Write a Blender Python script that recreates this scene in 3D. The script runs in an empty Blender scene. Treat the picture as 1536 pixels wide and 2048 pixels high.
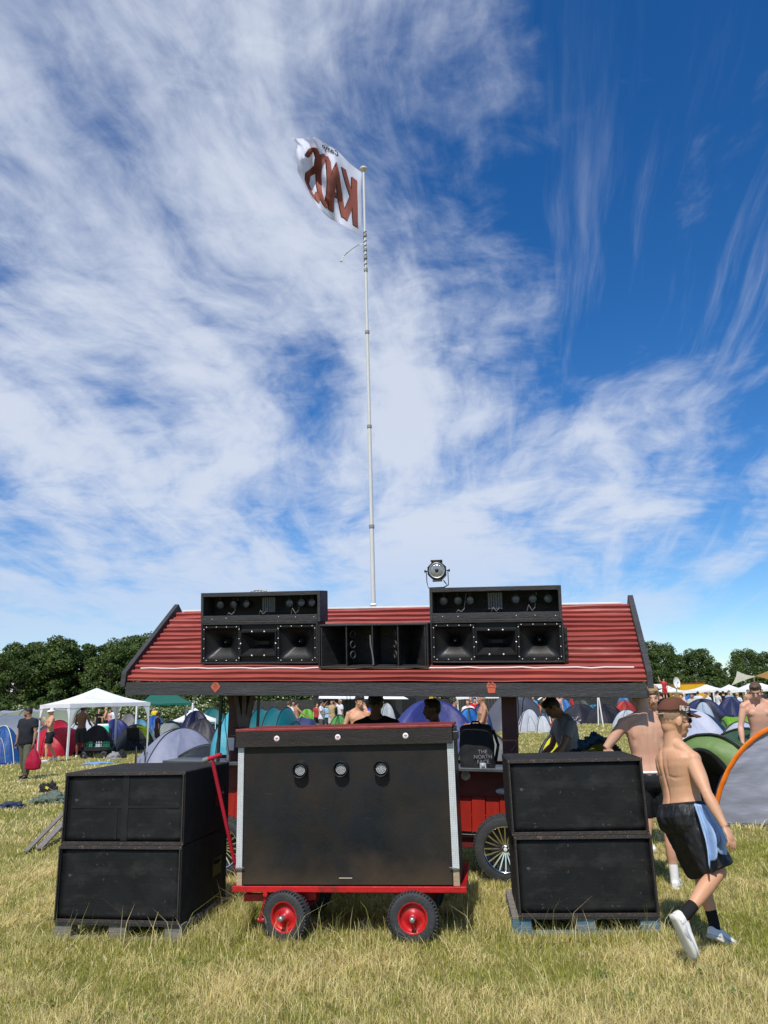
import bpy, bmesh, math, random
import numpy as np
from mathutils import Vector, Matrix, Euler, noise
C = bpy.context.scene.collection
scene = bpy.context.scene
R = math.radians
PI = math.pi
random.seed(7)

# ------------------------------------------------------------------ camera
FOC, CAMH, PITCH, ROLL = 1500.0, 1.75, R(14.1), R(1.6)
fw = Vector((0, math.cos(PITCH), math.sin(PITCH)))
r0 = Vector((1, 0, 0)); u0 = r0.cross(fw)
rt = r0*math.cos(ROLL) - u0*math.sin(ROLL)
up = r0*math.sin(ROLL) + u0*math.cos(ROLL)
cam = bpy.data.cameras.new('camera'); camo = bpy.data.objects.new('camera', cam); C.objects.link(camo)
camo.matrix_world = Matrix(((rt.x, up.x, -fw.x, 0), (rt.y, up.y, -fw.y, 0), (rt.z, up.z, -fw.z, CAMH), (0, 0, 0, 1)))
cam.sensor_fit = 'VERTICAL'; cam.sensor_height = 36.0; cam.lens = 36.0*FOC/2048.0
cam.clip_start = 0.05; cam.clip_end = 3000
scene.camera = camo

def ray(px, py): return fw + rt*((px-768)/FOC) - up*((py-1024)/FOC)
def at(px, py, Y):
    d = ray(px, py); return Vector((0, 0, CAMH)) + d*(Y/d.y)
def gnd(px, py, z=0.0):
    d = ray(px, py); return Vector((0, 0, CAMH)) + d*((z-CAMH)/d.z)

# ------------------------------------------------------------------ light
SUN_EL, SUN_AZ = R(53), R(192)           # azimuth clockwise from +Y
sdir = Vector((math.sin(SUN_AZ)*math.cos(SUN_EL), math.cos(SUN_AZ)*math.cos(SUN_EL), math.sin(SUN_EL)))
sl = bpy.data.lights.new('sun', 'SUN'); sl.energy = 4.5; sl.angle = R(0.5); sl.color = (1, 0.95, 0.87)
so = bpy.data.objects.new('sun', sl); C.objects.link(so)
so.rotation_euler = sdir.to_track_quat('Z', 'Y').to_euler()
scene.view_settings.view_transform = 'Standard'; scene.view_settings.look = 'None'
scene.view_settings.exposure = 0.0; scene.view_settings.gamma = 1
scene.view_settings.use_curve_mapping = False

world = bpy.data.worlds.new('World'); scene.world = world; world.use_nodes = True
def build_sky():
    nt = world.node_tree; N = nt.nodes; L = nt.links
    bg = N['Background']; bg.inputs['Strength'].default_value = 0.1
    sky = N.new('ShaderNodeTexSky'); sky.sky_type = 'NISHITA'; sky.sun_disc = False
    sky.sun_elevation = SUN_EL; sky.sun_rotation = SUN_AZ
    sky.air_density = 1.0; sky.dust_density = 0.0; sky.ozone_density = 2.0
    def M(op, a, b=None, c=None, clamp=False):
        n = N.new('ShaderNodeMath'); n.operation = op; n.use_clamp = clamp
        for i, v in enumerate((a, b, c)):
            if v is None: continue
            if isinstance(v, (int, float)): n.inputs[i].default_value = v
            else: L.new(v, n.inputs[i])
        return n.outputs[0]
    def SM(v, a, b):
        n = N.new('ShaderNodeMapRange'); n.interpolation_type = 'SMOOTHSTEP'
        L.new(v, n.inputs['Value']); n.inputs['From Min'].default_value = a; n.inputs['From Max'].default_value = b
        return n.outputs[0]
    tc = N.new('ShaderNodeTexCoord'); sp = N.new('ShaderNodeSeparateXYZ'); L.new(tc.outputs['Generated'], sp.inputs[0])
    z = M('MAXIMUM', sp.outputs[2], 0.02)
    z = M('MULTIPLY_ADD', z, 0.83, 0.15)
    u = M('DIVIDE', sp.outputs[0], z); v = M('DIVIDE', sp.outputs[1], z)
    a = R(9)
    p = M('SUBTRACT', M('MULTIPLY', u, math.cos(a)), M('MULTIPLY', v, math.sin(a)))
    q = M('ADD', M('MULTIPLY', u, math.sin(a)), M('MULTIPLY', v, math.cos(a)))
    def NZ(sx, sy, scale, detail, rough, dist=0.0, ox=0.0, oy=0.0, pp=None, qq=None):
        cb = N.new('ShaderNodeCombineXYZ')
        L.new(M('MULTIPLY_ADD', pp or p, sx, ox), cb.inputs[0]); L.new(M('MULTIPLY_ADD', qq or q, sy, oy), cb.inputs[1])
        n = N.new('ShaderNodeTexNoise'); n.noise_dimensions = '2D'
        n.inputs['Scale'].default_value = scale; n.inputs['Detail'].default_value = detail
        n.inputs['Roughness'].default_value = rough; n.inputs['Distortion'].default_value = dist
        L.new(cb.outputs[0], n.inputs['Vector']); return n.outputs[0]
    # large scale warp
    w1 = NZ(1, 1, 0.7, 3, 0.5, ox=3.1, oy=7.7); w2 = NZ(1, 1, 0.7, 3, 0.5, ox=13.1, oy=2.7)
    pw = M('ADD', p, M('MULTIPLY_ADD', w1, 0.5, -0.25)); qw = M('ADD', q, M('MULTIPLY_ADD', w2, 0.6, -0.3))
    streak = NZ(1.5, 0.46, 1.25, 9, 0.52, 0.10, 3.9, 17.2, pw, qw)
    puff = NZ(1.20, 0.85, 2.2, 10, 0.57, 0.1, 19.6, 6.1, pw, qw)
    mott = NZ(1.0, 1.1, 9.5, 6, 0.65, 0.3, 2.3, 6.4, pw, qw)
    fine = NZ(7.5, 0.55, 2.6, 7, 0.6, 0.1, 5.0, 2.0, pw, qw)
    p2 = M('ADD', p, M('MULTIPLY_ADD', w1, 0.14, -0.07))
    wisp = NZ(4.2, 0.34, 1.5, 9, 0.60, 0.05, 11.0, 3.0, p2, q)
    # coverage: dense sheet to the left, thin wisps to the right
    edge = M('ADD', pw, M('MULTIPLY', SM(q, 1.0, 2.6), -0.78))
    left = M('SUBTRACT', 1.0, SM(edge, -0.42, 0.42))
    dens = M('ADD', M('MULTIPLY', streak, 0.95), M('MULTIPLY', puff, 0.85))
    dens = M('ADD', dens, M('MULTIPLY', mott, 0.28))
    dens = M('ADD', dens, M('MULTIPLY', fine, 0.09))
    dens = M('ADD', dens, M('MULTIPLY', left, 0.41))
    dens = M('ADD', dens, M('MULTIPLY', SM(q, 2.4, 3.6), 0.14))
    d1 = SM(dens, 1.18, 1.72)
    wm = M('MULTIPLY', SM(wisp, 0.48, 0.76), M('MULTIPLY', SM(q, 0.7, 1.7), 0.48))
    d1 = M('MAXIMUM', d1, M('ADD', M('MULTIPLY', d1, 0.6), wm))
    fade = SM(sp.outputs[2], 0.02, 0.24)
    d1 = M('MULTIPLY', d1, M('MULTIPLY_ADD', fade, 0.52, 0.38))
    hs = N.new('ShaderNodeHueSaturation'); hs.inputs['Saturation'].default_value = 1.36; hs.inputs['Value'].default_value = 1.14
    L.new(sky.outputs[0], hs.inputs['Color'])
    tint = N.new('ShaderNodeMix'); tint.data_type = 'RGBA'; tint.blend_type = 'MULTIPLY'; tint.inputs[0].default_value = 1
    L.new(hs.outputs[0], tint.inputs[6]); tint.inputs[7].default_value = (0.78, 0.92, 1.12, 1)
    mx = N.new('ShaderNodeMix'); mx.data_type = 'RGBA'
    L.new(d1, mx.inputs[0]); L.new(tint.outputs[2], mx.inputs[6]); mx.inputs[7].default_value = (7.0, 7.6, 8.8, 1)
    L.new(mx.outputs[2], bg.inputs['Color'])
build_sky()

# ------------------------------------------------------------------ object helpers
def tag(o, label=None, cat=None, group=None, kind=None):
    if label: o['label'] = label
    if cat: o['category'] = cat
    if group: o['group'] = group
    if kind: o['kind'] = kind
    return o
def empty(name, loc=(0, 0, 0), rz=0.0, label=None, cat=None, group=None, mat=None):
    o = bpy.data.objects.new(name, None); C.objects.link(o); o.empty_display_size = 0.1
    if mat is not None: o.matrix_world = mat
    else: o.location = loc; o.rotation_euler = (0, 0, rz)
    return tag(o, label, cat, group)
def mobj(name, me, parent=None):
    o = bpy.data.objects.new(name, me); C.objects.link(o)
    if parent is not None: o.parent = parent
    return o
def copy_tree(o, parent=None):
    c = o.copy(); C.objects.link(c); c.parent = parent
    for ch in list(o.children): copy_tree(ch, c)
    return c

class MB:
    """collects shapes, builds ONE mesh"""
    def __init__(s): s.v = []; s.f = []; s.mi = []; s.sm = []; s.cur = 0
    def m(s, i): s.cur = i; return s
    def add(s, vs, fs, smooth=False, M=None):
        b = len(s.v)
        for p in vs:
            p = Vector(p)
            s.v.append(tuple(M @ p) if M is not None else tuple(p))
        for f in fs: s.f.append([b+i for i in f]); s.mi.append(s.cur); s.sm.append(smooth)
        return s
    def box(s, c, size, rot=None, M=None):
        x, y, z = [k/2 for k in size]; c = Vector(c)
        vs = [Vector((a*x, b*y, d*z)) for a in (-1, 1) for b in (-1, 1) for d in (-1, 1)]
        if rot is not None:
            e = Euler(rot).to_matrix(); vs = [e @ p for p in vs]
        vs = [p+c for p in vs]
        return s.add(vs, [(0, 1, 3, 2), (4, 6, 7, 5), (0, 4, 5, 1), (2, 3, 7, 6), (0, 2, 6, 4), (1, 5, 7, 3)], False, M)
    def bb(s, a, b, M=None):
        a = Vector(a); b = Vector(b)
        return s.box((a+b)/2, [abs(k) for k in (b-a)], None, M)
    def beam(s, a, b, w, h, roll=0.0, M=None):
        a = Vector(a); b = Vector(b); d = b-a; L = d.length
        q = d.to_track_quat('X', 'Z').to_matrix() @ Matrix.Rotation(roll, 3, 'X')
        vs = [q @ Vector((i*L, j*w/2, k*h/2))+a for i in (0, 1) for j in (-1, 1) for k in (-1, 1)]
        return s.add(vs, [(0, 1, 3, 2), (4, 6, 7, 5), (0, 4, 5, 1), (2, 3, 7, 6), (0, 2, 6, 4), (1, 5, 7, 3)], False, M)
    def tube(s, pts, rad, seg=8, caps=True, M=None, closed=False, smooth=True, sq=1.0):
        pts = [Vector(p) for p in pts]; n = len(pts)
        if not isinstance(rad, (list, tuple)): rad = [rad]*n
        if caps and not closed:      # support rings keep the end caps from bending the side shading
            rad = [tuple(r) if isinstance(r, (list, tuple)) else (r, r*sq) for r in rad]; mixr = lambda a, c, t: (a[0]*(1-t)+c[0]*t, a[1]*(1-t)+c[1]*t)
            pts = [pts[0], pts[0].lerp(pts[1], 0.02)]+pts[1:-1]+[pts[-1].lerp(pts[-2], 0.02), pts[-1]]
            rad = [rad[0], mixr(rad[0], rad[1], 0.02)]+rad[1:-1]+[mixr(rad[-1], rad[-2], 0.02), rad[-1]]; n = len(pts)
        rings = []; prev = None
        for i, p in enumerate(pts):
            if closed: t = pts[(i+1) % n]-pts[i-1]
            else: t = pts[min(i+1, n-1)]-pts[max(i-1, 0)]
            t.normalize()
            if prev is None:
                a = Vector((0, 0, 1)) if abs(t.z) < .9 else Vector((1, 0, 0)); e1 = t.cross(a).normalized()
            else:
                e1 = prev-t*prev.dot(t)
                e1 = e1.normalized() if e1.length > 1e-6 else t.orthogonal().normalized()
            prev = e1; e2 = t.cross(e1)
            r = rad[i]; ra, rb = r if isinstance(r, (list, tuple)) else (r, r*sq)
            rings.append([p+e1*ra*math.cos(2*PI*k/seg)+e2*rb*math.sin(2*PI*k/seg) for k in range(seg)])
        vs = [q for r in rings for q in r]; fs = []
        for i in range(n if closed else n-1):
            j = (i+1) % n
            for k in range(seg):
                l = (k+1) % seg; fs.append((i*seg+k, i*seg+l, j*seg+l, j*seg+k))
        s.add(vs, fs, smooth, M)
        if caps and not closed:
            b0 = len(s.v)-len(vs)
            for f in (tuple(range(seg-1, -1, -1)), tuple((n-1)*seg+k for k in range(seg))): s.f.append([b0+i for i in f]); s.mi.append(s.cur); s.sm.append(False)
        return s
    def lathe(s, prof, seg=24, M=None, smooth=True, cap=False):
        """profile of (r, z) revolved round z"""
        vs = []; fs = []; n = len(prof)
        for r, z in prof:
            for k in range(seg):
                a = 2*PI*k/seg; vs.append((r*math.cos(a), r*math.sin(a), z))
        for i in range(n-1):
            for k in range(seg):
                l = (k+1) % seg; fs.append((i*seg+k, i*seg+l, (i+1)*seg+l, (i+1)*seg+k))
        if cap:
            fs.append(tuple(range(seg-1, -1, -1))); fs.append(tuple((n-1)*seg+k for k in range(seg)))
        return s.add(vs, fs, smooth, M)
    def grid(s, fn, nu, nv, smooth=True, M=None):
        vs = [fn(i/nu, j/nv) for j in range(nv+1) for i in range(nu+1)]
        fs = [(j*(nu+1)+i, j*(nu+1)+i+1, (j+1)*(nu+1)+i+1, (j+1)*(nu+1)+i) for j in range(nv) for i in range(nu)]
        return s.add(vs, fs, smooth, M)
    def ell(s, c, r, seg=14, rings=9, rot=None, M=None):
        c = Vector(c); e = rot if isinstance(rot, Matrix) else (Euler(rot).to_matrix() if rot is not None else Matrix.Identity(3))
        vs = []; fs = []
        for j in range(1, rings):
            t = PI*j/rings
            for k in range(seg):
                a = 2*PI*k/seg
                vs.append(e @ Vector((r[0]*math.sin(t)*math.cos(a), r[1]*math.sin(t)*math.sin(a), r[2]*math.cos(t)))+c)
        for j in range(rings-2):
            for k in range(seg):
                l = (k+1) % seg; fs.append((j*seg+k, (j+1)*seg+k, (j+1)*seg+l, j*seg+l))
        n = len(vs); vs += [e @ Vector((0, 0, r[2]))+c, e @ Vector((0, 0, -r[2]))+c]
        for k in range(seg):
            l = (k+1) % seg; fs.append((n, k, l)); fs.append((n+1, (rings-2)*seg+l, (rings-2)*seg+k))
        return s.add(vs, fs, True, M)
    def prism(s, poly, axis_vec, M=None, smooth=False):
        n = len(poly); a = Vector(axis_vec)
        vs = [Vector(p) for p in poly]+[Vector(p)+a for p in poly]
        fs = [tuple(range(n-1, -1, -1)), tuple(range(n, 2*n))]+[(i, (i+1) % n, n+(i+1) % n, n+i) for i in range(n)]
        return s.add(vs, fs, smooth, M)
    def mesh(s, name, mats):
        me = bpy.data.meshes.new(name); me.from_pydata(s.v, [], s.f)
        for m in (mats if isinstance(mats, (list, tuple)) else [mats]): me.materials.append(m)
        me.polygons.foreach_set('material_index', s.mi); me.polygons.foreach_set('use_smooth', s.sm)
        me.update(); return me
    def build(s, name, mats, parent=None, bevel=0.0, solid=0.0, loc=None, fixn=True):
        me = s.mesh(name, mats)
        if fixn:
            b = bmesh.new(); b.from_mesh(me); bmesh.ops.recalc_face_normals(b, faces=b.faces); b.to_mesh(me); b.free()
        o = mobj(name, me, parent)
        if loc is not None: o.location = loc
        if solid: m = o.modifiers.new('s', 'SOLIDIFY'); m.thickness = solid; m.offset = 0
        if bevel:
            m = o.modifiers.new('b', 'BEVEL'); m.width = bevel; m.segments = 2; m.limit_method = 'ANGLE'; m.angle_limit = R(40)
        return o

# ------------------------------------------------------------------ materials
MC = {}
def mat(name, col, rough=0.6, var=0.12, scale=6.0, bump=0.0, bscale=60.0, metal=0.0, col2=None, thr=(0.45, 0.65), spec=0.5,
        transl=0.0, stretch=None, sheen=0.0, sss=0.0, coat=0.0, bdist=0.02, rvar=0.0, detail=5.0, alpha=1.0):
    if name in MC: return MC[name]
    m = bpy.data.materials.new(name); m.use_nodes = True; MC[name] = m
    nt = m.node_tree; N = nt.nodes; L = nt.links; P = N['Principled BSDF']
    col = tuple(col)
    P.inputs['Roughness'].default_value = rough; P.inputs['Metallic'].default_value = metal
    P.inputs['Specular IOR Level'].default_value = spec
    if coat: P.inputs['Coat Weight'].default_value = coat; P.inputs['Coat Roughness'].default_value = 0.15
    if sheen: P.inputs['Sheen Weight'].default_value = sheen
    if sss:
        P.inputs['Subsurface Weight'].default_value = sss; P.inputs['Subsurface Radius'].default_value = (0.02, 0.008, 0.004)
        P.inputs['Subsurface Scale'].default_value = 1.0
    tc = N.new('ShaderNodeTexCoord'); mp = N.new('ShaderNodeMapping'); L.new(tc.outputs['Object'], mp.inputs[0])
    if stretch: mp.inputs['Scale'].default_value = stretch
    n1 = N.new('ShaderNodeTexNoise'); n1.inputs['Scale'].default_value = scale; n1.inputs['Detail'].default_value = detail
    n1.inputs['Roughness'].default_value = 0.62
    L.new(mp.outputs[0], n1.inputs['Vector'])
    rp = N.new('ShaderNodeMapRange'); L.new(n1.outputs[0], rp.inputs[0])
    rp.inputs[1].default_value = 0.3; rp.inputs[2].default_value = 0.7; rp.inputs[3].default_value = 1-var; rp.inputs[4].default_value = 1+var
    mul = N.new('ShaderNodeMix'); mul.data_type = 'RGBA'; mul.blend_type = 'MULTIPLY'; mul.inputs[0].default_value = 1
    mul.inputs[6].default_value = (*col, 1); L.new(rp.outputs[0], mul.inputs[7]); out = mul.outputs[2]
    if col2 is not None:
        n2 = N.new('ShaderNodeTexNoise'); n2.inputs['Scale'].default_value = scale*0.55; n2.inputs['Detail'].default_value = 7
        n2.inputs['Roughness'].default_value = 0.65
        ad = N.new('ShaderNodeVectorMath'); ad.operation = 'ADD'; ad.inputs[1].default_value = (7.3, 1.9, 4.1); L.new(mp.outputs[0], ad.inputs[0]); L.new(ad.outputs[0], n2.inputs['Vector'])
        r2 = N.new('ShaderNodeMapRange'); L.new(n2.outputs[0], r2.inputs[0]); r2.inputs[1].default_value = thr[0]; r2.inputs[2].default_value = thr[1]
        mx = N.new('ShaderNodeMix'); mx.data_type = 'RGBA'; L.new(r2.outputs[0], mx.inputs[0]); L.new(out, mx.inputs[6]); mx.inputs[7].default_value = (*col2, 1)
        out = mx.outputs[2]
    L.new(out, P.inputs['Base Color'])
    if rvar:
        rr = N.new('ShaderNodeMapRange'); L.new(n1.outputs[0], rr.inputs[0]); rr.inputs[1].default_value = .35; rr.inputs[2].default_value = .65
        rr.inputs[3].default_value = rough-rvar; rr.inputs[4].default_value = rough+rvar; L.new(rr.outputs[0], P.inputs['Roughness'])
    if bump:
        n3 = N.new('ShaderNodeTexNoise'); n3.inputs['Scale'].default_value = bscale; n3.inputs['Detail'].default_value = 4; L.new(mp.outputs[0], n3.inputs['Vector'])
        bp = N.new('ShaderNodeBump'); bp.inputs['Strength'].default_value = bump; bp.inputs['Distance'].default_value = bdist
        L.new(n3.outputs[0], bp.inputs['Height']); L.new(bp.outputs[0], P.inputs['Normal'])
    if transl:
        tr = N.new('ShaderNodeBsdfTranslucent'); L.new(out, tr.inputs[0]); ms = N.new('ShaderNodeMixShader'); ms.inputs[0].default_value = transl
        L.new(P.outputs[0], ms.inputs[1]); L.new(tr.outputs[0], ms.inputs[2]); L.new(ms.outputs[0], N['Material Output'].inputs[0])
    return m
def hexc(r, g, b):
    f = lambda c: (c/255/12.92) if c/255 <= 0.04045 else ((c/255+0.055)/1.055)**2.4
    return (f(r), f(g), f(b))
def fabric(name, rgb, **k):
    a = dict(rough=0.5, var=0.09, scale=2.5, bump=0.6, bscale=5.0, bdist=0.04, transl=0.22, spec=0.35); a.update(k)
    return mat(name, rgb, **a)
def cloth(name, rgb, **k):
    a = dict(rough=0.9, var=0.10, scale=9.0, bump=0.3, bscale=14.0, bdist=0.02, spec=0.2); a.update(k)
    return mat(name, rgb, **a)

BLK = mat('black_painted_wood', (0.018, 0.018, 0.019), 0.55, 0.35, 5, 0.25, 40, stretch=(1, 1, 5), col2=(0.035, 0.028, 0.022), thr=(0.5, 0.75), rvar=0.12)
BEAM = mat('weathered_black_timber', (0.030, 0.030, 0.032), 0.62, 0.35, 5, 0.5, 30, stretch=(0.5, 4, 9), col2=(0.065, 0.062, 0.062), thr=(0.52, 0.78))
PANEL = mat('smudged_black_plywood', (0.008, 0.010, 0.013), 0.5, 0.25, 2.2, 0.06, 50, spec=0.3, col2=(0.030, 0.021, 0.013), thr=(0.46, 0.74), rvar=0.1)
CARPET = mat('black_box_covering', (0.022, 0.022, 0.023), 0.85, 0.2, 12, 0.5, 220, spec=0.3, col2=(0.045, 0.04, 0.037), thr=(0.55, 0.75))
HORN = mat('black_horn_plastic', (0.009, 0.009, 0.010), 0.45, 0.2, 8, 0.1, 80, rvar=0.08, spec=0.35)
RED = mat('cart_red_paint', hexc(178, 22, 28), 0.4, 0.2, 7, 0.15, 30, col2=(0.12, 0.012, 0.012), thr=(0.56, 0.70))
METAL = mat('dull_galvanised_metal', (0.45, 0.46, 0.47), 0.38, 0.12, 9, 0.05, 60, metal=0.85)
CHROME = mat('polished_chrome', (0.8, 0.8, 0.82), 0.12, 0.05, 5, metal=1.0)
BOLT = mat('bright_bolt_head', (0.75, 0.75, 0.75), 0.35, 0.1, 5, metal=0.4)
TYRE = mat('black_tyre_rubber', (0.030, 0.033, 0.036), 0.75, 0.25, 9, 0.3, 60, col2=(0.06, 0.055, 0.045), thr=(0.5, 0.8))
WHITE = mat('white_painted_metal', (0.78, 0.78, 0.76), 0.4, 0.05, 5)
WOOD = mat('raw_pale_timber', (0.42, 0.31, 0.2), 0.75, 0.25, 6, 0.4, 40, stretch=(0.6, 5, 8))
GREYWOOD = mat('weathered_grey_timber', (0.20, 0.18, 0.16), 0.8, 0.3, 6, 0.5, 40, stretch=(0.6, 5, 8))
BLUEWOOD = mat('faded_blue_pallet_paint', (0.07, 0.15, 0.21), 0.75, 0.25, 6, 0.4, 40, stretch=(0.6, 5, 8), col2=(0.28, 0.26, 0.23), thr=(0.5, 0.62))
DARK = mat('matt_black_cloth', (0.012, 0.012, 0.013), 0.9, 0.2, 12, 0.3, 25)
BLKMETAL = mat('black_metal_tube', (0.015, 0.015, 0.016), 0.35, 0.1, 10)

# rising dust on the foot of the cart panel
def dusty(m):
    nt = m.node_tree; N = nt.nodes; L = nt.links; P = N['Principled BSDF']; src = P.inputs['Base Color'].links[0].from_socket
    tc = N.new('ShaderNodeTexCoord'); sp = N.new('ShaderNodeSeparateXYZ'); L.new(tc.outputs['Object'], sp.inputs[0]); n = N.new('ShaderNodeTexNoise'); n.inputs['Scale'].default_value = 3.0; n.inputs['Detail'].default_value = 6; L.new(tc.outputs['Object'], n.inputs['Vector'])
    a = N.new('ShaderNodeMath'); a.operation = 'MULTIPLY_ADD'; L.new(n.outputs[0], a.inputs[0]); a.inputs[1].default_value = -0.55; L.new(sp.outputs[2], a.inputs[2])
    r = N.new('ShaderNodeMapRange'); L.new(a.outputs[0], r.inputs[0]); r.inputs[1].default_value = 0.36; r.inputs[2].default_value = 0.14; r.inputs[3].default_value = 0.0; r.inputs[4].default_value = 0.75
    x = N.new('ShaderNodeMix'); x.data_type = 'RGBA'; L.new(r.outputs[0], x.inputs[0]); L.new(src, x.inputs[6]); x.inputs[7].default_value = (0.060, 0.040, 0.024, 1); L.new(x.outputs[2], P.inputs['Base Color'])
    # scratches
    mp = N.new('ShaderNodeMapping'); mp.inputs['Scale'].default_value = (1.2, 1, 14); L.new(tc.outputs['Object'], mp.inputs[0]); s = N.new('ShaderNodeTexNoise'); s.inputs['Scale'].default_value = 5; s.inputs['Detail'].default_value = 8; L.new(mp.outputs[0], s.inputs['Vector'])
    r2 = N.new('ShaderNodeMapRange'); L.new(s.outputs[0], r2.inputs[0]); r2.inputs[1].default_value = 0.66; r2.inputs[2].default_value = 0.78; r2.inputs[4].default_value = 0.6
    y = N.new('ShaderNodeMix'); y.data_type = 'RGBA'; L.new(r2.outputs[0], y.inputs[0]); L.new(x.outputs[2], y.inputs[6]); y.inputs[7].default_value = (0.07, 0.065, 0.06, 1); L.new(y.outputs[2], P.inputs['Base Color'])
dusty(PANEL)
# perforated grille cloth: fine hexagonal holes as bump and tone
def grille_mat():
    m = mat('perforated_black_grille', (0.009, 0.010, 0.011), 0.55, 0.2, 4, 0, 0, spec=0.25, col2=(0.020, 0.019, 0.018), thr=(0.52, 0.8), rvar=0.1)
    nt = m.node_tree; N = nt.nodes; L = nt.links; P = N['Principled BSDF']
    tc = N.new('ShaderNodeTexCoord'); vo = N.new('ShaderNodeTexVoronoi'); vo.inputs['Scale'].default_value = 95; vo.inputs['Randomness'].default_value = 0.0
    mp = N.new('ShaderNodeMapping'); mp.inputs['Scale'].default_value = (1, 0.02, 1.1); L.new(tc.outputs['Object'], mp.inputs[0]); L.new(mp.outputs[0], vo.inputs['Vector'])
    bp = N.new('ShaderNodeBump'); bp.inputs['Strength'].default_value = 0.3; bp.inputs['Distance'].default_value = 0.004; L.new(vo.outputs['Distance'], bp.inputs['Height'])
    n3 = N.new('ShaderNodeTexNoise'); n3.inputs['Scale'].default_value = 5; L.new(tc.outputs['Object'], n3.inputs['Vector'])
    b2 = N.new('ShaderNodeBump'); b2.inputs['Strength'].default_value = 0.3; b2.inputs['Distance'].default_value = 0.02; L.new(n3.outputs[0], b2.inputs['Height']); L.new(bp.outputs[0], b2.inputs['Normal'])
    L.new(b2.outputs[0], P.inputs['Normal'])
    # pale scuffs and specks
    n4 = N.new('ShaderNodeTexNoise'); n4.inputs['Scale'].default_value = 26; n4.inputs['Detail'].default_value = 6; L.new(tc.outputs['Object'], n4.inputs['Vector'])
    r4 = N.new('ShaderNodeMapRange'); L.new(n4.outputs[0], r4.inputs[0]); r4.inputs[1].default_value = 0.66; r4.inputs[2].default_value = 0.76
    src = P.inputs['Base Color'].links[0].from_socket
    mx = N.new('ShaderNodeMix'); mx.data_type = 'RGBA'; L.new(r4.outputs[0], mx.inputs[0]); L.new(src, mx.inputs[6]); mx.inputs[7].default_value = (0.085, 0.085, 0.085, 1)
    # dusty smears
    n5 = N.new('ShaderNodeTexNoise'); n5.inputs['Scale'].default_value = 3.2; n5.inputs['Detail'].default_value = 8; n5.inputs['Roughness'].default_value = 0.7
    m5 = N.new('ShaderNodeMapping'); m5.inputs['Scale'].default_value = (1, 1, 2.2); L.new(tc.outputs['Object'], m5.inputs[0]); L.new(m5.outputs[0], n5.inputs['Vector'])
    r5 = N.new('ShaderNodeMapRange'); L.new(n5.outputs[0], r5.inputs[0]); r5.inputs[1].default_value = 0.50; r5.inputs[2].default_value = 0.80; r5.inputs[4].default_value = 0.8
    m6 = N.new('ShaderNodeMix'); m6.data_type = 'RGBA'; L.new(r5.outputs[0], m6.inputs[0]); L.new(mx.outputs[2], m6.inputs[6]); m6.inputs[7].default_value = (0.045, 0.042, 0.040, 1)
    L.new(m6.outputs[2], P.inputs['Base Color']); return m
GRILLE = grille_mat()
def text_poly(s, size, mat_, name, parent, M, extrude=0.001, align='CENTER', shear=0.0, spacing=1.0):
    cu = bpy.data.curves.new(name, 'FONT'); cu.body = s; cu.size = size; cu.extrude = extrude; cu.align_x = align; cu.shear = shear; cu.space_line = spacing
    cu.resolution_u = 4
    o = bpy.data.objects.new(name, cu); C.objects.link(o)
    dg = bpy.context.evaluated_depsgraph_get(); me = bpy.data.meshes.new_from_object(o.evaluated_get(dg))
    bpy.data.objects.remove(o); me.name = name; me.materials.clear(); me.materials.append(mat_)
    me.transform(M); return mobj(name, me, parent)

# ------------------------------------------------------------------ ground and grass
def ground_mat():
    m = bpy.data.materials.new('dry_meadow_grass'); m.use_nodes = True; nt = m.node_tree; N = nt.nodes; L = nt.links; P = N['Principled BSDF']
    P.inputs['Roughness'].default_value = 1.0; P.inputs['Specular IOR Level'].default_value = 0.0
    tc = N.new('ShaderNodeTexCoord')
    def nz(sc, det, st=(1, 1, 1), off=0.0):
        mp = N.new('ShaderNodeMapping'); mp.inputs['Scale'].default_value = st; mp.inputs['Location'].default_value = (off, off*1.7, 0); L.new(tc.outputs['Object'], mp.inputs[0])
        n = N.new('ShaderNodeTexNoise'); n.inputs['Scale'].default_value = sc; n.inputs['Detail'].default_value = det; n.inputs['Roughness'].default_value = 0.65; L.new(mp.outputs[0], n.inputs['Vector']); return n.outputs[0]
    def mixc(f, a, b, lo, hi):
        r = N.new('ShaderNodeMapRange'); L.new(f, r.inputs[0]); r.inputs[1].default_value = lo; r.inputs[2].default_value = hi
        x = N.new('ShaderNodeMix'); x.data_type = 'RGBA'; L.new(r.outputs[0], x.inputs[0])
        for i, v in ((6, a), (7, b)):
            if isinstance(v, tuple): x.inputs[i].default_value = (*v, 1)
            else: L.new(v, x.inputs[i])
        return x.outputs[2]
    c = mixc(nz(0.9, 6), (0.30, 0.26, 0.09), (0.19, 0.20, 0.055), 0.38, 0.62)
    c = mixc(nz(0.16, 4, off=4), c, (0.36, 0.31, 0.13), 0.50, 0.68)
    c = mixc(nz(14, 5, off=9), c, (0.44, 0.39, 0.19), 0.52, 0.72)
    c = mixc(nz(30, 4, off=2), c, (0.12, 0.12, 0.042), 0.55, 0.72)
    c = mixc(nz(3.0, 4, off=12), c, (0.22, 0.16, 0.085), 0.64, 0.74)
    L.new(c, P.inputs['Base Color'])
    bp = N.new('ShaderNodeBump'); bp.inputs['Strength'].default_value = 1; bp.inputs['Distance'].default_value = 0.05; L.new(nz(25, 6, off=3), bp.inputs['Height']); L.new(bp.outputs[0], P.inputs['Normal'])
    return m
GM = ground_mat()
b = MB(); S = 900
xs = [-S, -200, -60, -30, -15, 0, 15, 30, 60, 200, S]; ys = [-60, -10, 0, 10, 20, 40, 80, 160, 400, S]
b.grid(lambda u, v: (xs[round(u*10)], ys[round(v*9)], 0), 10, 9, False)
g_ = b.build('ground', GM); tag(g_, kind='structure')

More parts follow.
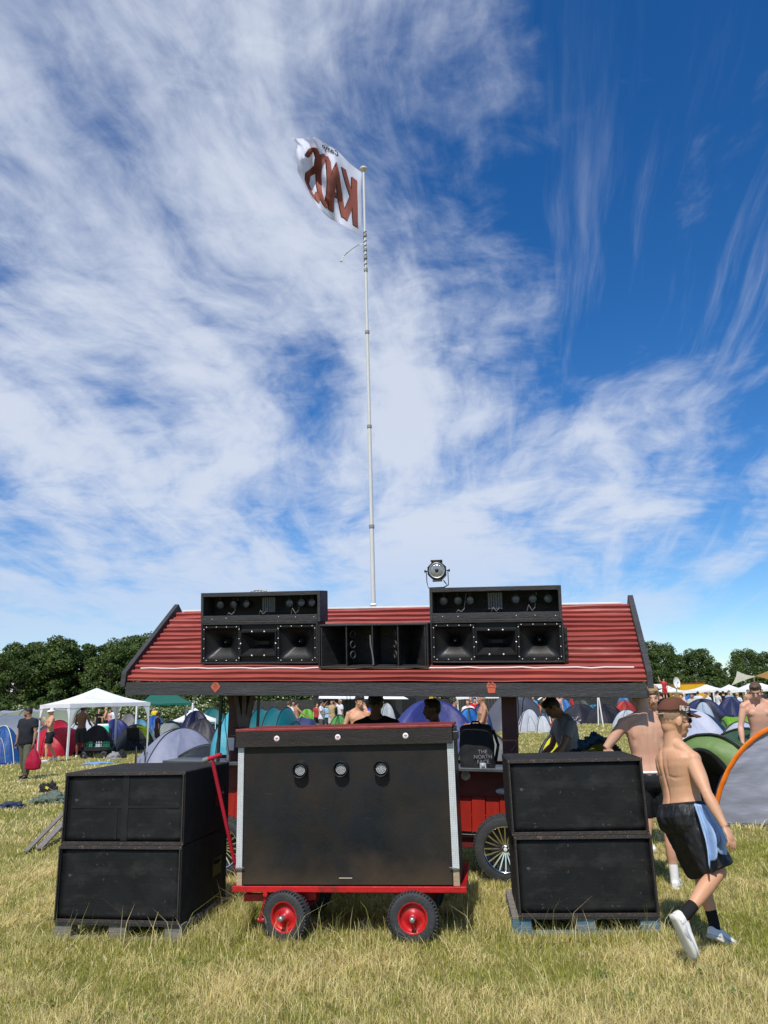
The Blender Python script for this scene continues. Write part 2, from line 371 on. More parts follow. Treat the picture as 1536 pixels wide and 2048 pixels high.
def blade_mat():
    m = bpy.data.materials.new('grass_blade'); m.use_nodes = True; nt = m.node_tree; N = nt.nodes; L = nt.links; P = N['Principled BSDF']
    at_ = N.new('ShaderNodeAttribute'); at_.attribute_name = 'Col'; L.new(at_.outputs['Color'], P.inputs['Base Color']); P.inputs['Roughness'].default_value = 0.6; P.inputs['Specular IOR Level'].default_value = 0.25
    tr = N.new('ShaderNodeBsdfTranslucent'); L.new(at_.outputs['Color'], tr.inputs[0]); ms = N.new('ShaderNodeMixShader'); ms.inputs[0].default_value = 0.40
    L.new(P.outputs[0], ms.inputs[1]); L.new(tr.outputs[0], ms.inputs[2]); L.new(ms.outputs[0], N['Material Output'].inputs[0]); return m
rg = np.random.default_rng(11)
def vnoise(x, y, sc, seed):
    """value noise, vectorised"""
    r = np.random.default_rng(seed).random((64, 64)); X = x*sc; Y = y*sc; i = np.floor(X).astype(int); j = np.floor(Y).astype(int); fx = X-i; fy = Y-j; fx = fx*fx*(3-2*fx); fy = fy*fy*(3-2*fy)
    g = lambda a, b_: r[a % 64, b_ % 64]
    return (g(i, j)*(1-fx)+g(i+1, j)*fx)*(1-fy)+(g(i, j+1)*(1-fx)+g(i+1, j+1)*fx)*fy
def grass(n, y0, y1, power, hmul, wmul, seed):
    t = rg.random(n); y = (y0**power+t*(y1**power-y0**power))**(1/power); half = y*0.72+1.3
    x = (rg.random(n)*2-1)*half
    n1 = vnoise(x, y, 1.1, 1+seed); n2 = vnoise(x, y, 3.7, 2+seed); n3 = vnoise(x, y, 9.0, 3); n4 = vnoise(x, y, 0.45, 5)
    dry = np.clip(0.56+0.9*(n1-0.5)+0.6*(n2-0.5)+0.4*(n4-0.5)+rg.normal(0, 0.25, n), 0, 1)
    h = (0.024+0.036*n2*n1+0.024*n3)*(0.55+0.9*rg.random(n))*hmul
    tall = rg.random(n) < 0.012; h[tall] *= 2.6
    w = (0.0014+0.0018*rg.random(n))*wmul*(y/6.0)
    a = rg.random(n)*2*np.pi; lean = np.abs(rg.normal(0, 0.52, n))*h*(1+0.8*dry); la = rg.random(n)*2*np.pi
    # wind combed clumps
    la = np.where(rg.random(n) < 0.4, 2*np.pi*n2*2.5+rg.normal(0, .6, n), la)
    wx, wy = np.cos(a)*w, np.sin(a)*w; lx, ly = np.cos(la)*lean, np.sin(la)*lean
    V = np.zeros((n, 5, 3), np.float32)
    V[:, 0] = np.stack([x-wx, y-wy, np.full(n, -0.004)], 1); V[:, 1] = np.stack([x+wx, y+wy, np.full(n, -0.004)], 1)
    V[:, 2] = np.stack([x+wx*.75+lx*.35, y+wy*.75+ly*.35, h*0.6], 1); V[:, 3] = np.stack([x-wx*.75+lx*.35, y-wy*.75+ly*.35, h*0.6], 1)
    V[:, 4] = np.stack([x+lx*1.1, y+ly*1.1, h*0.95], 1)
    green = np.array([0.27, 0.30, 0.05]); lg = np.array([0.44, 0.45, 0.10]); st = np.array([0.74, 0.61, 0.25]); pale = np.array([0.86, 0.77, 0.42]); br = np.array([0.42, 0.28, 0.12])
    k = rg.random(n)[:, None]; gcol = green*(1-k)+lg*k; k2 = rg.random(n)[:, None]; s_ = st*(1-k2)+pale*k2; s_ = np.where(rg.random(n)[:, None] < 0.07, br, s_)
    d = (dry > rg.random(n)*0.9+0.05)[:, None]; c = np.where(d, s_, gcol)*(0.85+0.3*rg.random(n))[:, None]
    return V, c
def build_grass(sets):
    V = np.concatenate([s[0] for s in sets]); c = np.concatenate([s[1] for s in sets]); n = len(V)
    me = bpy.data.meshes.new('grass'); me.vertices.add(n*5); me.vertices.foreach_set('co', V.reshape(-1))
    base = (np.arange(n)*5)[:, None]; loops = (base+np.array([0, 1, 2, 3, 3, 2, 4])).reshape(-1).astype(np.int32)
    me.loops.add(n*7); me.loops.foreach_set('vertex_index', loops); me.polygons.add(n*2)
    ls = (np.arange(n)*7)[:, None]+np.array([0, 4]); me.polygons.foreach_set('loop_start', ls.reshape(-1).astype(np.int32)); me.update(calc_edges=True)
    ca = me.color_attributes.new('Col', 'FLOAT_COLOR', 'POINT'); cc = np.ones((n, 5, 4), np.float32); cc[:, :, :3] = c[:, None, :]; ca.data.foreach_set('color', cc.reshape(-1))
    me.materials.append(blade_mat()); o = mobj('meadow_grass', me); tag(o, 'dry straw coloured meadow grass with green patches covering the field', 'grass', kind='stuff'); return o
build_grass([grass(400000, 4.3, 9.5, 1.3, 1.0, 1.0, 0), grass(165000, 9.5, 22, 1.2, 1.0, 1.3, 0), grass(60000, 22, 60, 1.2, 1.2, 1.6, 0)])
# taller stems round the cart and the pallets
def tuft_zone(n, x0, x1, y0, y1, hm, seed):
    global rg
    V, c = grass(n, 5, 6, 1.0, hm, 1.0, seed); k = len(V); x = rg.uniform(x0, x1, k); y = rg.uniform(y0, y1, k)
    cx = V[:, 0:2, 0].mean(1); cy = V[:, 0:2, 1].mean(1); V[:, :, 0] += (x-cx)[:, None]; V[:, :, 1] += (y-cy)[:, None]; V[:, :, 2] *= rg.uniform(0.9, 1.5, k)[:, None]
    return V, c
tz = [tuft_zone(4500, -1.1, 0.6, 6.0, 6.6, 1.35, 3), tuft_zone(1800, -2.75, -1.6, 6.15, 6.40, 1.5, 4), tuft_zone(2000, 0.85, 2.0, 5.95, 6.15, 1.4, 5), tuft_zone(2600, -1.6, -1.2, 6.1, 7.2, 2.0, 6), tuft_zone(2000, 0.55, 0.95, 6.2, 7.3, 1.4, 8), tuft_zone(220, -2.7, 2.0, 6.0, 6.3, 4.0, 9)]
o = build_grass(tz); o.name = 'tall_grass'; o['label'] = 'taller green and straw grass stems growing round the cart wheels and pallets'

# ------------------------------------------------------------------ trees
LEAF = []
for nm, c1, c2 in (('leaf_dark', (0.034, 0.062, 0.012), (0.058, 0.098, 0.019)), ('leaf_mid', (0.052, 0.092, 0.018), (0.090, 0.135, 0.028)), ('leaf_light', (0.085, 0.130, 0.026), (0.135, 0.175, 0.040))):
    LEAF.append(mat(nm, c1, 0.55, 0.35, 1.5, col2=c2, thr=(0.4, 0.6), transl=0.25, spec=0.3))
BARK = mat('grey_brown_bark', (0.06, 0.048, 0.036), 0.9, 0.3, 4, 0.5, 8)
def tree_meshes(seed, H, Wd, nclump, nleaf, leaf, low=0.12):
    r = np.random.default_rng(seed); rr = random.Random(seed)
    b = MB(); pts = [Vector((0, 0, -0.2)), Vector((rr.uniform(-.2, .2), 0, H*0.25)), Vector((rr.uniform(-.4, .4), rr.uniform(-.3, .3), H*0.6)), Vector((rr.uniform(-.4, .4), 0, H*0.9))]
    b.tube(pts, [H*0.028, H*0.021, H*0.012, H*0.004], 8)
    cs = []
    for i in range(nclump):
        t = low+(0.97-low)*((i+rr.random())/nclump); z = H*t; prof = math.sin(PI*min(1, (t-low*0.4)**0.75))**0.6; rad = Wd*prof*(0.35+0.65*math.sqrt(rr.random())); a = rr.random()*2*PI
        cs.append((rad*math.cos(a), rad*math.sin(a), z, (0.65+0.75*rr.random())*Wd/3.6))
    for c in cs[::2]:
        z0 = max(H*0.15, c[2]-H*0.18); p0 = pts[1].lerp(pts[3], min(1, max(0, (z0/H-0.25)/0.65))); b.tube([p0, p0.lerp(Vector(c[:3]), .5)+Vector((0, 0, .25)), Vector(c[:3])], [H*0.009, H*0.006, H*0.002], 5)
    tm = b.mesh('trunk', BARK)
    C_ = np.array(cs); idx = r.integers(0, len(cs), nleaf); d = r.normal(0, 1, (nleaf, 3)); d /= np.linalg.norm(d, axis=1)[:, None]; rad = C_[idx, 3]*(0.55+0.55*r.random(nleaf)**0.6)
    d[:, 2] *= 0.72; P = C_[idx, :3]+d*rad[:, None]; P[:, 2] = np.maximum(P[:, 2], 0.4)
    nrm = d+r.normal(0, 0.55, (nleaf, 3)); nrm[:, 2] += 0.25; nrm /= np.linalg.norm(nrm, axis=1)[:, None]; t1 = np.cross(nrm, r.normal(0, 1, (nleaf, 3))); t1 /= np.linalg.norm(t1, axis=1)[:, None]; t2 = np.cross(nrm, t1)
    s = leaf*(0.6+0.8*r.random(nleaf))[:, None]
    V = np.stack([P-t1*s, P-t2*s*.55, P+t1*s, P+t2*s*.55], 1).astype(np.float32)
    me = bpy.data.meshes.new('crown'); me.vertices.add(nleaf*4); me.vertices.foreach_set('co', V.reshape(-1)); me.loops.add(nleaf*4); me.loops.foreach_set('vertex_index', np.arange(nleaf*4, dtype=np.int32))
    me.polygons.add(nleaf); me.polygons.foreach_set('loop_start', (np.arange(nleaf)*4).astype(np.int32)); 
    for m in LEAF: me.materials.append(m)
    me.polygons.foreach_set('material_index', np.clip(((C_[idx, 0]*3.7+C_[idx, 2]*1.3+idx) % 3).astype(int)*0+(idx*7 % 10 > 3).astype(int)+(r.random(nleaf) < 0.15), 0, 2).astype(np.int32)); me.update(calc_edges=True)
    return tm, me
TM = [tree_meshes(21, 10, 3.5, 60, 17000, 0.15), tree_meshes(22, 10, 3.9, 66, 19000, 0.15), tree_meshes(23, 10, 3.1, 52, 15000, 0.14), tree_meshes(24, 10, 2.9, 54, 14000, 0.14), tree_meshes(25, 10, 2.6, 38, 10000, 0.13)]
tree_labels = {}
def tree(px, ptop, Y, kind, label, wmul=1.0):
    p = at(px, ptop, Y); e = empty('tree', (p.x, Y, 0), random.uniform(0, 6.28), label, 'tree', 'trees along the edge of the field')
    h = p.z/10.0*0.945; e.scale = (h*wmul, h*wmul, h); mobj('trunk', TM[kind][0], e); mobj('crown', TM[kind][1], e); return e
trs = [(-28, 1300, 88, 0, 'dark tree cut by the left edge of the photo', 1.0), (22, 1296, 92, 3, 'low rounded tree second from the left edge', 1.1), (50, 1280, 86, 1, 'broad green tree above the grey tunnel tent', 1.0),
 (92, 1278, 90, 0, 'rounded tree left of the white gazebo peak', 1.0), (130, 1266, 86, 3, 'tallest tree of the left row, above the white gazebo', 1.15), (168, 1285, 88, 2, 'slightly lower tree right of the tallest left tree', 1.1),
 (196, 1277, 90, 4, 'narrow tree with a pointed top in the left row', 1.3), (222, 1283, 84, 0, 'airy tree with sky gaps left of the roof', 0.85), (250, 1272, 90, 1, 'leafy tree just left of the roof corner', 0.95), (288, 1262, 88, 1, 'tall tree partly behind the black bargeboard', 1.0), (330, 1300, 88, 0, 'tree hidden mostly behind the left end of the roof', 1.1),
 (1285, 1275, 100, 3, 'tree peeking out beside the right bargeboard', 1.0), (1322, 1283, 104, 1, 'broad tree right of the red roof', 0.75), (1352, 1300, 106, 2, 'mid-height tree behind the satellite dish', 0.9), (1392, 1293, 104, 0, 'rounded tree above the white gazebos', 0.95), (1428, 1322, 112, 2, 'low tree in the dip of the right row', 1.0),
 (1450, 1330, 118, 4, 'thin crowned far tree right of the dip', 1.2), (1486, 1295, 104, 1, 'dark tree behind the cream shade sail', 0.9), (1524, 1300, 102, 3, 'tree behind the tan shade sail at the right edge', 1.1), (1566, 1298, 104, 0, 'tree cut by the right edge of the photo', 1.0), (1300, 1320, 116, 0, 'dark lower tree filling the gap beside the roof', 1.0), (1375, 1335, 118, 1, 'dark lower tree behind the row above the dish', 0.9)]
for px, pt_, Y, k, lb, wm in trs: tree(px, pt_, Y, k, lb, wm)
for i_, (px_, pt2, Y_, k_) in enumerate(((-110, 1290, 90, 1), (-190, 1280, 95, 0), (-290, 1285, 92, 3), (1650, 1300, 104, 1), (1740, 1290, 106, 0), (1840, 1300, 108, 3), (1950, 1295, 104, 1))):
    tree(px_, pt2, Y_, k_, 'leafy tree outside the %s of the photo, number %s from its edge' % ('left side' if px_ < 0 else 'right side', ['one', 'two', 'three', 'one', 'two', 'three', 'four'][i_]))
# hedge and scrub under the trees
def scrub(name, x0, x1, Y, h, n, label, seed, mats, leaf=0.14, thick=2.0):
    r = np.random.default_rng(seed); x = r.uniform(x0, x1, n); hh = h*(0.6+0.55*vnoise(x+200, x*0, 0.35, seed)+0.15*vnoise(x+200, x*0, 1.3, seed+1)); z = hh*r.random(n)**0.7; y = Y+r.uniform(-thick, thick, n)*(1-z/hh/1.6)
    P = np.stack([x, y, z], 1); nrm = r.normal(0, 1, (n, 3)); nrm[:, 2] += .6; nrm[:, 1] -= .5; nrm /= np.linalg.norm(nrm, axis=1)[:, None]; t1 = np.cross(nrm, r.normal(0, 1, (n, 3))); t1 /= np.linalg.norm(t1, axis=1)[:, None]; t2 = np.cross(nrm, t1); s = leaf*(0.6+0.8*r.random(n))[:, None]
    V = np.stack([P-t1*s, P-t2*s*.6, P+t1*s, P+t2*s*.6], 1).astype(np.float32); me = bpy.data.meshes.new(name); me.vertices.add(n*4); me.vertices.foreach_set('co', V.reshape(-1)); me.loops.add(n*4); me.loops.foreach_set('vertex_index', np.arange(n*4, dtype=np.int32)); me.polygons.add(n); me.polygons.foreach_set('loop_start', (np.arange(n)*4).astype(np.int32))
    for m in mats: me.materials.append(m)
    me.polygons.foreach_set('material_index', (r.random(n)*len(mats)).astype(np.int32)); me.update(calc_edges=True); return tag(mobj(name, me), label, 'hedge', kind='stuff')
PALEF = mat('pale_blossom', (0.32, 0.36, 0.20), 0.6, 0.3, 2)
scrub('hedge', -90, -14, 82, 3.0, 26000, 'dark hedge of undergrowth below the left trees', 5, [LEAF[0], LEAF[0], LEAF[1]], 0.17, 3)
scrub('blossom_scrub', -34, -13, 70, 1.9, 9000, 'pale flowering scrub behind the green gazebo', 6, [LEAF[1], LEAF[2], PALEF], 0.10, 1.2)
scrub('hedge', -16, 6, 70, 4.2, 16000, 'leafy hedge seen under the red roof behind the black fence', 7, [LEAF[0], LEAF[1]], 0.14, 1.5)
scrub('hedge', 22, 110, 98, 4.2, 22000, 'dark undergrowth below the right trees', 8, [LEAF[0], LEAF[0], LEAF[1]], 0.17, 3)

# low broad leaved weeds in the foreground
def weeds():
    r = np.random.default_rng(77); V = []; F_ = []; rr = random.Random(5)
    for i in range(16):
        y = 4.6+3.5*r.random()**1.6; x = (r.random()*2-1)*y*0.52; 
        if i < 4: x, y = [(-1.45, 4.85), (1.35, 4.95), (1.9, 5.3), (-0.9, 5.4)][i]
        for k in range(int(5+9*r.random())):
            a = r.random()*6.28; L_ = 0.018+0.022*r.random(); w = L_*0.32; ox, oy = r.normal(0, 0.03, 2); c = Vector((x+ox, y+oy, 0.02+0.03*r.random())); d = Vector((math.cos(a), math.sin(a), 0.25+0.5*r.random())); sd = d.cross(Vector((0, 0, 1))).normalized()*w
            b0 = len(V); V += [c, c+d*L_*0.5+sd, c+d*L_, c+d*L_*0.5-sd]; F_.append((b0, b0+1, b0+2, b0+3))
    b = MB(); b.add(V, F_); o = b.build('meadow_weeds', mat('weed_leaf', (0.10, 0.20, 0.035), 0.5, 0.3, 30, transl=0.3), fixn=False); tag(o, 'small broad leaved green weeds dotted through the foreground grass', 'weeds', kind='stuff')
weeds()

# ------------------------------------------------------------------ bass cabinets on pallets
def rounded_rect_tube(mb, x0, x1, z0, z1, y, r, M=None):
    pts = [(x0, y, z0), (x1, y, z0), (x1, y, z1), (x0, y, z1)]
    for i in range(4):
        mb.beam(pts[i], pts[(i+1) % 4], r, r, 0, M)
EDGE = mat('scuffed_brown_edge', (0.034, 0.027, 0.024), 0.7, 0.3, 14, 0.4, 90, col2=(0.16, 0.11, 0.08), thr=(0.62, 0.72))
def bass_cab(loc, rz, w, h, d, label, handles=True, taper=0.0):
    e = empty('bass_cabinet', loc, rz, label, 'speaker cabinet', 'stacked bass cabinets on the grass')
    t = 0.022
    b = MB()
    # shell boards, front recessed behind a lip
    b.bb((0, 0, 0), (t, d, h)); b.bb((w-t, 0, 0), (w, d, h)); b.bb((t, 0, h-t), (w-t, d, h)); b.bb((t, 0, 0), (w-t, d, t)); b.bb((t, d-t, t), (w-t, d, h-t))
    b.build('cabinet_shell', CARPET, e, bevel=0.009)
    g = MB()
    def gf(u, v):
        x = t+0.004+u*(w-2*t-0.008); z = t+0.004+v*(h-2*t-0.008)
        return (x, 0.020+0.006*noise.noise(Vector((x*3+h, z*3, loc[0])))-0.004*math.sin(PI*u)*math.sin(PI*v), z)
    g.grid(gf, 24, 14); g.build('front_grille', GRILLE, e, solid=0.003)
    if 'grey top' in label:
        rb_ = MB(); rb_.bb((w*0.485, 0.0125, t+0.01), (w*0.535, 0.0145, h-t-0.01)); rb_.bb((t+0.04, 0.0122, h*0.50), (w-t-0.03, 0.0142, h*0.53)); rb_.bb((w*0.43, 0.0120, t+0.02), (w*0.45, 0.0140, h*0.5))
        rb_.build('brace_bulge', mat('grille_over_brace', (0.014, 0.014, 0.015), 0.6, 0.3, 6, spec=0.25), e)
    k = MB(); q = t+0.004
    for a_, c_ in (((0, 0, q/2), (w, 0, q/2)), ((0, 0, h-q/2), (w, 0, h-q/2))): k.beam(a_, c_, 0.010, q)
    for x in (q/2, w-q/2): k.beam((x, -0.001, q), (x, -0.001, h-q), q, 0.010, 0)
    s = k; s.m(1)
    for i in range(7):
        x = t*0.5+(w-t)*i/6; s.box((x, -0.006, h-t*0.5+0.001), (0.007, 0.004, 0.007)); s.box((x, -0.006, t*0.5), (0.006, 0.004, 0.006))
    for i in range(1, 4):
        for x in (t*0.5, w-t*0.5): s.box((x, -0.006, h*i/4), (0.006, 0.004, 0.006))
    s.build('front_edge', [EDGE, mat('rusty_screw_heads', (0.20, 0.16, 0.13), 0.5, 0.4, 40)], e, bevel=0.0025)
    if handles:
        for zz in (h*0.5,):
            k = MB(); k.bb((w-0.003, d*0.66, zz-0.07), (w+0.003, d*0.86, zz+0.07)); 
            k.tube([(w+0.004, d*0.70, zz+0.03), (w+0.02, d*0.72, zz+0.03), (w+0.02, d*0.80, zz+0.03), (w+0.004, d*0.82, zz+0.03)], 0.008, 6)
            k.build('side_handle', HORN, e, bevel=0.003)
    return e
def pallet(loc, rz, w, d, m, label, m2=None):
    e = empty('pallet', loc, rz, label, 'pallet', 'pallets under the bass cabinets')
    b = MB()
    for i in range(7):
        y = i*(d-0.1)/6; b.bb((0, y, 0.122), (w, y+0.098, 0.144))
    b.build('top_boards', m2 or m, e, bevel=0.003)
    b = MB()
    for x in (0, w/2-0.07, w-0.14):
        for y in (0.002, d/2-0.05, d-0.102): b.bb((x, y, 0.022), (x+0.14, y+0.1, 0.1))
        b.bb((x, 0.002, 0.1), (x+0.14, d-0.002, 0.122))
    b.build('blocks', m, e, bevel=0.003)
    b = MB()
    for y in (0, d/2-0.05, d-0.1): b.bb((0, y, 0.0), (w, y+0.1, 0.022))
    b.build('bottom_boards', m, e, bevel=0.003)
    return e
YL = R(-10.0); YR = R(-5.0)
pL = gnd(114, 1858); pL.y = 6.42; pL.x = -2.66
pallet((pL.x+0.0, pL.y+0.02, 0.02), YL, 1.06, 0.98, GREYWOOD, 'grey wooden pallet under the left pair of bass cabinets').scale.z = 0.87
bass_cab((pL.x, pL.y, 0.147), YL, 1.045, 0.555, 0.92, 'scuffed black bass cabinet at the bottom of the left stack')
bass_cab((pL.x+0.012, pL.y+0.002, 0.147+0.557), YL, 1.04, 0.545, 0.92, 'black bass cabinet on top of the left stack with grey top')
pR = Vector((0.925, 6.20, 0))
pallet((pR.x-0.045, pR.y+0.025, 0.02), YR, 1.08, 0.85, BLUEWOOD, 'faded blue pallet under the right pair of bass cabinets', GREYWOOD).scale.z = 0.87
bass_cab((pR.x, pR.y, 0.147), YR, 1.035, 0.565, 0.74, 'scuffed black bass cabinet at the bottom of the right stack', False)
bass_cab((pR.x-0.012, pR.y+0.003, 0.147+0.567), YR, 1.035, 0.555, 0.74, 'black bass cabinet on top of the right stack beside the man', False)

# ------------------------------------------------------------------ red hand cart with black cabinet
def wheel(name, parent, loc, rz, r, w, rimr, tyre_m, rim_m, group=None):
    """small pneumatic wheel, axle along local -y (towards the viewer)"""
    Mx = Matrix.Rotation(R(90), 4, 'X')
    o = MB(); prof = []
    for k in range(13):
        a = R(-90+180*k/12); prof.append((r-0.045+0.045*math.cos(a), math.sin(a)*w/2))
    prof = [(rimr, -w/2*0.75)]+prof[1:-1]+[(rimr, w/2*0.75)]
    o.lathe(prof, 40, Mx)
    for k in range(46):
        a = 2*PI*k/46
        for sgn in (-1, 1):
            p = Matrix.Rotation(a, 4, 'Y') @ Matrix.Translation((0, sgn*w*0.24, r-0.001))
            o.box((0, 0, -0.0055), (0.010, w*0.4, 0.012), (0, 0, sgn*0.3), p)
    t = o.build(name, tyre_m, parent); t.location = loc; t.rotation_euler = (0, 0, rz)
    q = MB(); q.lathe([(rimr+0.006, -w*0.36), (rimr-0.004, -w*0.40), (rimr-0.012, -w*0.30), (rimr-0.014, -w*0.1), (rimr*0.62, -w*0.06), (rimr*0.5, -w*0.16), (rimr*0.26, -w*0.24), (rimr*0.24, -w*0.42), (0.001, -w*0.42)], 32, Mx @ Matrix.Scale(-1, 4, (0, 0, 1)))
    q.build('rim', rim_m, t)
    h = MB(); h.lathe([(0.020, 0.0), (0.020, 0.055), (0.014, 0.062), (0.001, 0.062)], 16, Matrix.Translation((0, -w*0.36, 0)) @ Mx)
    h.build('axle_cap', METAL, t)
    return t
cartZ = 0.40
cart = empty('sound_cart', (-1.245, 6.27, 0), R(-7.2), 'red hand cart carrying a big black speaker panel with three round lamps', 'cart')
CW = 1.79; CD = 0.86
b = MB()
b.bb((0, 0, cartZ-0.042), (CW, 0.05, cartZ)); b.bb((0, CD-0.05, cartZ-0.042), (CW, CD, cartZ)); b.bb((0, 0.05, cartZ-0.042), (0.05, CD-0.05, cartZ)); b.bb((CW-0.05, 0.05, cartZ-0.042), (CW, CD-0.05, cartZ))
b.bb((0.05, 0.05, cartZ-0.02), (CW-0.05, CD-0.05, cartZ-0.004))
for x in (0.35, 1.3): b.bb((x, 0.06, cartZ-0.09), (x+0.05, CD-0.06, cartZ-0.053))
b.build('deck_frame', RED, cart, bevel=0.004)
for x in (0.42, 1.38):
    b = MB()
    b.tube([(x, 0.05, 0.19), (x, CD-0.05, 0.19)], 0.016, 10)
    b.bb((x-0.03, 0.2, 0.19), (x+0.03, 0.26, cartZ-0.09)); b.bb((x-0.03, CD-0.26, 0.19), (x+0.03, CD-0.2, cartZ-0.09))
    b.build('axle', mat('dark_red_axle_paint', (0.16, 0.012, 0.012), 0.5, 0.3), cart)
wheel('wheel', cart, (0.42, 0.02, 0.19), R(-13), 0.188, 0.105, 0.108, TYRE, RED)
wheel('wheel', cart, (1.385, 0.02, 0.19), R(1), 0.188, 0.105, 0.108, TYRE, RED)
wheel('wheel', cart, (0.42, CD-0.04, 0.19), R(-13), 0.188, 0.105, 0.108, TYRE, RED)
wheel('wheel', cart, (1.385, CD-0.04, 0.19), R(1), 0.188, 0.105, 0.108, TYRE, RED)
# steering plate and tow handle
b = MB(); b.beam((0.07, 0.10, 0.30), (0.62, 0.16, 0.30), 0.05, 0.05); b.beam((0.26, 0.03, 0.33), (0.22, 0.02, 0.17), 0.02, 0.02); b.beam((0.10, 0.1, 0.345), (0.24, 0.1, 0.37), 0.03, 0.02)
b.tube([(0.262, 0.018, 0.345), (0.262, -0.004, 0.345)], 0.018, 12); b.tube([(0.20, 0.03, 0.16), (0.27, 0.03, 0.16)], 0.02, 10)
b.build('steering_link', RED, cart, bevel=0.003)
b = MB()
hb = Vector((0.03, 0.0, 0)); cinv = Matrix.LocRotScale(Vector((-1.245, 6.27, 0)), Euler((0, 0, R(-7.2))), None).inverted()
h0 = cinv @ at(470, 1728, 6.42); h1 = cinv @ at(424, 1518, 6.20); h2 = cinv @ at(442, 1509, 6.16); h3 = cinv @ at(408, 1521, 6.22)
b.tube([h0, h1], 0.016, 8); b.tube([h0, Vector((0.10, 0.12, 0.31))], 0.014, 8); b.build('tow_bar', mat('crimson_tow_bar_paint', (0.42, 0.012, 0.035), 0.4, 0.15), cart)
b = MB(); b.tube([h3, h2], 0.016, 10); b.m(1).tube([h3, h3.lerp(h2, 0.28)], 0.021, 10); b.build('tow_handle', [MC['crimson_tow_bar_paint'], METAL], cart)
# cabinet on the deck
BX0, BX1, BY, BD, BH = 0.035, CW-0.055, 0.014, 0.70, 1.135
b = MB(); b.bb((BX0-0.01, BY+0.02, cartZ+0.004), (BX1+0.012, BY+BD, cartZ+BH-0.01)); b.build('cabinet_body', mat('dark_green_black_side', (0.010, 0.022, 0.020), 0.35, 0.2), cart, bevel=0.004)
b = MB(); b.bb((BX0+0.045, BY-0.005, cartZ+0.010), (BX1-0.045, BY+0.017, cartZ+BH-0.105)); 
b.m(1).bb(((BX0+BX1)/2-0.055, BY-0.0065, cartZ+0.055), ((BX0+BX1)/2+0.055, BY-0.0045, cartZ+0.08)); b.m(2).bb(((BX0+BX1)/2-0.052, BY-0.008, cartZ+0.0535), ((BX0+BX1)/2+0.05, BY-0.0046, cartZ+0.060))
b.build('front_panel', [PANEL, DARK, mat('worn_pale_edge', (0.5, 0.42, 0.32), 0.7)], cart, bevel=0.002)
STRIP = mat('grey_reflective_strip', (0.60, 0.62, 0.62), 0.4, 0.1, 12, 0.2, 300)
# fine grid on the reflective strips
def gridtex(m, sc=110):
    nt = m.node_tree; N = nt.nodes; L = nt.links; P = N['Principled BSDF']; src = P.inputs['Base Color'].links[0].from_socket
    tc = N.new('ShaderNodeTexCoord'); bt = N.new('ShaderNodeTexBrick'); bt.offset = 0.0; bt.inputs['Scale'].default_value = sc; bt.inputs['Brick Width'].default_value = 1; bt.inputs['Row Height'].default_value = 1
    bt.inputs['Mortar Size'].default_value = 0.1; bt.inputs['Color1'].default_value = (1, 1, 1, 1); bt.inputs['Color2'].default_value = (0.92, 0.92, 0.92, 1); bt.inputs['Mortar'].default_value = (0.62, 0.64, 0.66, 1)
    mp = N.new('ShaderNodeMapping'); mp.inputs['Rotation'].default_value = (R(90), 0, 0); L.new(tc.outputs['Object'], mp.inputs[0]); L.new(mp.outputs[0], bt.inputs['Vector'])
    mx = N.new('ShaderNodeMix'); mx.data_type = 'RGBA'; mx.blend_type = 'MULTIPLY'; mx.inputs[0].default_value = 1; L.new(src, mx.inputs[6]); L.new(bt.outputs[0], mx.inputs[7]); L.new(mx.outputs[2], P.inputs['Base Color'])
gridtex(STRIP, 75)
for i, (xa, xb) in enumerate(((BX0-0.008, BX0+0.04), (BX1-0.042, BX1+0.010))):
    b = MB(); b.bb((xa, BY-0.012, cartZ+0.115), (xb, BY+0.0195, cartZ+BH-0.10)); s = b.build('side_strip', STRIP, cart, bevel=0.002)
    b = MB(); b.bb((xa+0.003, BY+0.001, cartZ+0.002), (xb-0.003, BY+0.0195, cartZ+0.113)); b.build('strip_foot', WOOD, s)
    b = MB(); xm = xb if i == 0 else xa
    b.tube([(xm+(0.02 if i == 0 else -0.02), BY-0.03, cartZ+0.135), (xm, BY-0.022, cartZ+0.13), (xm-(0.05 if i == 0 else -0.05), BY-0.018, cartZ+0.128)], 0.004, 6); b.build('latch_wire', METAL, s)
hp = MB(); hp.bb((BX0-0.02, BY-0.045, cartZ+BH-0.118), (BX1+0.005, BY-0.014, cartZ+BH)); hb_ = hp.build('header_board', mat('brown_black_header_board', (0.022, 0.018, 0.016), 0.6, 0.35, 5, 0.4, 40, stretch=(0.5, 4, 9), spec=0.3), cart, bevel=0.003)
hp = MB(); hp.bb((BX0-0.022, BY-0.048, cartZ+BH+0.001), (BX1+0.008, BY+BD, cartZ+BH+0.022)); hp.build('lid', mat('worn_red_lid_paint', (0.20, 0.025, 0.020), 0.5, 0.3, 10, 0.2, 40), cart, bevel=0.004)
hp = MB(); hp.bb((BX1+0.006, BY-0.02, cartZ+BH-0.09), (BX1+0.05, BY+0.1, cartZ+BH-0.03)); hp.build('corner_bracket', BLKMETAL, cart, bevel=0.004)
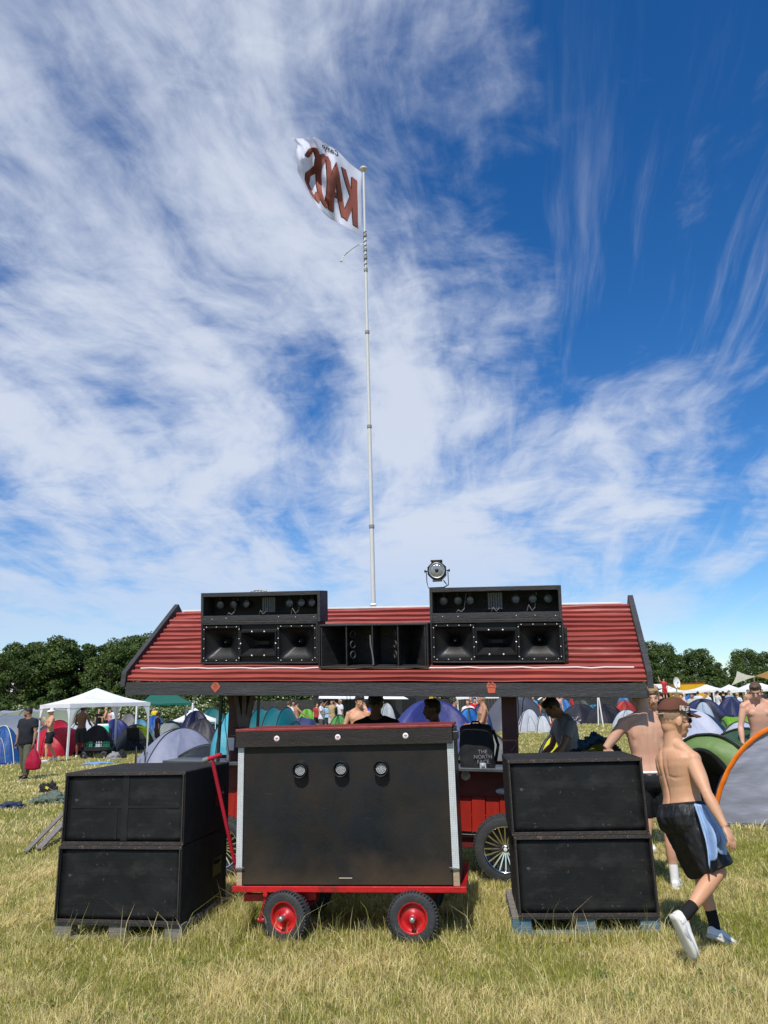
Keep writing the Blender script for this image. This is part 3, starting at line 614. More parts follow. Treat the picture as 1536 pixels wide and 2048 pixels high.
# round stickers with a small four-lobed red emblem
STW = mat('white_sticker_paper', (0.75, 0.76, 0.78), 0.5, 0.03); STR = mat('red_sticker_print', (0.55, 0.07, 0.10), 0.5, 0.05)
for px, py in ((564, 1466), (683, 1465), (815, 1462)):
    _l = cinv @ at(px, py, 6.25-(px-768)*0.0005); x = _l.x; z = cartZ+BH-0.055
    b = MB(); b.lathe([(0.0001, 0.0015), (0.021, 0.0015), (0.022, 0.0)], 24, Matrix.Translation((x, BY-0.0455, z)) @ Matrix.Rotation(R(90), 4, 'X'))
    st = b.build('round_sticker', STW, hb_)
    b = MB()
    for dx, dz, rr in ((-0.006, 0.004, 0.0062), (0.006, 0.004, 0.0062), (0, 0.001, 0.006), (-0.004, -0.003, 0.004), (0.004, -0.003, 0.004)):
        b.lathe([(0.0001, 0.0008), (rr, 0.0008)], 12, Matrix.Translation((x+dx, BY-0.0462-dx*0.02-dz*0.03, z+dz)) @ Matrix.Rotation(R(90), 4, 'X'))
    b.bb((x-0.0015, BY-0.0475, z-0.013), (x+0.0015, BY-0.0468, z-0.002)); b.build('emblem', STR, st)
# three round LED lamps
LEDW = mat('clear_led_beads', (0.85, 0.87, 0.88), 0.2, 0.05); LEDB = mat('lamp_back_grey', (0.05, 0.05, 0.055), 0.5, 0.1)
for px, pz in ((611, 1536), (690, 1534), (768, 1533)):
    loc = cinv @ at(px, pz, 6.27-(px-768)*0.0006)
    x, z = loc.x, loc.z; y = BY-0.006
    Mx = Matrix.Translation((x, y, z)) @ Matrix.Rotation(R(90), 4, 'X')
    b = MB(); b.lathe([(0.060, 0.0), (0.060, 0.004), (0.050, 0.006), (0.051, 0.055), (0.057, 0.06), (0.059, 0.058), (0.057, 0.0)], 32, Mx)
    L_ = b.build('round_lamp', HORN, cart, bevel=0.0)
    b = MB(); b.lathe([(0.0001, 0.028), (0.049, 0.028), (0.049, 0.004)], 28, Mx); b.build('lamp_back', LEDB, L_)
    b = MB(); k = 0
    for ring, n in ((0, 1), (1, 6), (2, 12), (3, 18), (4, 24)):
        for j in range(n):
            a = 2*PI*j/n; b.ell((x+ring*0.0092*math.cos(a), y-0.031, z+ring*0.0092*math.sin(a)), (0.0033, 0.003, 0.0033), 6, 4)
    b.build('led_beads', LEDW, L_)

# ------------------------------------------------------------------ bar wagon with red corrugated roof
WO = Vector((-0.202, 7.75, 1.949)); WM = Matrix.LocRotScale(WO, Euler((0, R(1.9), R(-11.4))), None); WI = WM.inverted()
WW, WD, WH = 5.40, 1.053, 0.828
wag = empty('bar_wagon', mat=WM, label='red bar wagon with a pitched corrugated red roof and open counter', cat='wagon')
def on_plane(px, py, p0, n):
    d = ray(px, py); o = Vector((0, 0, CAMH)); t = (p0-o).dot(n)/d.dot(n); return o+d*t
RP = WM @ Vector((0, 0, 0)); RN = (WM.to_3x3() @ Vector((0, -WH, WD))).normalized()
ROOF = mat('worn_red_roof_sheet', (0.28, 0.050, 0.038), 0.55, 0.28, 4, 0.2, 12, stretch=(0.25, 1.5, 1.5), col2=(0.48, 0.22, 0.19), thr=(0.57, 0.72), rvar=0.1)
HOLES = []
def hole(p, hb_):
    q = hb_[0] @ p; return 0.008 < q.x < hb_[1]-0.008 and 0.02 < q.y < hb_[3]-0.002 and -0.03 < q.z < hb_[2]
def roof_side(sgn, y0, z0):
    b = MB(); nrib = 15; prof = []
    sl_ = math.hypot(WD, WH)+0.02; ny = WH/math.hypot(WD, WH); nz = WD/math.hypot(WD, WH)
    for i in range(nrib):
        for s_, h_ in ((0.0, 0.0), (0.18, 0.0), (0.23, 0.035), (0.60, 0.034), (0.97, 0.004)):
            prof.append(((i+s_)/nrib, h_))
    nx = 130; vs = []; fs = []
    for i in range(nx+1):
        x = -WW/2+0.02+(WW-0.04)*i/nx
        for t, h in prof:
            wv = 0.009*noise.noise(Vector((x*1.3, t*15//1*3.1, 0)))+0.003*noise.noise(Vector((x*4, t*9, 5)))
            d = t*sl_-0.01; y = d*WD/math.hypot(WD, WH); z = d*WH/math.hypot(WD, WH)
            hh = h*(0.85+0.45*noise.noise(Vector((x*0.9, (t*15//1)*2.7, 3))))+wv
            vs.append((x, y-hh*ny, z+hh*nz))
    n = len(prof)
    for i in range(nx):
        for j in range(n-1):
            if sgn > 0 and any(hole(Vector(vs[i*n+j]).lerp(Vector(vs[(i+1)*n+j+1]), .5), hb_) for hb_ in HOLES): continue
            fs.append((i*n+j, (i+1)*n+j, (i+1)*n+j+1, i*n+j+1))
    M = Matrix.Identity(4) if sgn > 0 else Matrix.Translation((0, 2*WD, 0)) @ Matrix.Scale(-1, 4, (0, 1, 0))
    b.add(vs, fs, False, M); return b.build('roof_sheet', ROOF, wag, solid=0.003)
PALE = mat('bare_white_wire', (0.72, 0.68, 0.64), 0.5, 0.1)
b = MB(); b.bb((-WW/2+0.1, WD-0.03, WH+0.015), (WW/2-0.1, WD+0.03, WH+0.037)); b.build('ridge_strip', PALE, wag, bevel=0.004)
b = MB(); pts = []
for i in range(40):
    x = -WW/2+0.12+(WW-0.24)*i/39; d = 0.150+0.006*math.sin(i*1.7)+0.004*math.sin(i*3.1); pts.append((x, d*WD/1.34-0.022, d*WH/1.34+0.036))
b.tube(pts, 0.0085, 6); b.build('roof_cable', PALE, wag)
# bargeboards
for sx in (-1, 1):
    x = sx*(WW/2+0.0); xa, xb = (x-0.028, x+0.028)
    for side in (0, 1):
        b = MB(); o_ = 0.105; dn = -0.06
        p = [(0, -0.05+0.0, -0.07), (0, -0.035, 0.085), (0, WD, WH+0.115), (0, WD, WH-0.09)]
        if side: p = [(0, 2*WD-q[1], q[2]) for q in p]
        b.prism([(xa, q[1], q[2]) for q in p], (xb-xa, 0, 0)); b.build('bargeboard', BEAM, wag, bevel=0.004)
for yy, nm in ((-0.028, 1), (2*WD, 1)):
    b = MB(); b.bb((-WW/2-0.02+0.05, yy, -0.155), (WW/2+0.0-0.03, yy+0.028, -0.022)); b.build('fascia_board', BEAM, wag, bevel=0.004)
b = MB(); b.bb((-WW/2+0.04, 0.02, -0.035), (WW/2-0.04, 2*WD-0.02, -0.02)); b.build('ceiling_boards', mat('dark_ceiling_boards', (0.02, 0.014, 0.012), 0.7), wag)
# gable infill
for sx in (-1, 1):
    b = MB(); x = sx*(WW/2-0.06); b.prism([(x, 0.03, 0.0), (x, 2*WD-0.03, 0.0), (x, WD, WH-0.04)], (0.02, 0, 0)); b.build('gable_board', mat('dark_red_gable', (0.13, 0.014, 0.012), 0.6, 0.3, 4, stretch=(1, 6, 0.6)), wag)
# fascia stickers (orange patches with dark script-like marks)
ORG = mat('orange_sticker', hexc(190, 92, 66), 0.55, 0.12, 30); ORD = mat('sticker_dark_print', (0.10, 0.03, 0.02), 0.6)
def sticker(px, py, kind):
    p = WI @ on_plane(px, py, WM @ Vector((0, -0.03, 0)), WM.to_3x3() @ Vector((0, 1, 0))); b = MB(); s = 0.052
    if kind == 0: pl = [(-s*.35, s), (s*.35, s), (s, s*.2), (s*.8, -s*.15), (0, -s*1.0), (-s*.8, -s*.15), (-s, s*.2)]
    else: pl = [(-s*.5, s*1.0), (-s*.15, s*.75), (s*.2, s*1.0), (s*.75, s*.6), (s*.9, s*.1), (s*.75, -s*.1), (s*.65, -s), (-s*.65, -s), (-s*.75, -s*.1), (-s*.9, s*.1), (-s*.8, s*.6)]
    b.prism([(p.x+a, -0.0305, p.z+c) for a, c in pl], (0, -0.0015, 0)); st = b.build('orange_sticker', ORG, wag)
    b = MB()
    if kind == 0:
        b.beam((p.x-0.03, -0.0325, p.z+0.012), (p.x+0.032, -0.0325, p.z+0.018), 0.001, 0.008); b.beam((p.x-0.022, -0.0325, p.z-0.006), (p.x+0.026, -0.0325, p.z-0.002), 0.001, 0.007)
        b.beam((p.x-0.02, -0.0325, p.z+0.036), (p.x+0.012, -0.0325, p.z+0.034), 0.001, 0.010); b.beam((p.x-0.012, -0.0325, p.z-0.026), (p.x+0.012, -0.0325, p.z-0.024), 0.001, 0.005)
    else:
        b.beam((p.x-0.03, -0.0325, p.z+0.022), (p.x-0.002, -0.0325, p.z+0.036), 0.001, 0.008); b.beam((p.x+0.002, -0.0325, p.z+0.036), (p.x+0.03, -0.0325, p.z+0.02), 0.001, 0.008)
        b.beam((p.x-0.038, -0.0325, p.z+0.004), (p.x+0.05, -0.0325, p.z-0.004), 0.001, 0.005)
    b.build('print', ORD, st)
sticker(431, 1375, 0); sticker(983, 1375, 1)
# body
zc = -0.845                                   # counter height in wagon space
YF, YB = 0.50, 1.62
REDP = mat('red_plank_paint', hexc(150, 30, 16), 0.45, 0.22, 5, 0.15, 20, stretch=(3, 3, 0.4), col2=(0.07, 0.012, 0.008), thr=(0.60, 0.75))
b = MB(); n = 30; x0, x1 = -WW/2+0.42, WW/2-0.75
for i in range(n):
    a = x0+(x1-x0)*i/n; c = x0+(x1-x0)*(i+1)/n-0.006
    b.bb((a, YF+(0.0 if i % 2 else 0.012), zc-0.62), (c, YF+0.03, zc-0.03))
b.build('front_planks', REDP, wag, bevel=0.003)
b = MB(); b.bb((x0-0.02, YF-0.012, zc-0.28), (x1+0.02, YF-0.001, zc-0.03)); b.build('upper_board', mat('dark_red_board', (0.16, 0.022, 0.014), 0.5, 0.3, 5), wag, bevel=0.003)
b = MB()
for i in range(n):
    a = x0+(x1-x0)*i/n; c = x0+(x1-x0)*(i+1)/n-0.006; b.bb((a, YB, zc-0.62), (c, YB+0.03, zc-0.03))
b.bb((x0, YF+0.04, zc-0.62), (x0+0.03, YB-0.003, zc-0.03)); b.bb((x1-0.03, YF+0.04, zc-0.62), (x1, YB-0.003, zc-0.03)); b.build('rear_planks', REDP, wag)
b = MB(); b.bb((x0-0.06, YF-0.22, zc-0.028), (x1+0.06, YF+0.25, zc+0.004)); b.build('counter_top', mat('grey_counter_top', (0.055, 0.065, 0.07), 0.4, 0.2, 6, col2=(0.11, 0.11, 0.11), thr=(0.5, 0.8)), wag, bevel=0.004)
b = MB(); b.bb((x0, YF+0.035, zc-0.66), (x1, YB, zc-0.625)); b.build('floor', BEAM, wag)
b = MB(); b.bb((x0, YF-0.025, zc-0.665), (x1, YF-0.002, zc-0.64)); b.build('chrome_trim', CHROME, wag, bevel=0.004)
b = MB(); b.bb((x0+0.1, YF+0.02, zc-0.77), (x1-0.1, YF+0.08, zc-0.67)); 
for x in np.linspace(x0+0.3, x1-0.3, 7): b.bb((x-0.05, YF-0.0, zc-0.84), (x+0.05, YF+0.015, zc-0.74))
b.build('chassis_rail', mat('dark_red_chassis', (0.12, 0.010, 0.010), 0.5, 0.2), wag, bevel=0.003)
def wpt(px, py, ly):
    """wagon-space point on the plane y=ly seen at a pixel"""
    return WI @ on_plane(px, py, WM @ Vector((0, ly, 0)), WM.to_3x3() @ Vector((0, 1, 0)))
for px, py, ww in ((931, 1551, 0.05), (1004, 1583, 0.055)):
    p = wpt(px, py, YF-0.02); b = MB(); Mx = Matrix.Translation((p.x, YF-0.013, p.z)) @ Matrix.Rotation(R(90), 4, 'X') @ Matrix.Diagonal((1.0 if px < 950 else 1.3, 1.0 if px < 950 else 0.6, 1, 1))
    b.lathe([(0.0001, 0.02), (0.03, 0.016), (0.045, 0.004), (0.048, 0.0)], 24, Mx); b.build('marker_lamp', mat('white_lamp_cover', (0.6, 0.6, 0.6), 0.3), wag)
# posts
DRED = mat('dark_red_post_paint', (0.07, 0.009, 0.008), 0.5, 0.3, 5, stretch=(3, 3, 0.5))
def post(px, w, ly, m, name='post', dy=0.09, zbot=zc):
    p = wpt(px, 1440, ly); b = MB(); b.bb((p.x-w/2, ly, zbot), (p.x+w/2, ly+dy, -0.036)); return b.build(name, m, wag, bevel=0.004)
post(1019, 0.155, 0.42, DRED); post(439, 0.03, 0.30, BLKMETAL, 'pole', 0.03); post(515, 0.028, 0.34, BLKMETAL, 'pole', 0.03)
post(462, 0.07, 1.0, DRED)
b = MB(); a0 = wpt(449, 1386, 0.55); a1 = wpt(463, 1386, 0.55); a2 = wpt(517, 1386, 0.55); c0 = wpt(467, 1462, 0.55); c1 = wpt(489, 1462, 0.55)
b.prism([(a0.x, 0.55, -0.037), (a2.x-0.03, 0.55, -0.037), (c1.x, 0.55, c1.z), (c0.x, 0.55, c0.z), ], (0, 0.03, 0)); b.build('brace_panel', DRED, wag)
for q0, q1 in ((wpt(468, 1386, 0.5), wpt(484, 1460, 0.5)), (wpt(510, 1386, 0.5), wpt(492, 1460, 0.5)), (wpt(490, 1386, 0.5), wpt(488, 1460, 0.5))):
    b = MB(); b.beam((q0.x, 0.5, -0.037), (q1.x, 0.5, q1.z), 0.04, 0.05); b.build('brace', mat('brown_brace_timber', (0.13, 0.095, 0.075), 0.7, 0.3, 8, 0.3, 50), wag, bevel=0.003)
b = MB(); p = wpt(479, 1455, 0.45); b.bb((p.x-0.09, 0.42, zc+0.004), (p.x+0.09, 0.54, p.z)); b.build('post_block', DRED, wag, bevel=0.004)
b = MB(); p = wpt(462, 1470, 0.3); b.bb((p.x-0.05, 0.3, zc+0.12), (p.x+0.04, 0.36, zc+0.25)); b.bb((p.x-0.04, 0.3, zc+0.02), (p.x-0.01, 0.33, zc+0.12)); b.build('vice_clamp', mat('blue_grey_clamp', (0.10, 0.12, 0.15), 0.5), wag, bevel=0.004)
for pts in ([(1035, 1390, .3), (1037, 1420, .3), (1036, 1445, .3), (1037, 1470, .3), (1033, 1488, .3), (1022, 1503, .3)], [(1050, 1390, .3), (1046, 1402, .3), (1044, 1430, .3), (1038, 1450, .3)], [(447, 1390, .3), (451, 1430, .3), (450, 1450, .3), (458, 1508, .3)], [(694, 1388, .1), (694, 1418, .1), (698, 1425, .1), (701, 1420, .1), (700, 1388, .1)]):
    b = MB(); b.tube([wpt(*q) for q in pts], 0.004, 5); b.build('hanging_cable', DARK, wag)
# road wheel with multispoke alloy
def alloy_wheel(px, py, r):
    p = wpt(px, py, YF-0.09); z = 0.0
    g = WI @ Vector((0, 0, 0)); loc = Vector((p.x, YF-0.05, 0)); wz = (WM @ loc); loc.z = loc.z-(wz.z-r)/1.0
    Mx = Matrix.Rotation(R(90), 4, 'X'); w = 0.19
    b = MB(); prof = [(r*0.66, w*0.42)]
    for k in range(11):
        a = R(80-160*k/10); prof.append((r-0.03+0.03*math.cos(a), math.sin(a)*w/2))
    prof += [(r*0.66, -w*0.42)]
    b.lathe(prof[::-1], 56, Mx)
    for k in range(70):
        Mk = Matrix.Rotation(2*PI*k/70, 4, 'Y') @ Matrix.Translation((0, 0, r-0.004)); b.box((0, -w*0.42, -0.008), (0.012, 0.03, 0.01), (0.5, 0, 0), Mk); b.box((0, 0.0, 0.001), (0.013, w*0.7, 0.008), (0, 0, 0.3 if k % 2 else -0.3), Mk)
    t = b.build('road_wheel', TYRE, wag); t.location = loc
    b = MB(); b.lathe([(r*0.67, 0.09), (r*0.64, 0.088), (r*0.63, 0.05), (r*0.62, 0.0)], 48, Mx)
    for k in range(20):
        Mk = Matrix.Rotation(2*PI*k/20, 4, 'Y'); b.beam((0, -0.055, r*0.10), (0.0, -0.075, r*0.64), 0.016, 0.012, R(90), Mk)
    b.lathe([(0.0001, 0.072), (0.032, 0.07), (0.045, 0.05), (0.05, 0.03)], 20, Mx); b.build('alloy_rim', CHROME, t)
    b = MB(); b.lathe([(0.0001, 0.0), (r*0.62, 0.0)], 32, Mx); b.build('brake_disc', mat('dark_brake_disc', (0.02, 0.02, 0.02), 0.5), t)
    b = MB(); b.lathe([(0.0001, 0.077), (0.018, 0.075)], 16, Mx); b.build('hub_badge', mat('white_hub_badge', (0.7, 0.7, 0.7), 0.4), t)
alloy_wheel(1011, 1689, 0.315); alloy_wheel(446, 1660, 0.30)

# ------------------------------------------------------------------ speakers on the roof
TILT = R(7)
def roof_frame(bl, br, tl, tr, lift=0.0, off=0.055):
    """frame whose front bottom edge rests on the roof at the two pixels; returns matrix, width, height"""
    a = WI @ on_plane(*bl, RP+RN*off, RN); c = WI @ on_plane(*br, RP+RN*off, RN)
    y = (a.y+c.y)/2; z = (a.z+c.z)/2+lift
    M = WM @ Matrix.Translation((a.x, y, z)) @ Matrix.Rotation(TILT, 4, 'X')
    # corners on the front plane
    p0 = M @ Vector((0, 0, 0)); n = M.to_3x3() @ Vector((0, 1, 0)); Mi = M.inverted()
    q = [Mi @ on_plane(*k, p0, n) for k in (bl, br, tl, tr)]
    x0 = (q[0].x+q[2].x)/2; x1 = (q[1].x+q[3].x)/2; h = (q[2].z+q[3].z)/2
    return M @ Matrix.Translation((x0, 0, 0)), x1-x0, h
def bolts(b, pts, r=0.007):
    for x, y, z in pts: b.lathe([(0.0001, r*0.8), (r*0.7, r*0.6), (r, 0)], 8, Matrix.Translation((x, y, z)) @ Matrix.Rotation(R(90), 4, 'X'))
def sq_horn(e, x0, x1, z0, z1, depth, y):
    fr = MB(); t = 0.022
    fr.bb((x0, y-0.006, z0), (x0+t, y+0.004, z1)); fr.bb((x1-t, y-0.006, z0), (x1, y+0.004, z1)); fr.bb((x0+t, y-0.006, z0), (x1-t, y+0.004, z0+t)); fr.bb((x0+t, y-0.006, z1-t), (x1-t, y+0.004, z1))
    ps = []
    for i in range(4):
        u = (i+0.35)/3.7; ps += [(x0+(x1-x0)*u, y-0.006, z0+t/2), (x0+(x1-x0)*u, y-0.006, z1-t/2), (x0+t/2, y-0.006, z0+(z1-z0)*u), (x1-t/2, y-0.006, z0+(z1-z0)*u)]
    fr.m(1); bolts(fr, ps, 0.006); h = fr.build('horn', [HORN, BOLT], e)
    b = MB(); cx, cz = (x0+x1)/2, (z0+z1)/2+0.012; hx = (x1-x0)/2-t; hz = (z1-z0)/2-t; seg = 32; rows = []
    for i in range(9):
        s = i/8; e_ = (1-s)**2.2; row = []
        for k in range(seg):
            a = 2*PI*k/seg+PI/4; c_, s_ = math.cos(a), math.sin(a); m_ = max(abs(c_), abs(s_)); sqx, sqz = c_/m_*hx, s_/m_*hz
            cr = 0.032; w_ = min(1, e_*1.25)
            row.append((cx+(sqx*w_+c_*cr*(1-w_)), y+s*depth, (z0+z1)/2*(w_)+cz*(1-w_)+(sqz*w_+s_*cr*(1-w_))))
        rows.append(row)
    vs = [p for r_ in rows for p in r_]; fs = [(i*seg+k, i*seg+(k+1) % seg, (i+1)*seg+(k+1) % seg, (i+1)*seg+k) for i in range(8) for k in range(seg)]
    b.add(vs, fs, True); b.build('flare', HORN, h, fixn=False)
    b = MB(); b.lathe([(0.0001, 0.09), (0.008, 0.085), (0.026, 0.045), (0.036, 0.0)], 20, Matrix.Translation((cx, y+depth*0.85, cz)) @ Matrix.Rotation(R(90), 4, 'X')); b.build('phase_plug', mat('satin_black_plug', (0.03, 0.03, 0.03), 0.22), h)
    b = MB(); b.ell((cx, y+depth*0.85-0.09, cz), (0.005, 0.004, 0.005), 8, 5); b.build('plug_screw', BOLT, h)
def cd_horn(e, x0, x1, z0, z1, depth, y):
    fr = MB(); t = 0.014; fr.bb((x0, y-0.012, z0), (x0+t, y+0.004, z1)); fr.bb((x1-t, y-0.012, z0), (x1, y+0.004, z1)); fr.bb((x0+t, y-0.012, z0), (x1-t, y+0.004, z0+t)); fr.bb((x0+t, y-0.012, z1-t), (x1-t, y+0.004, z1))
    cx, cz = (x0+x1)/2, (z0+z1)/2; fr.m(1); bolts(fr, [(cx-0.07, y-0.012, z0+t/2), (cx+0.07, y-0.012, z0+t/2), (cx-0.07, y-0.012, z1-t/2), (cx+0.07, y-0.012, z1-t/2), (x0+t/2, y-0.012, cz), (x1-t/2, y-0.012, cz)], 0.0095)
    h = fr.build('centre_horn', [HORN, BOLT], e)
    b = MB(); hx = (x1-x0)/2-t; hz = (z1-z0)/2-t; rows = []
    for i in range(8):
        s = i/7; wx = hx*(0.30+0.70*(1-s)**0.75); wz = hz*(0.16+0.84*(1-s)**1.05); c_ = 0.25*hx
        rows.append([(cx-wx, y+s*depth, cz-wz), (cx+wx, y+s*depth, cz-wz), (cx+wx, y+s*depth, cz+wz), (cx-wx, y+s*depth, cz+wz)])
    vs = [p for r_ in rows for p in r_]; fs = [(i*4+k, i*4+(k+1) % 4, (i+1)*4+(k+1) % 4, (i+1)*4+k) for i in range(7) for k in range(4)]; n = len(vs)
    fs.append((n-4, n-3, n-2, n-1)); b.add(vs, fs, False); b.build('flare', HORN, h, fixn=False)
def shell(b, w, h, d, t, divs=()):
    b.bb((0, 0, 0), (t, d, h)); b.bb((w-t, 0, 0), (w, d, h)); b.bb((t, 0, h-t), (w-t, d, h)); b.bb((t, 0, 0), (w-t, d, t)); b.bb((t, d-t, t), (w-t, d, h-t))
INSIDE = mat('dark_cabinet_inside', (0.012, 0.012, 0.013), 0.7)
def horn_cab(bl, br, tl, tr, label):
    M, w, h = roof_frame(bl, br, tl, tr); e = empty('horn_cabinet', mat=M, label=label, cat='speaker cabinet', group='speakers on the red roof')
    b = MB(); shell(b, w, h, 0.30, 0.018); b.build('cabinet_shell', BLK, e, bevel=0.003)
    mx0, mx1 = w*0.345, w*0.655
    sq_horn(e, 0.022, mx0-0.006, 0.024, h-0.03, 0.22, 0.012); sq_horn(e, mx1+0.006, w-0.022, 0.024, h-0.03, 0.22, 0.012); cd_horn(e, mx0, mx1, h*0.185, h*0.80, 0.16, 0.004)
    b = MB(); b.bb((mx0, 0.03, 0.02), (mx1, 0.045, h*0.183)); b.bb((mx0, 0.03, h*0.802), (mx1, 0.045, h-0.02)); b.bb((0.02, 0.25, 0.02), (w-0.02, 0.26, h-0.02)); b.build('baffle', INSIDE, e)
    return M, w, h, e
M1, w1, h1, e1 = horn_cab((402, 1328), (636, 1327), (401, 1247), (635, 1244), 'black three-horn cabinet on the left of the red roof')
M2, w2, h2, e2 = horn_cab((862, 1326), (1130, 1325), (860, 1243), (1127, 1240), 'black three-horn cabinet on the right of the red roof')
LENS = mat('grey_lamp_glass', (0.10, 0.105, 0.11), 0.12, 0.15, 20)
def light_box(M0, hb, px_bl, px_br, px_tl, px_tr, depth, label, spots, cluster):
    Mi = (M0 @ Matrix.Translation((0, 0, hb+0.002))); p0 = Mi @ Vector((0, 0, 0)); n = Mi.to_3x3() @ Vector((0, 1, 0)); Mj = Mi.inverted()
    q = [Mj @ on_plane(*k, p0, n) for k in (px_bl, px_br, px_tl, px_tr)]
    x0 = (q[0].x+q[2].x)/2; x1 = (q[1].x+q[3].x)/2; h = (q[2].z+q[3].z)/2; w = x1-x0
    M = Mi @ Matrix.Translation((x0, 0, 0)); e = empty('light_box', mat=M, label=label, cat='light box', group='speakers on the red roof')
    b = MB(); t = 0.03; tb = h*0.24
    b.bb((0, 0, 0), (t, depth, h)); b.bb((w-t, 0, 0), (w, depth, h)); b.bb((t, 0, h-0.045), (w-t, depth, h)); b.bb((t, 0, 0), (w-t, depth, 0.02)); b.bb((t, depth-0.02, 0.02), (w-t, depth, h-0.045)); b.bb((t, -0.001, 0.02), (w-t, 0.03, tb))
    b.build('case', BEAM, e, bevel=0.004)
    b = MB(); rr = random.Random(3+int(w*1000)); bolts(b, [(w*u, -0.002, tb*0.6+rr.uniform(-.01, .01)) for u in (0.10, 0.22, 0.66, 0.80, 0.95)], 0.005); b.build('screws', BOLT, e)
    for u in spots:
        cz = (tb+h-0.045)/2+0.02; b = MB(); Mx = Matrix.Translation((w*u, 0.13, cz)) @ Matrix.Rotation(R(90+rr.uniform(-14, 14)), 4, 'X') @ Matrix.Rotation(R(rr.uniform(-12, 12)), 4, 'Y')
        b.lathe([(0.030, -0.07), (0.046, -0.03), (0.048, 0.03), (0.042, 0.032), (0.040, 0.02)], 24, Mx); s = b.build('spot_lamp', HORN, e)
        b = MB(); b.lathe([(0.0001, 0.028), (0.025, 0.025), (0.041, 0.018)], 20, Mx); b.build('lens', LENS, s)
        b = MB(); b.beam((w*u, 0.12, cz+0.04), (w*u, 0.12, h-0.044), 0.012, 0.006); b.build('bracket', BLKMETAL, s)
    b = MB(); cx = w*cluster
    for i in range(6): b.bb((cx-0.072+i*0.025, 0.10, tb+0.03), (cx-0.052+i*0.025, 0.13, h-0.06))
    b.build('strip_cluster', mat('blue_grey_light_strip', (0.07, 0.08, 0.10), 0.25, 0.3, 30), e, bevel=0.002)
    b = MB(); rr2 = random.Random(5)
    for k in range(3):
        x = w*(0.2+0.27*k); b.tube([(x, 0.1, tb+0.005), (x+0.02, 0.08, tb+0.03+0.02*k), (x+0.05, 0.09, tb+0.01), (x+0.08, 0.1, tb+0.04), (x+0.1, 0.14, h-0.06)], 0.004, 5)
    b.build('wires', mat('grey_wire', (0.2, 0.2, 0.2), 0.6), e)
    return M, w, h
Mb, wb, hb2 = light_box(M1, h1, (402, 1244), (640, 1242), (401, 1187), (640, 1180), 0.30, 'open black light box on top of the left horn cabinet', (0.13, 0.25, 0.36, 0.72, 0.82, 0.91), 0.55)
Mc, wc, hc2 = light_box(M2, h2, (860, 1240), (1125, 1240), (858, 1175), (1122, 1171), 0.30, 'open black light box on the right horn cabinet under the stage lamp', (0.10, 0.21, 0.31, 0.66, 0.79, 0.90), 0.50)
# folded bass bin between them
M3, w3, h3_ = roof_frame((637, 1336), (858, 1335), (636, 1250), (857, 1246)); M3 = M3 @ Matrix.Translation((0.003, -0.01, 0)); w3 -= 0.008
bb_ = empty('bass_bin', mat=M3, label='black folded horn bass bin in the middle of the red roof', cat='speaker cabinet', group='speakers on the red roof')
b = MB(); shell(b, w3, h3_, 0.40, 0.016); b.build('cabinet_shell', BLK, bb_, bevel=0.003)
def plate(x0, y0, x1, y1, t=0.014):
    return [(x0, y0), (x1, y1)]
def divider(pts, name='divider'):
    b = MB(); t = 0.012
    n = len(pts); vs = []; fs = []
    for i, (x, y) in enumerate(pts):
        for dx in (-t/2, t/2):
            for z in (0.016, h3_-0.016): vs.append((x+dx, y, z))
    for i in range(n-1):
        a = i*4; c = a+4; fs += [(a, c, c+1, a+1), (a+2, a+3, c+3, c+2), (a+1, c+1, c+3, a+3), (a, a+2, c+2, c)]
    fs += [(0, 1, 3, 2), ((n-1)*4, (n-1)*4+2, (n-1)*4+3, (n-1)*4+1)]; b.add(vs, fs); return b.build(name, BLK, bb_)
divider([(w3*0.26, 0.01), (w3*0.25, 0.2), (w3*0.20, 0.38)]); divider([(w3*0.73, 0.01), (w3*0.74, 0.2), (w3*0.80, 0.38)])
divider([(w3*0.50, 0.005), (w3*0.50, 0.1), (w3*0.505, 0.2), (w3*0.50, 0.38)])
divider([(0.03, 0.01), (w3*0.16, 0.3), (w3*0.22, 0.38)], 'side_baffle'); divider([(w3-0.03, 0.01), (w3*0.84, 0.3), (w3*0.78, 0.38)], 'side_baffle')
b = MB()
for i in range(6):
    z = 0.03+i*0.05; zz = z+0.05; f_ = lambda q: 0.006 - 0.0*q; b.beam((w3*0.5+0.03*math.sin(min(1, max(0, (0.24-z)/0.2))*1.4)-0.02, -0.002, z), (w3*0.5+0.03*math.sin(min(1, max(0, (0.24-zz)/0.2))*1.4)-0.02, -0.002, zz), 0.006, 0.014)
b.build('curved_brace', mat('worn_grey_edge', (0.12, 0.12, 0.12), 0.5), bb_)
b = MB()
for sx, x in ((1, w3*0.30), (-1, w3*0.69)):
    Mx = Matrix.Translation((x, 0.10, 0)) @ Matrix.Rotation(R(60*sx), 4, 'Z')
    for k in range(3): b.tube([Mx @ Vector((0.036*math.cos(a), 0, h3_*0.28+k*0.105+0.036*math.sin(a))) for a in np.linspace(0, 2*PI, 20, endpoint=False)], 0.008, 6, closed=True)
b.build('port_rings', mat('grey_port_edge', (0.035, 0.035, 0.035), 0.5), bb_)
HOLES += [(M1.inverted() @ WM, w1, h1, 0.30), (M2.inverted() @ WM, w2, h2, 0.30), (M3.inverted() @ WM, w3, h3_, 0.40)]
roof_side(1, 0, 0); roof_side(-1, 0, 0)
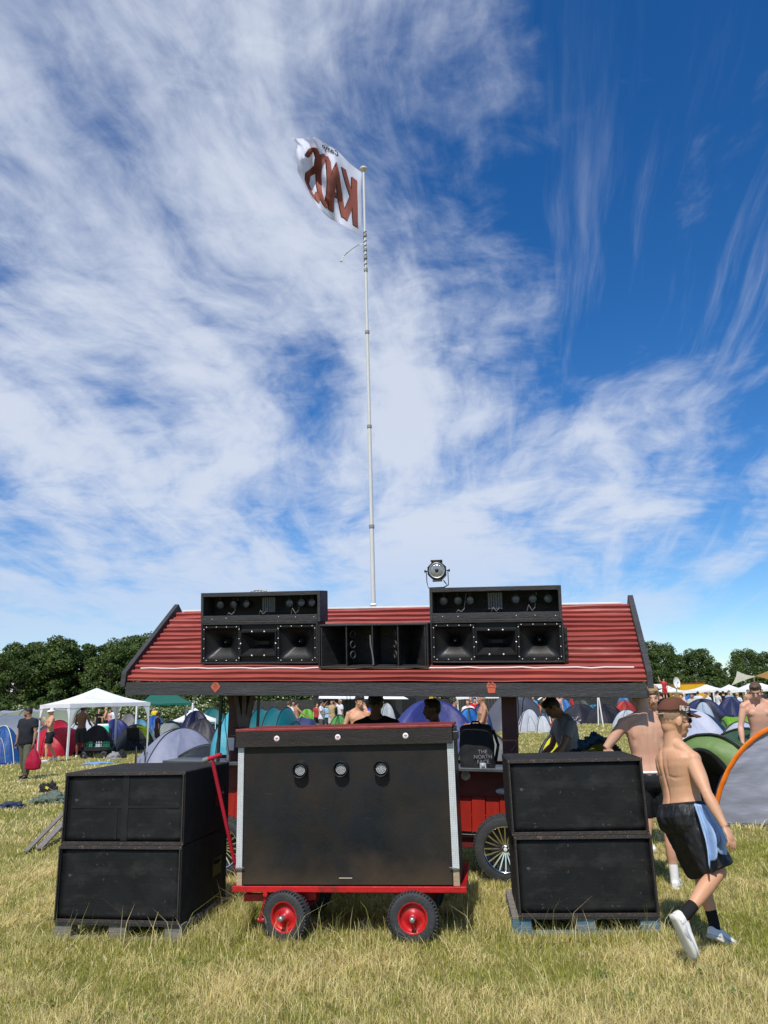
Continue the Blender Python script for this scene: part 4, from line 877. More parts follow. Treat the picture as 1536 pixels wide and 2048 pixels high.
# stage lamp on the right light box
p = Mc @ Vector((0, 0.1, hc2)); lamp_c = on_plane(874, 1142, p, WM.to_3x3() @ Vector((0, 1, 0)))
Ml = Matrix.LocRotScale(lamp_c, Euler((R(4), 0, R(-6))), None)
sl_e = empty('stage_lamp', mat=Ml, label='black stage lamp with silver reflector on a wire yoke', cat='stage lamp')
b = MB(); oc = []
for k in range(8):
    a = 2*PI*(k+0.5)/8; oc.append((0.105*math.cos(a), 0, 0.102*math.sin(a)))
b.prism([(x, -0.05, z) for x, y, z in oc], (0, 0.035, 0)); b.prism([(x*0.95, -0.014, z*0.95) for x, y, z in oc], (0, 0.20, 0)); b.bb((-0.06, -0.055, 0.098), (0.06, 0.12, 0.112)); b.bb((-0.05, -0.056, -0.112), (0.05, 0.0, -0.098))
b.build('lamp_housing', HORN, sl_e, bevel=0.004)
Mx = Matrix.Translation((0, -0.05, 0)) @ Matrix.Rotation(R(90), 4, 'X')
b = MB(); b.lathe([(0.082, 0.012), (0.078, 0.014), (0.070, 0.008), (0.066, 0.003)], 36, Mx); b.build('lens_ring', METAL, sl_e)
b = MB(); b.lathe([(0.068, 0.004), (0.055, 0.010), (0.03, 0.013), (0.0001, 0.014)], 36, Mx); lz = b.build('lens', mat('clear_lamp_lens', (0.32, 0.33, 0.33), 0.12, 0.25, 25, 0.3, 60, metal=0.5), sl_e)
b = MB(); b.lathe([(0.0001, 0.026), (0.010, 0.022), (0.018, 0.015), (0.02, 0.012)], 16, Mx); b.build('bulb_cap', HORN, lz)
b = MB()
for sx in (-1, 1): b.tube([(sx*0.098, 0.03, 0.005), (sx*0.135, 0.03, 0.005)], 0.006, 8); b.tube([(sx*0.118, 0.03, 0.005), (sx*0.134, 0.03, 0.005)], 0.014, 10)
b.build('tilt_knobs', HORN, sl_e)
zb = (Ml.inverted() @ (Mc @ Vector((0.1, 0.12, hc2)))).z
b = MB(); b.tube([(-0.112, 0.03, 0.005), (-0.112, 0.03, zb*0.6), (-0.100, 0.03, zb+0.008), (0.07, 0.03, zb+0.008), (0.112, 0.03, zb+0.03), (0.112, 0.03, 0.005)], 0.005, 6); b.build('yoke', BLKMETAL, sl_e)
b = MB(); b.tube([(0.06, 0.15, -0.09), (0.08, 0.1, -0.12), (0.10, 0.08, zb+0.03), (0.05, 0.09, zb+0.008), (-0.05, 0.09, zb+0.008)], 0.006, 6); b.build('lamp_cable', DARK, sl_e)
# rag lying on the left box
M4 = Mb @ Matrix.Translation((wb*0.47, 0.08, hb2)); b = MB()
for k in range(5): b.tube([(-0.09+0.03*k, 0.02*k, 0.006), (-0.03+0.02*k, 0.02*k, 0.02+0.008*math.sin(k)), (0.03+0.012*k, 0.01*k, 0.018), (0.09, 0.0, 0.005)], 0.006, 6)
r_ = b.build('cable_coil', mat('pale_grey_cable', (0.4, 0.42, 0.42), 0.6)); r_.matrix_world = M4; tag(r_, 'small pale cable coil lying on the left light box', 'cable')
# black bracket box beside right cabinet
M5 = M2 @ Matrix.Translation((w2+0.004, 0.05, 0.0)); e = empty('amplifier_case', mat=M5, label='narrow black case wedged against the right horn cabinet', cat='case')
b = MB(); b.bb((0, 0, 0.0), (0.03, 0.3, h2*0.82)); b.build('case_body', BLK, e, bevel=0.006)
b = MB()
for k in range(4): b.bb((0.002, -0.004, h2*(0.12+0.16*k)), (0.026, 0.001, h2*(0.18+0.16*k)))
b.build('case_vents', HORN, e)

# ------------------------------------------------------------------ flag pole and flag
PY = 9.15
pb = at(747, 1228, PY); top = at(727, 340, PY+0.0); pbx = pb.x; ptz = top.z
fp = empty('flagpole', (pbx, PY, 0), 0, 'tall white telescopic flagpole rising behind the red roof', 'flagpole')
pt = Vector((top.x-pbx, 0, ptz))
def pp(z, dx=0, dy=0): return Vector((pt.x*z/ptz+dx, dy, z))
POLE = mat('white_aluminium_pole', (0.60, 0.60, 0.59), 0.65, 0.05, 4, spec=0.25)
joints = [at(748, y, PY).z for y in (1228, 1053, 853, 664, 540, 470)]
b = MB(); zs = [2.42]+[joints[0]]+joints[1:]+[ptz]; rad = [0.033, 0.031, 0.027, 0.024, 0.021, 0.019, 0.016, 0.016]
for i in range(len(zs)-1): b.tube([pp(zs[i]), pp(zs[i+1])], rad[i+1], 12)
b.build('pole', POLE, fp)
for z, r in [(joints[1], 0.034), (joints[2], 0.031), (joints[3], 0.03), (joints[4], 0.027), (at(730, 515, PY).z, 0.025), (at(730, 500, PY).z, 0.025), (joints[5], 0.025)]:
    b = MB(); b.tube([pp(z-0.02), pp(z+0.02)], r, 12); b.build('collar', mat('grey_pole_collar', (0.25, 0.25, 0.25), 0.6), fp)
b = MB(); zA = at(730, 545, PY).z; zB = at(728, 463, PY).z; k = 0; ps = []
for i in range(90):
    t = i/89; a = t*2*PI*9; ps.append(pp(zA+(zB-zA)*t, 0.022*math.cos(a), 0.022*math.sin(a)))
b.tube(ps, 0.004, 5); b.build('wound_rope', DARK, fp)
b = MB(); Mx = Matrix.Translation(pp(ptz)); b.lathe([(0.016, -0.02), (0.05, 0.0), (0.054, 0.02), (0.045, 0.035), (0.0001, 0.045)], 20, Mx); b.build('finial', mat('cream_finial', (0.55, 0.5, 0.4), 0.4), fp)
b = MB(); z = joints[0]; b.bb((-0.035, -0.04, z-0.25), (0.035, 0.04, z+0.12)); b.build('pole_clamp', METAL, fp, bevel=0.004)
b = MB(); q = [at(x, y, PY-0.02) for x, y in ((727, 488), (716, 490), (704, 498), (694, 506), (688, 512), (682, 522))]; 
ro = Vector((pbx, PY, 0))
b.tube([p_-ro for p_ in q], 0.006, 5); b.ell(q[-1]-ro, (0.02, 0.02, 0.012), 8, 5); b.ell(q[3]-ro, (0.012, 0.012, 0.010), 8, 5); b.build('loose_line', WHITE, fp)
# flag surface from boundary curves, rippling in depth
def crv(pts, t):
    n = len(pts)-1; f_ = t*n; i = min(int(f_), n-1); f_ -= i
    p0 = pts[max(i-1, 0)]; p1 = pts[i]; p2 = pts[i+1]; p3 = pts[min(i+2, n)]
    return tuple(0.5*((2*p1[k])+(-p0[k]+p2[k])*f_+(2*p0[k]-5*p1[k]+4*p2[k]-p3[k])*f_*f_+(-p0[k]+3*p1[k]-3*p2[k]+p3[k])*f_**3) for k in (0, 1))
FT = [(724, 345), (700, 327), (676, 303), (655, 289), (630, 275), (605, 277), (584, 276)]
FB = [(724, 474), (706, 463), (684, 449), (660, 437), (638, 416), (620, 392), (607, 366)]
FLf = [(584, 276), (594, 288), (590, 305), (592, 325), (596, 345), (607, 366)]
FR = [(724, 345), (722, 380), (723, 410), (723, 445), (724, 474)]
def flagp(u, v, off=0.0):
    T = crv(FT, u); B = crv(FB, u); Lf = crv(FLf, v); Rr = crv(FR, v)
    c00 = FT[0]; c10 = FT[-1]; c01 = FB[0]; c11 = FB[-1]
    p = [(1-v)*T[k]+v*B[k]+(1-u)*Rr[k]+u*Lf[k]-((1-u)*(1-v)*c00[k]+u*(1-v)*c10[k]+(1-u)*v*c01[k]+u*v*c11[k]) for k in (0, 1)]
    dep = PY-0.75*u+u*(0.20*math.sin(7.5*u+3.0*v+0.6)+0.12*math.sin(14*u-6*v+1.5)+0.07*math.sin(25*u+9*v)+0.04*noise.noise(Vector((u*9, v*9, 3))))+0.03*math.sin(9*v+2)*min(1, u*6)
    return at(p[0], p[1], dep-off)
fo = Vector((pbx, PY, ptz))
b = MB(); b.grid(lambda u, v: flagp(u, v)-fo, 70, 50)
flag = b.build('flag', fabric('white_flag_cloth', (0.76, 0.77, 0.90), transl=0.4, bump=0.15, bscale=3, rough=0.7), None, fixn=False); flag.location = fo
tag(flag, 'white flag with red-brown block letters blowing from the pole', 'flag')
def ribbon(b, path, wd, us, vs_, off=0.012, wv=None):
    """letter stroke in flag space, path of (u,v)"""
    dense = []
    for i in range(len(path)-1):
        for k in range(6): t = k/6; dense.append((path[i][0]*(1-t)+path[i+1][0]*t, path[i][1]*(1-t)+path[i+1][1]*t))
    dense.append(path[-1]); n = len(dense); L_ = []; 
    for i in range(n):
        a = dense[max(i-1, 0)]; c = dense[min(i+1, n-1)]; dx, dy = (c[0]-a[0]), (c[1]-a[1]); l = math.hypot(dx, dy) or 1; nx, ny = -dy/l*wd, dx/l*wd*0.8
        L_.append([flagp(min(.99, max(.01, dense[i][0]+nx*s)), dense[i][1]+ny*s, off)-fo for s in (-1, -0.33, 0.33, 1)])
    vs = [p for r_ in L_ for p in r_]; fs = [(i*4+k, i*4+k+1, (i+1)*4+k+1, (i+1)*4+k) for i in range(n-1) for k in range(3)]; b.add(vs, fs, True)
def letter(ch, u0, u1, v0, v1):
    U = lambda x: u0+(u1-u0)*x; V = lambda y: v1+(v0-v1)*y
    if ch == 'K': st = [[(0.05, 0), (0.05, 1)], [(0.05, .45), (0.95, 1)], [(0.22, .52), (1.0, 0)]]
    elif ch == 'A': st = [[(0, 0), (.5, 1), (1, 0)], [(.22, .36), (.78, .36)]]
    elif ch == 'O': st = [[(.5+.5*math.sin(a), .5+.5*math.cos(a)) for a in np.linspace(0, 2*PI, 13)]]
    else: st = [[(.95, .80), (.75, .97), (.4, 1.0), (.08, .85), (.08, .66), (.45, .52), (.85, .40), (.98, .2), (.7, .02), (.3, 0), (0.0, .16)]]
    return [[(U(x), V(y)) for x, y in s] for s in st]
FL = fabric('red_brown_flag_print', (0.34, 0.105, 0.075), transl=0.25, rough=0.7, bump=0.1); FD = fabric('dark_flag_print', (0.06, 0.014, 0.012), transl=0.2, rough=0.7, bump=0.1)
cells = {'K': (0.10, 0.27, 0.17, 0.86), 'A': (0.28, 0.46, 0.20, 0.86), 'O': (0.46, 0.62, 0.20, 0.84), 'S': (0.62, 0.80, 0.20, 0.88)}
for ch, off_, m_, du in (('x', 0.008, FD, 0.014), ('y', 0.014, FL, 0.0)):
    b = MB()
    for c_, (a0_, a1_, b0_, b1_) in cells.items():
        for s_ in letter(c_, a0_+du, a1_+du, b0_+du, b1_+du): ribbon(b, s_, 0.036, 0, 0, off_)
    b.build('letter_shadow' if ch == 'x' else 'lettering', m_, flag, fixn=False)
b = MB()   # small black script above the letters: Camp, seen from behind
def scr(pts): ribbon(b, [(0.34+0.26*x, 0.085-0.075*y+0.03*x) for x, y in pts], 0.007, 0, 0, 0.016)
scr([(.18, .8), (.1, 1.0), (.0, .8), (.0, .2), (.1, 0), (.2, .2)]); scr([(.42, .55), (.32, .6), (.27, .2), (.34, 0), (.42, .5), (.45, 0)])
scr([(.5, 0), (.52, .6), (.58, .5), (.6, 0), (.62, .55), (.69, .5), (.71, 0)]); scr([(.78, -.6), (.8, .6), (.9, .5), (.92, .1), (.81, .1)])
b.build('script', mat('black_flag_script', (0.015, 0.015, 0.03), 0.8), flag, fixn=False)

# ------------------------------------------------------------------ tents
def hx(r, g, b, k=0.78): return tuple(c*k for c in hexc(r, g, b))
def gx(px, Y):
    d = ray(px, 1430); return d.x*Y/d.y
def pw(wpx, Y): return wpx/FOC*Y*0.965
def fab(rgb, nm=None):
    n = 'tent_fabric_%d_%d_%d' % rgb; return fabric(n, hx(*rgb))
RIMW = mat('cream_tent_piping', (0.6, 0.58, 0.5), 0.6)
POLE_D = mat('dark_tent_pole', (0.02, 0.02, 0.022), 0.5, 0.1)
TG = 'camping tents in the field'
def dome(label, px, ytop, wpx, Y, c1, c2=None, rz=20.0, dep=None, pole=None, door=None, door_az=-90, name='dome_tent', seed=0, fly=0.0, h=None, band=0.0, flat=0.16, doorw=0.5, wide=1.3):
    w = pw(wpx, Y)*wide; d = dep or w*0.85; h = h or max(0.5, at(px, ytop, Y+d*0.1).z); e = empty(name, (gx(px, Y), Y, 0), R(rz), label, 'tent', TG)
    hw, hd = w/2, d/2; sd = seed or int(px*7+Y)
    def P(phi, t, off=0.0):
        n_ = 3.2; c_, s_ = math.cos(phi), math.sin(phi); rr = 1/((abs(c_)**n_+abs(s_)**n_)**(1/n_)); pan = abs(math.cos(2*phi))**1.3
        r_ = (t**0.96)*rr*(1-0.10*pan*math.sin(PI*t)); z = (1-t**2.25)**(0.92)*(1-flat*pan*math.sin(PI*t))*(1-0.02*t)
        wr = 0.022*h*(noise.noise(Vector((phi*3.5+sd, t*2.2, sd*.37)))+0.7*noise.noise(Vector((phi*11, t*3+sd, 1))))
        v = Vector((c_*r_*hw, s_*r_*hd, z*h)); nn = Vector((c_*r_/hw, s_*r_/hd, z/h)).normalized(); return v+nn*(wr*min(1, t*5)+off)
    b = MB(); nu, nv = 64, 14; fs = []
    b.grid(lambda u, v: P(2*PI*u, v), nu, nv)
    for i in range(len(b.mi)):
        j = i//nu; u = (i % nu)/nu; az = math.degrees(2*PI*u)
        dd = abs((az-door_az+180) % 360-180)
        if band and j > nv*(1-band): b.mi[i] = 1
        elif c2 and not band and dd < 45: b.mi[i] = 1
    b.build('canopy', [fab(c1), fab(c2 or c1)], e)
    pm = pole or POLE_D
    if pole is not False:
        for k in (0, 1):
            b = MB(); pts = [P(R(45+90*k), t, 0.012) for t in np.linspace(1, 0, 12)]+[P(R(225+90*k), t, 0.012) for t in np.linspace(0.08, 1, 12)]
            b.tube(pts, 0.016, 6); b.build('pole_sleeve', pm, e)
    if Y < 33 and pole is not False:
        for k_ in (0, 2):
            a_ = R(45+90*k_+180*(k_ > 1)*0); p0_ = P(R(225+90*(k_//2)), 0.45, 0.01); p1_ = Vector((p0_.x*1.9, p0_.y*1.9, 0.0)); g_ = MB(); g_.tube([p0_, p1_], 0.006, 4); g_.build('guy_line', RIMW, e)
    if door:
        b = MB(); ph0 = R(door_az)
        def D(u, v):
            t = 0.50+0.485*v; wdt = doorw*(min(1, (v+0.02)**0.5))*(1-0.12*v); return P(ph0+(u-0.5)*2*wdt, t, 0.02)
        b.grid(D, 12, 8); b.build('door', fab(door) if isinstance(door, tuple) else door, e)
        b = MB(); b.tube([P(ph0+(-1)*doorw*math.sqrt(max(0, v+0.02))*(1-.12*v), 0.50+0.485*v, 0.026) for v in np.linspace(1, 0, 8)]+[P(ph0+doorw*math.sqrt(max(0, v+0.02))*(1-.12*v), 0.50+0.485*v, 0.026) for v in np.linspace(0, 1, 8)], 0.008, 5); b.build('door_zip', pm, e)
    return e
def tunnel(label, px, ytop, wpx, Y, c1, c2=None, rz=0.0, dep=2.2, hoops=4, name='tunnel_tent', pole=None, endl=0.25, h=None, split=0.5, width=None, panel=None, sag=0.06):
    """long axis local x"""
    L_ = width or pw(wpx, Y); h = h or at(px, ytop, Y).z; e = empty(name, (gx(px, Y), Y, 0), R(rz), label, 'tent', TG); hd = dep/2; sd = int(px+Y)
    def P(u, v, off=0.0):
        k = u*(hoops-1); fr = k-math.floor(k); sg = 1-sag*math.sin(PI*fr); en = 1.0
        if u < endl: en = math.sqrt(max(0.0, 1-((endl-u)/endl)**2.2))
        if u > 1-endl: en = math.sqrt(max(0.0, 1-((u-1+endl)/endl)**2.2))
        a = PI*v; wr = 0.012*h*(noise.noise(Vector((u*9+sd, v*5, 2)))+noise.noise(Vector((u*3, v*9+sd, 7))))
        hh = h*sg*(0.12+0.88*en); dd = hd*(0.35+0.65*en)
        return Vector(((u-.5)*L_, -math.cos(a)*(dd+wr+off), math.sin(a)**0.85*(hh+wr+off)))
    b = MB(); nu = 48; b.grid(lambda u, v: P(u, v), nu, 20)
    for i in range(len(b.mi)):
        if (i % nu)/nu > split: b.mi[i] = 1
        if panel and abs((i//nu)/20-0.25) < 0.13 and panel[0] < (i % nu)/nu < panel[1]: b.mi[i] = 2
    b.build('canopy', [fab(c1), fab(c2 or c1), fab(panel[2] if panel else c1)], e)
    for k in range(hoops):
        u = k/(hoops-1); u = min(max(u, 0.06), 0.94); b = MB(); b.tube([P(u, v, 0.012) for v in np.linspace(0, 1, 18)], 0.014, 6); b.build('hoop', pole or POLE_D, e)
    return e
tunnel('big grey tunnel tent with a pale hoop at the left edge', 8, 1429, 110, 31, (135, 145, 158), None, rz=6, dep=3, hoops=3, pole=RIMW, width=3.6)
tunnel('long lilac topped pavilion tent with greenish walls behind the bucket hat man', 84, 1416, 135, 43, (176, 178, 205), (170, 175, 190), rz=2, dep=3, hoops=4, width=5.0, endl=0.08, panel=(0.0, 1.0, (140, 150, 128)))
dome('bright blue dome tent with cream piping at the left edge', 10, 1452, 62, 27, (36, 110, 190), (30, 92, 165), rz=10, pole=RIMW, door=(24, 78, 150))
dome('white dome tent between the red tent and the dark domes', 168, 1437, 66, 37, (205, 212, 222), None, rz=30, pole=POLE_D)
dome('small blue dome tent showing behind the white one', 143, 1432, 30, 46, (50, 120, 180))
tunnel('crumpled red tent with two peaks behind the white gazebo leg', 120, 1441, 92, 31, (214, 36, 66), (200, 28, 58), rz=-12, dep=2.0, hoops=3, endl=0.35, sag=0.20, pole=fab((160, 25, 45)))
dome('black dome tent behind the folding wagon', 196, 1451, 62, 32, (42, 43, 48), (30, 31, 36), rz=15, pole=None)
dome('navy blue dome tent behind the black domes', 233, 1438, 62, 38, (54, 72, 150), (40, 52, 120), rz=35)
dome('grey brown dome tent far behind the navy one', 258, 1427, 44, 52, (120, 118, 122), None, rz=10)
dome('pale teal dome tent left of the bright blue ones', 281, 1438, 48, 43, (92, 160, 180), (70, 140, 165), rz=20)
dome('sky blue dome tent under the green gazebo', 310, 1431, 46, 47, (60, 140, 215), (35, 95, 180), rz=12, door=(40, 90, 170))
dome('charcoal dome tent behind the empty camp chair', 272, 1449, 62, 33.5, (48, 48, 54), (36, 36, 40), rz=40, band=0.0)
tunnel('grey green pop-up tent with white hoops', 341, 1441, 58, 37, (108, 128, 128), (150, 158, 160), rz=-20, dep=1.8, hoops=3, pole=RIMW, endl=0.3)
dome('tall navy dome tent under the right corner of the green gazebo', 392, 1422, 62, 36, (40, 46, 92), (28, 32, 66), rz=25)
dome('dark grey dome tent beside the left pole of the wagon', 404, 1438, 70, 31, (66, 66, 76), (56, 56, 66), rz=5)
dome('teal dome tent far behind the navy dome', 425, 1417, 70, 46, (20, 110, 112), None, rz=10)
nd = dome('large silver lilac dome tent with black poles behind the left speaker stack', 364, 1456, 138, 24.0, (160, 166, 190), (140, 146, 172), rz=22, dep=2.4, band=0.0, door_az=-60)
# black porch hoops of the silver dome
b = MB()
for a0, dz in ((-1.28, 0.3), (-1.05, 0.22)):
    b.tube([Vector((a0*1.05, -0.9+0.5*t, 0.02+0.62*math.sin(PI*t))) for t in np.linspace(0, 1, 10)], 0.018, 6)
b.build('porch_hoops', POLE_D, nd)
b = MB(); b.grid(lambda u, v: Vector((-0.2+1.5*u, -1.15+0.1*v, 0.05+0.55*v*math.sin(PI*(0.15+0.6*u)))), 14, 6); b.build('porch_flap', fab((60, 66, 74)), nd)
b = MB(); b.tube([Vector((-0.2+1.5*u, -1.06, 0.07+0.56*math.sin(PI*(0.15+0.6*u)))) for u in np.linspace(0, 1, 12)], 0.02, 6); b.build('porch_pole', POLE_D, nd)
tunnel('large teal tunnel tent with cyan end under the left of the roof', 520, 1415, 200, 24, (86, 184, 205), (24, 116, 124), rz=-8, dep=3.0, hoops=7, split=0.40, endl=0.2, width=2.55)
dome('lime green pop-up tent far behind the teal tunnel', 614, 1418, 36, 54, (130, 196, 66), (110, 180, 50), rz=25, pole=False)
tunnel('low navy tent with a blue front behind the cart', 604, 1433, 66, 30, (50, 110, 200), (66, 76, 120), rz=-6, dep=1.6, hoops=3, split=0.32)
dome('green dome tent behind the tousled shirtless man', 678, 1430, 46, 27, (100, 176, 96), (80, 156, 76), rz=30)
dome('cobalt blue tent scrap right of the tousled man', 738, 1416, 24, 34, (40, 84, 206), None, rz=10, pole=False)
dome('pale grey dome far behind the black shape of a man', 774, 1406, 34, 47, (190, 196, 202), None, rz=15)
big = dome('big crumpled navy blue tent held up by the man in glasses', 862, 1399, 205, 19.8, (66, 76, 150), (54, 62, 132), rz=4, dep=2.4, flat=0.3, pole=False)
dome('bright blue tent behind the man in glasses', 938, 1417, 60, 22.5, (24, 132, 214), (20, 110, 190), rz=40, flat=0.25)
dome('dark blue dome tent left of the tall grey tent', 962, 1408, 46, 29, (46, 70, 140), None, rz=0)
gt = dome('tall grey tent with black seams behind the right post', 1030, 1386, 112, 42, (104, 107, 120), (88, 92, 104), rz=30, dep=2.4)
dome('white tent front with a small vent beside the right post', 1058, 1418, 44, 39.5, (212, 216, 226), (200, 206, 218), rz=0, dep=1.0, door=(205, 210, 220), doorw=0.35)
dome('small white tent wing right of the white tent front', 1084, 1431, 28, 39, (214, 218, 226), None, rz=0)
dome('brick red dome tent behind the person in jeans', 1076, 1408, 44, 46, (190, 66, 54), None, rz=20)
dome('light blue umbrella-shaped tent left of the charcoal domes', 1131, 1399, 30, 52, (70, 134, 205), None, rz=20)
dome('small red tent far behind the charcoal domes', 1145, 1396, 14, 56, (200, 60, 50), None)
dome('olive dome tent far behind the charcoal domes', 1163, 1399, 46, 60, (70, 78, 66), None, rz=10)
dome('left one of two charcoal dome tents across the open grass', 1160, 1408, 62, 51, (58, 58, 66), (48, 48, 56), rz=35, door=(44, 44, 50))
dome('bright blue tent glimpsed between the charcoal domes', 1189, 1409, 36, 56, (28, 140, 190), None)
dome('right one of two charcoal dome tents behind the white sticks', 1211, 1407, 62, 49, (50, 50, 58), (40, 40, 46), rz=15, door=(36, 36, 42))
dome('grey and blue dome tent far behind the red one', 1250, 1391, 30, 58, (110, 130, 165), (60, 130, 210), rz=10, door_az=-120)
dome('red dome tent left of the sunburnt back', 1252, 1401, 42, 54, (196, 66, 54), (170, 54, 48), rz=30)
dome('white dome tent with blue piping just left of the sunburnt back', 1254, 1420, 46, 43, (210, 220, 226), (196, 208, 218), rz=15, door=(205, 214, 220), pole=fab((50, 80, 110)))
dome('yellow tent with black rim in the open grass behind the counter', 1112, 1468, 118, 13.6, (40, 42, 46), (232, 226, 40), rz=-10, dep=1.3, door_az=-100, door=(230, 222, 44), doorw=0.75)
dome('grey green striped tent behind the black backpack', 966, 1462, 112, 13.4, (84, 96, 70), (120, 124, 122), rz=20, dep=1.3, door_az=-45)
sn = dome('white dome tent with a blue arched rim right of the capped man', 1376, 1416, 128, 17.5, (216, 222, 238), (206, 212, 232), rz=8, dep=1.9, pole=False)
b = MB()
def rimP(t, o): a = PI*t; return Vector((-0.99*math.cos(a)*(1+o*0.05), -0.10+0.34*o-0.1*math.sin(a), (1.34*math.sin(a)**0.8)*(1+0.03*o)))
b.grid(lambda u, v: rimP(u, v), 30, 3); b.build('blue_rim', fab((44, 104, 160)), sn)
dome('pale blue tent right behind the white dome', 1408, 1404, 46, 23, (190, 205, 225), None, rz=10, pole=False)
dome('navy tent with dark mesh door behind the white gazebo legs', 1408, 1398, 84, 32, (58, 66, 110), (40, 44, 60), rz=10, door_az=-110, door=(40, 42, 48), doorw=0.6)
dome('second navy tent farther right under the gazebos', 1468, 1394, 60, 40, (52, 60, 104), None, rz=25)
dome('sky blue dome far behind the left white gazebo leg', 1386, 1388, 36, 52, (50, 130, 210), None, rz=10)
tunnel('bright lime patterned tunnel tent right of the camp chair', 1502, 1427, 122, 18.5, (122, 184, 42), (108, 172, 40), rz=-14, dep=1.9, hoops=3, endl=0.12)
dome('white and lilac dome tent in front of the lime tunnel', 1478, 1443, 74, 15.5, (212, 218, 238), (190, 196, 226), rz=20, dep=1.4, pole=fab((90, 110, 96)))
dome('black tent behind the white gazebo at the far right', 1520, 1402, 50, 36, (36, 38, 44), None, rz=5)
# lime pattern
_m = MC['tent_fabric_122_184_42']; nt_ = _m.node_tree; vz = nt_.nodes.new('ShaderNodeTexVoronoi'); vz.inputs['Scale'].default_value = 16; tc_ = nt_.nodes.new('ShaderNodeTexCoord'); nt_.links.new(tc_.outputs['Object'], vz.inputs['Vector'])
_p = nt_.nodes['Principled BSDF']; src_ = _p.inputs['Base Color'].links[0].from_socket; r_ = nt_.nodes.new('ShaderNodeMapRange'); r_.inputs[1].default_value = 0.18; r_.inputs[2].default_value = 0.12; nt_.links.new(vz.outputs['Distance'], r_.inputs[0])
x_ = nt_.nodes.new('ShaderNodeMix'); x_.data_type = 'RGBA'; nt_.links.new(r_.outputs[0], x_.inputs[0]); nt_.links.new(src_, x_.inputs[6]); x_.inputs[7].default_value = (0.62, 0.75, 0.2, 1); nt_.links.new(x_.outputs[2], _p.inputs['Base Color'])

# near dark green tunnel tent with an open black doorway
gp = Vector((gx(1416, 11.6), 11.6, 0)); ge = empty('green_tent', gp, 0, 'dark green tunnel tent with an open black doorway behind the walking man', 'tent', TG)
ax = Vector((0.75, 0.66, 0)).normalized(); sx_ = Vector((0.66, -0.75, 0)).normalized()          # axis runs right and away; width across
def gP(u, s, off=0.0):
    """u along the axis 0..1, s across 0..1"""
    hz = 1.14+0.03*u; wd = 0.80; a = PI*s; wr = 0.012*(noise.noise(Vector((u*8, s*7, 3)))+noise.noise(Vector((u*3, s*14, 9)))); k = 1-0.05*math.sin(PI*((u*2) % 1))
    tail = math.sqrt(max(0.05, 1-max(0, (u-0.75)/0.27)**2))
    return ax*(u*2.6-0.15)+sx_*(-math.cos(a)*(wd*k*tail+wr+off))+Vector((0, 0, math.sin(a)**0.8*(hz*k*tail+wr+off)))
b = MB(); b.grid(lambda u, v: gP(u, v), 40, 26); b.build('canopy', fab((64, 100, 52)), ge)
for u in (0.02, 0.5, 0.98):
    b = MB(); b.tube([gP(u, s, 0.014) for s in np.linspace(0, 1, 24)], 0.02, 6); b.build('hoop', POLE_D, ge)
def gF(s, v, out=0.0):
    """front panel: v 0 outer hoop, 1 door ring"""
    o = gP(0.02, s); c = sx_*-0.05+Vector((0, 0, 0.42)); a = PI*s; ring = c+sx_*(-math.cos(a)*0.44)+Vector((0, 0, (math.sin(a)*0.50-0.36*(1-math.sin(a)))))
    p = o.lerp(ring, v); return p-ax*(0.30*math.sin(v*PI/2)*(0.5+0.5*math.sin(a)))-ax*(0.02*noise.noise(Vector((s*22, v*2, 4))))-ax*out
b = MB(); b.grid(lambda s, v: gF(s, v), 36, 8); b.build('front_panel', fab((130, 162, 96)), ge)
b = MB(); b.grid(lambda s, v: gF(s, 0.80+0.2*v, 0.012), 36, 2); b.build('door_flap', fab((52, 56, 58)), ge)
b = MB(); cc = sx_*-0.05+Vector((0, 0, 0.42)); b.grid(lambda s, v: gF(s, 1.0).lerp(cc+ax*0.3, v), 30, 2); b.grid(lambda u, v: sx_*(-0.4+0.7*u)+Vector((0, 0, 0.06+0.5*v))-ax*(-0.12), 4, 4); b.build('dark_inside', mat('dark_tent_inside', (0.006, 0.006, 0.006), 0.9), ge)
# near grey tent with an orange hoop strip
gy = Vector((gx(1580, 11.2), 11.3, 0)); te = empty('grey_tent', gy, 0, 'large grey tent with a broad orange strip cut by the right edge', 'tent', TG)
a0 = gnd(1432, 1652)-gy; tx = at(1572, 1450, 10.7)-gy
def oP(t, o=0.0):   # orange hoop: from its foot up to the ridge and over
    f = a0; pk = tx; k = Vector((2.3, 1.2, 0)); s = t
    return (f*(1-s)**2+(Vector((f.x+0.30, f.y+0.1, pk.z*0.98)))*2*s*(1-s)*0.55+(pk*2*s*(1-s)*0.45)+pk*s*s) if False else Vector((f.x+(pk.x-f.x)*(1-max(0, math.cos(s*PI/2))**1.16), f.y+(pk.y-f.y)*s, pk.z*math.sin(s*PI/2)**1.16))
def side(u, v):     # wall from the hoop to the right, v up
    p = oP(v); q = Vector((a0.x+3.0+0.1*v, a0.y-0.75+1.3*v, tx.z*math.sin(v*PI/2)*0.92))
    r_ = p.lerp(q, u); bulge = 0.10*math.sin(PI*u)*math.sin(PI*v); wr = 0.02*(noise.noise(Vector((u*3+v*7, v*4-u*9, 1)))+0.6*noise.noise(Vector((u*5+v*22, v*3-u*16, 5)))); return r_+Vector((0.1*0, -(bulge+wr*1.3), 0.3*wr))
b = MB(); b.grid(side, 60, 40)
b.grid(lambda u, v: oP(v).lerp(Vector((a0.x+0.9, a0.y+2.2, 0.1+0.5*v)), u), 16, 16)
b.build('canopy', fabric('pale_grey_tent_wall', hx(165, 168, 184), bump=0.5, bscale=2.2, stretch=(1.0, 1.0, 3.2)), te)
b = MB()
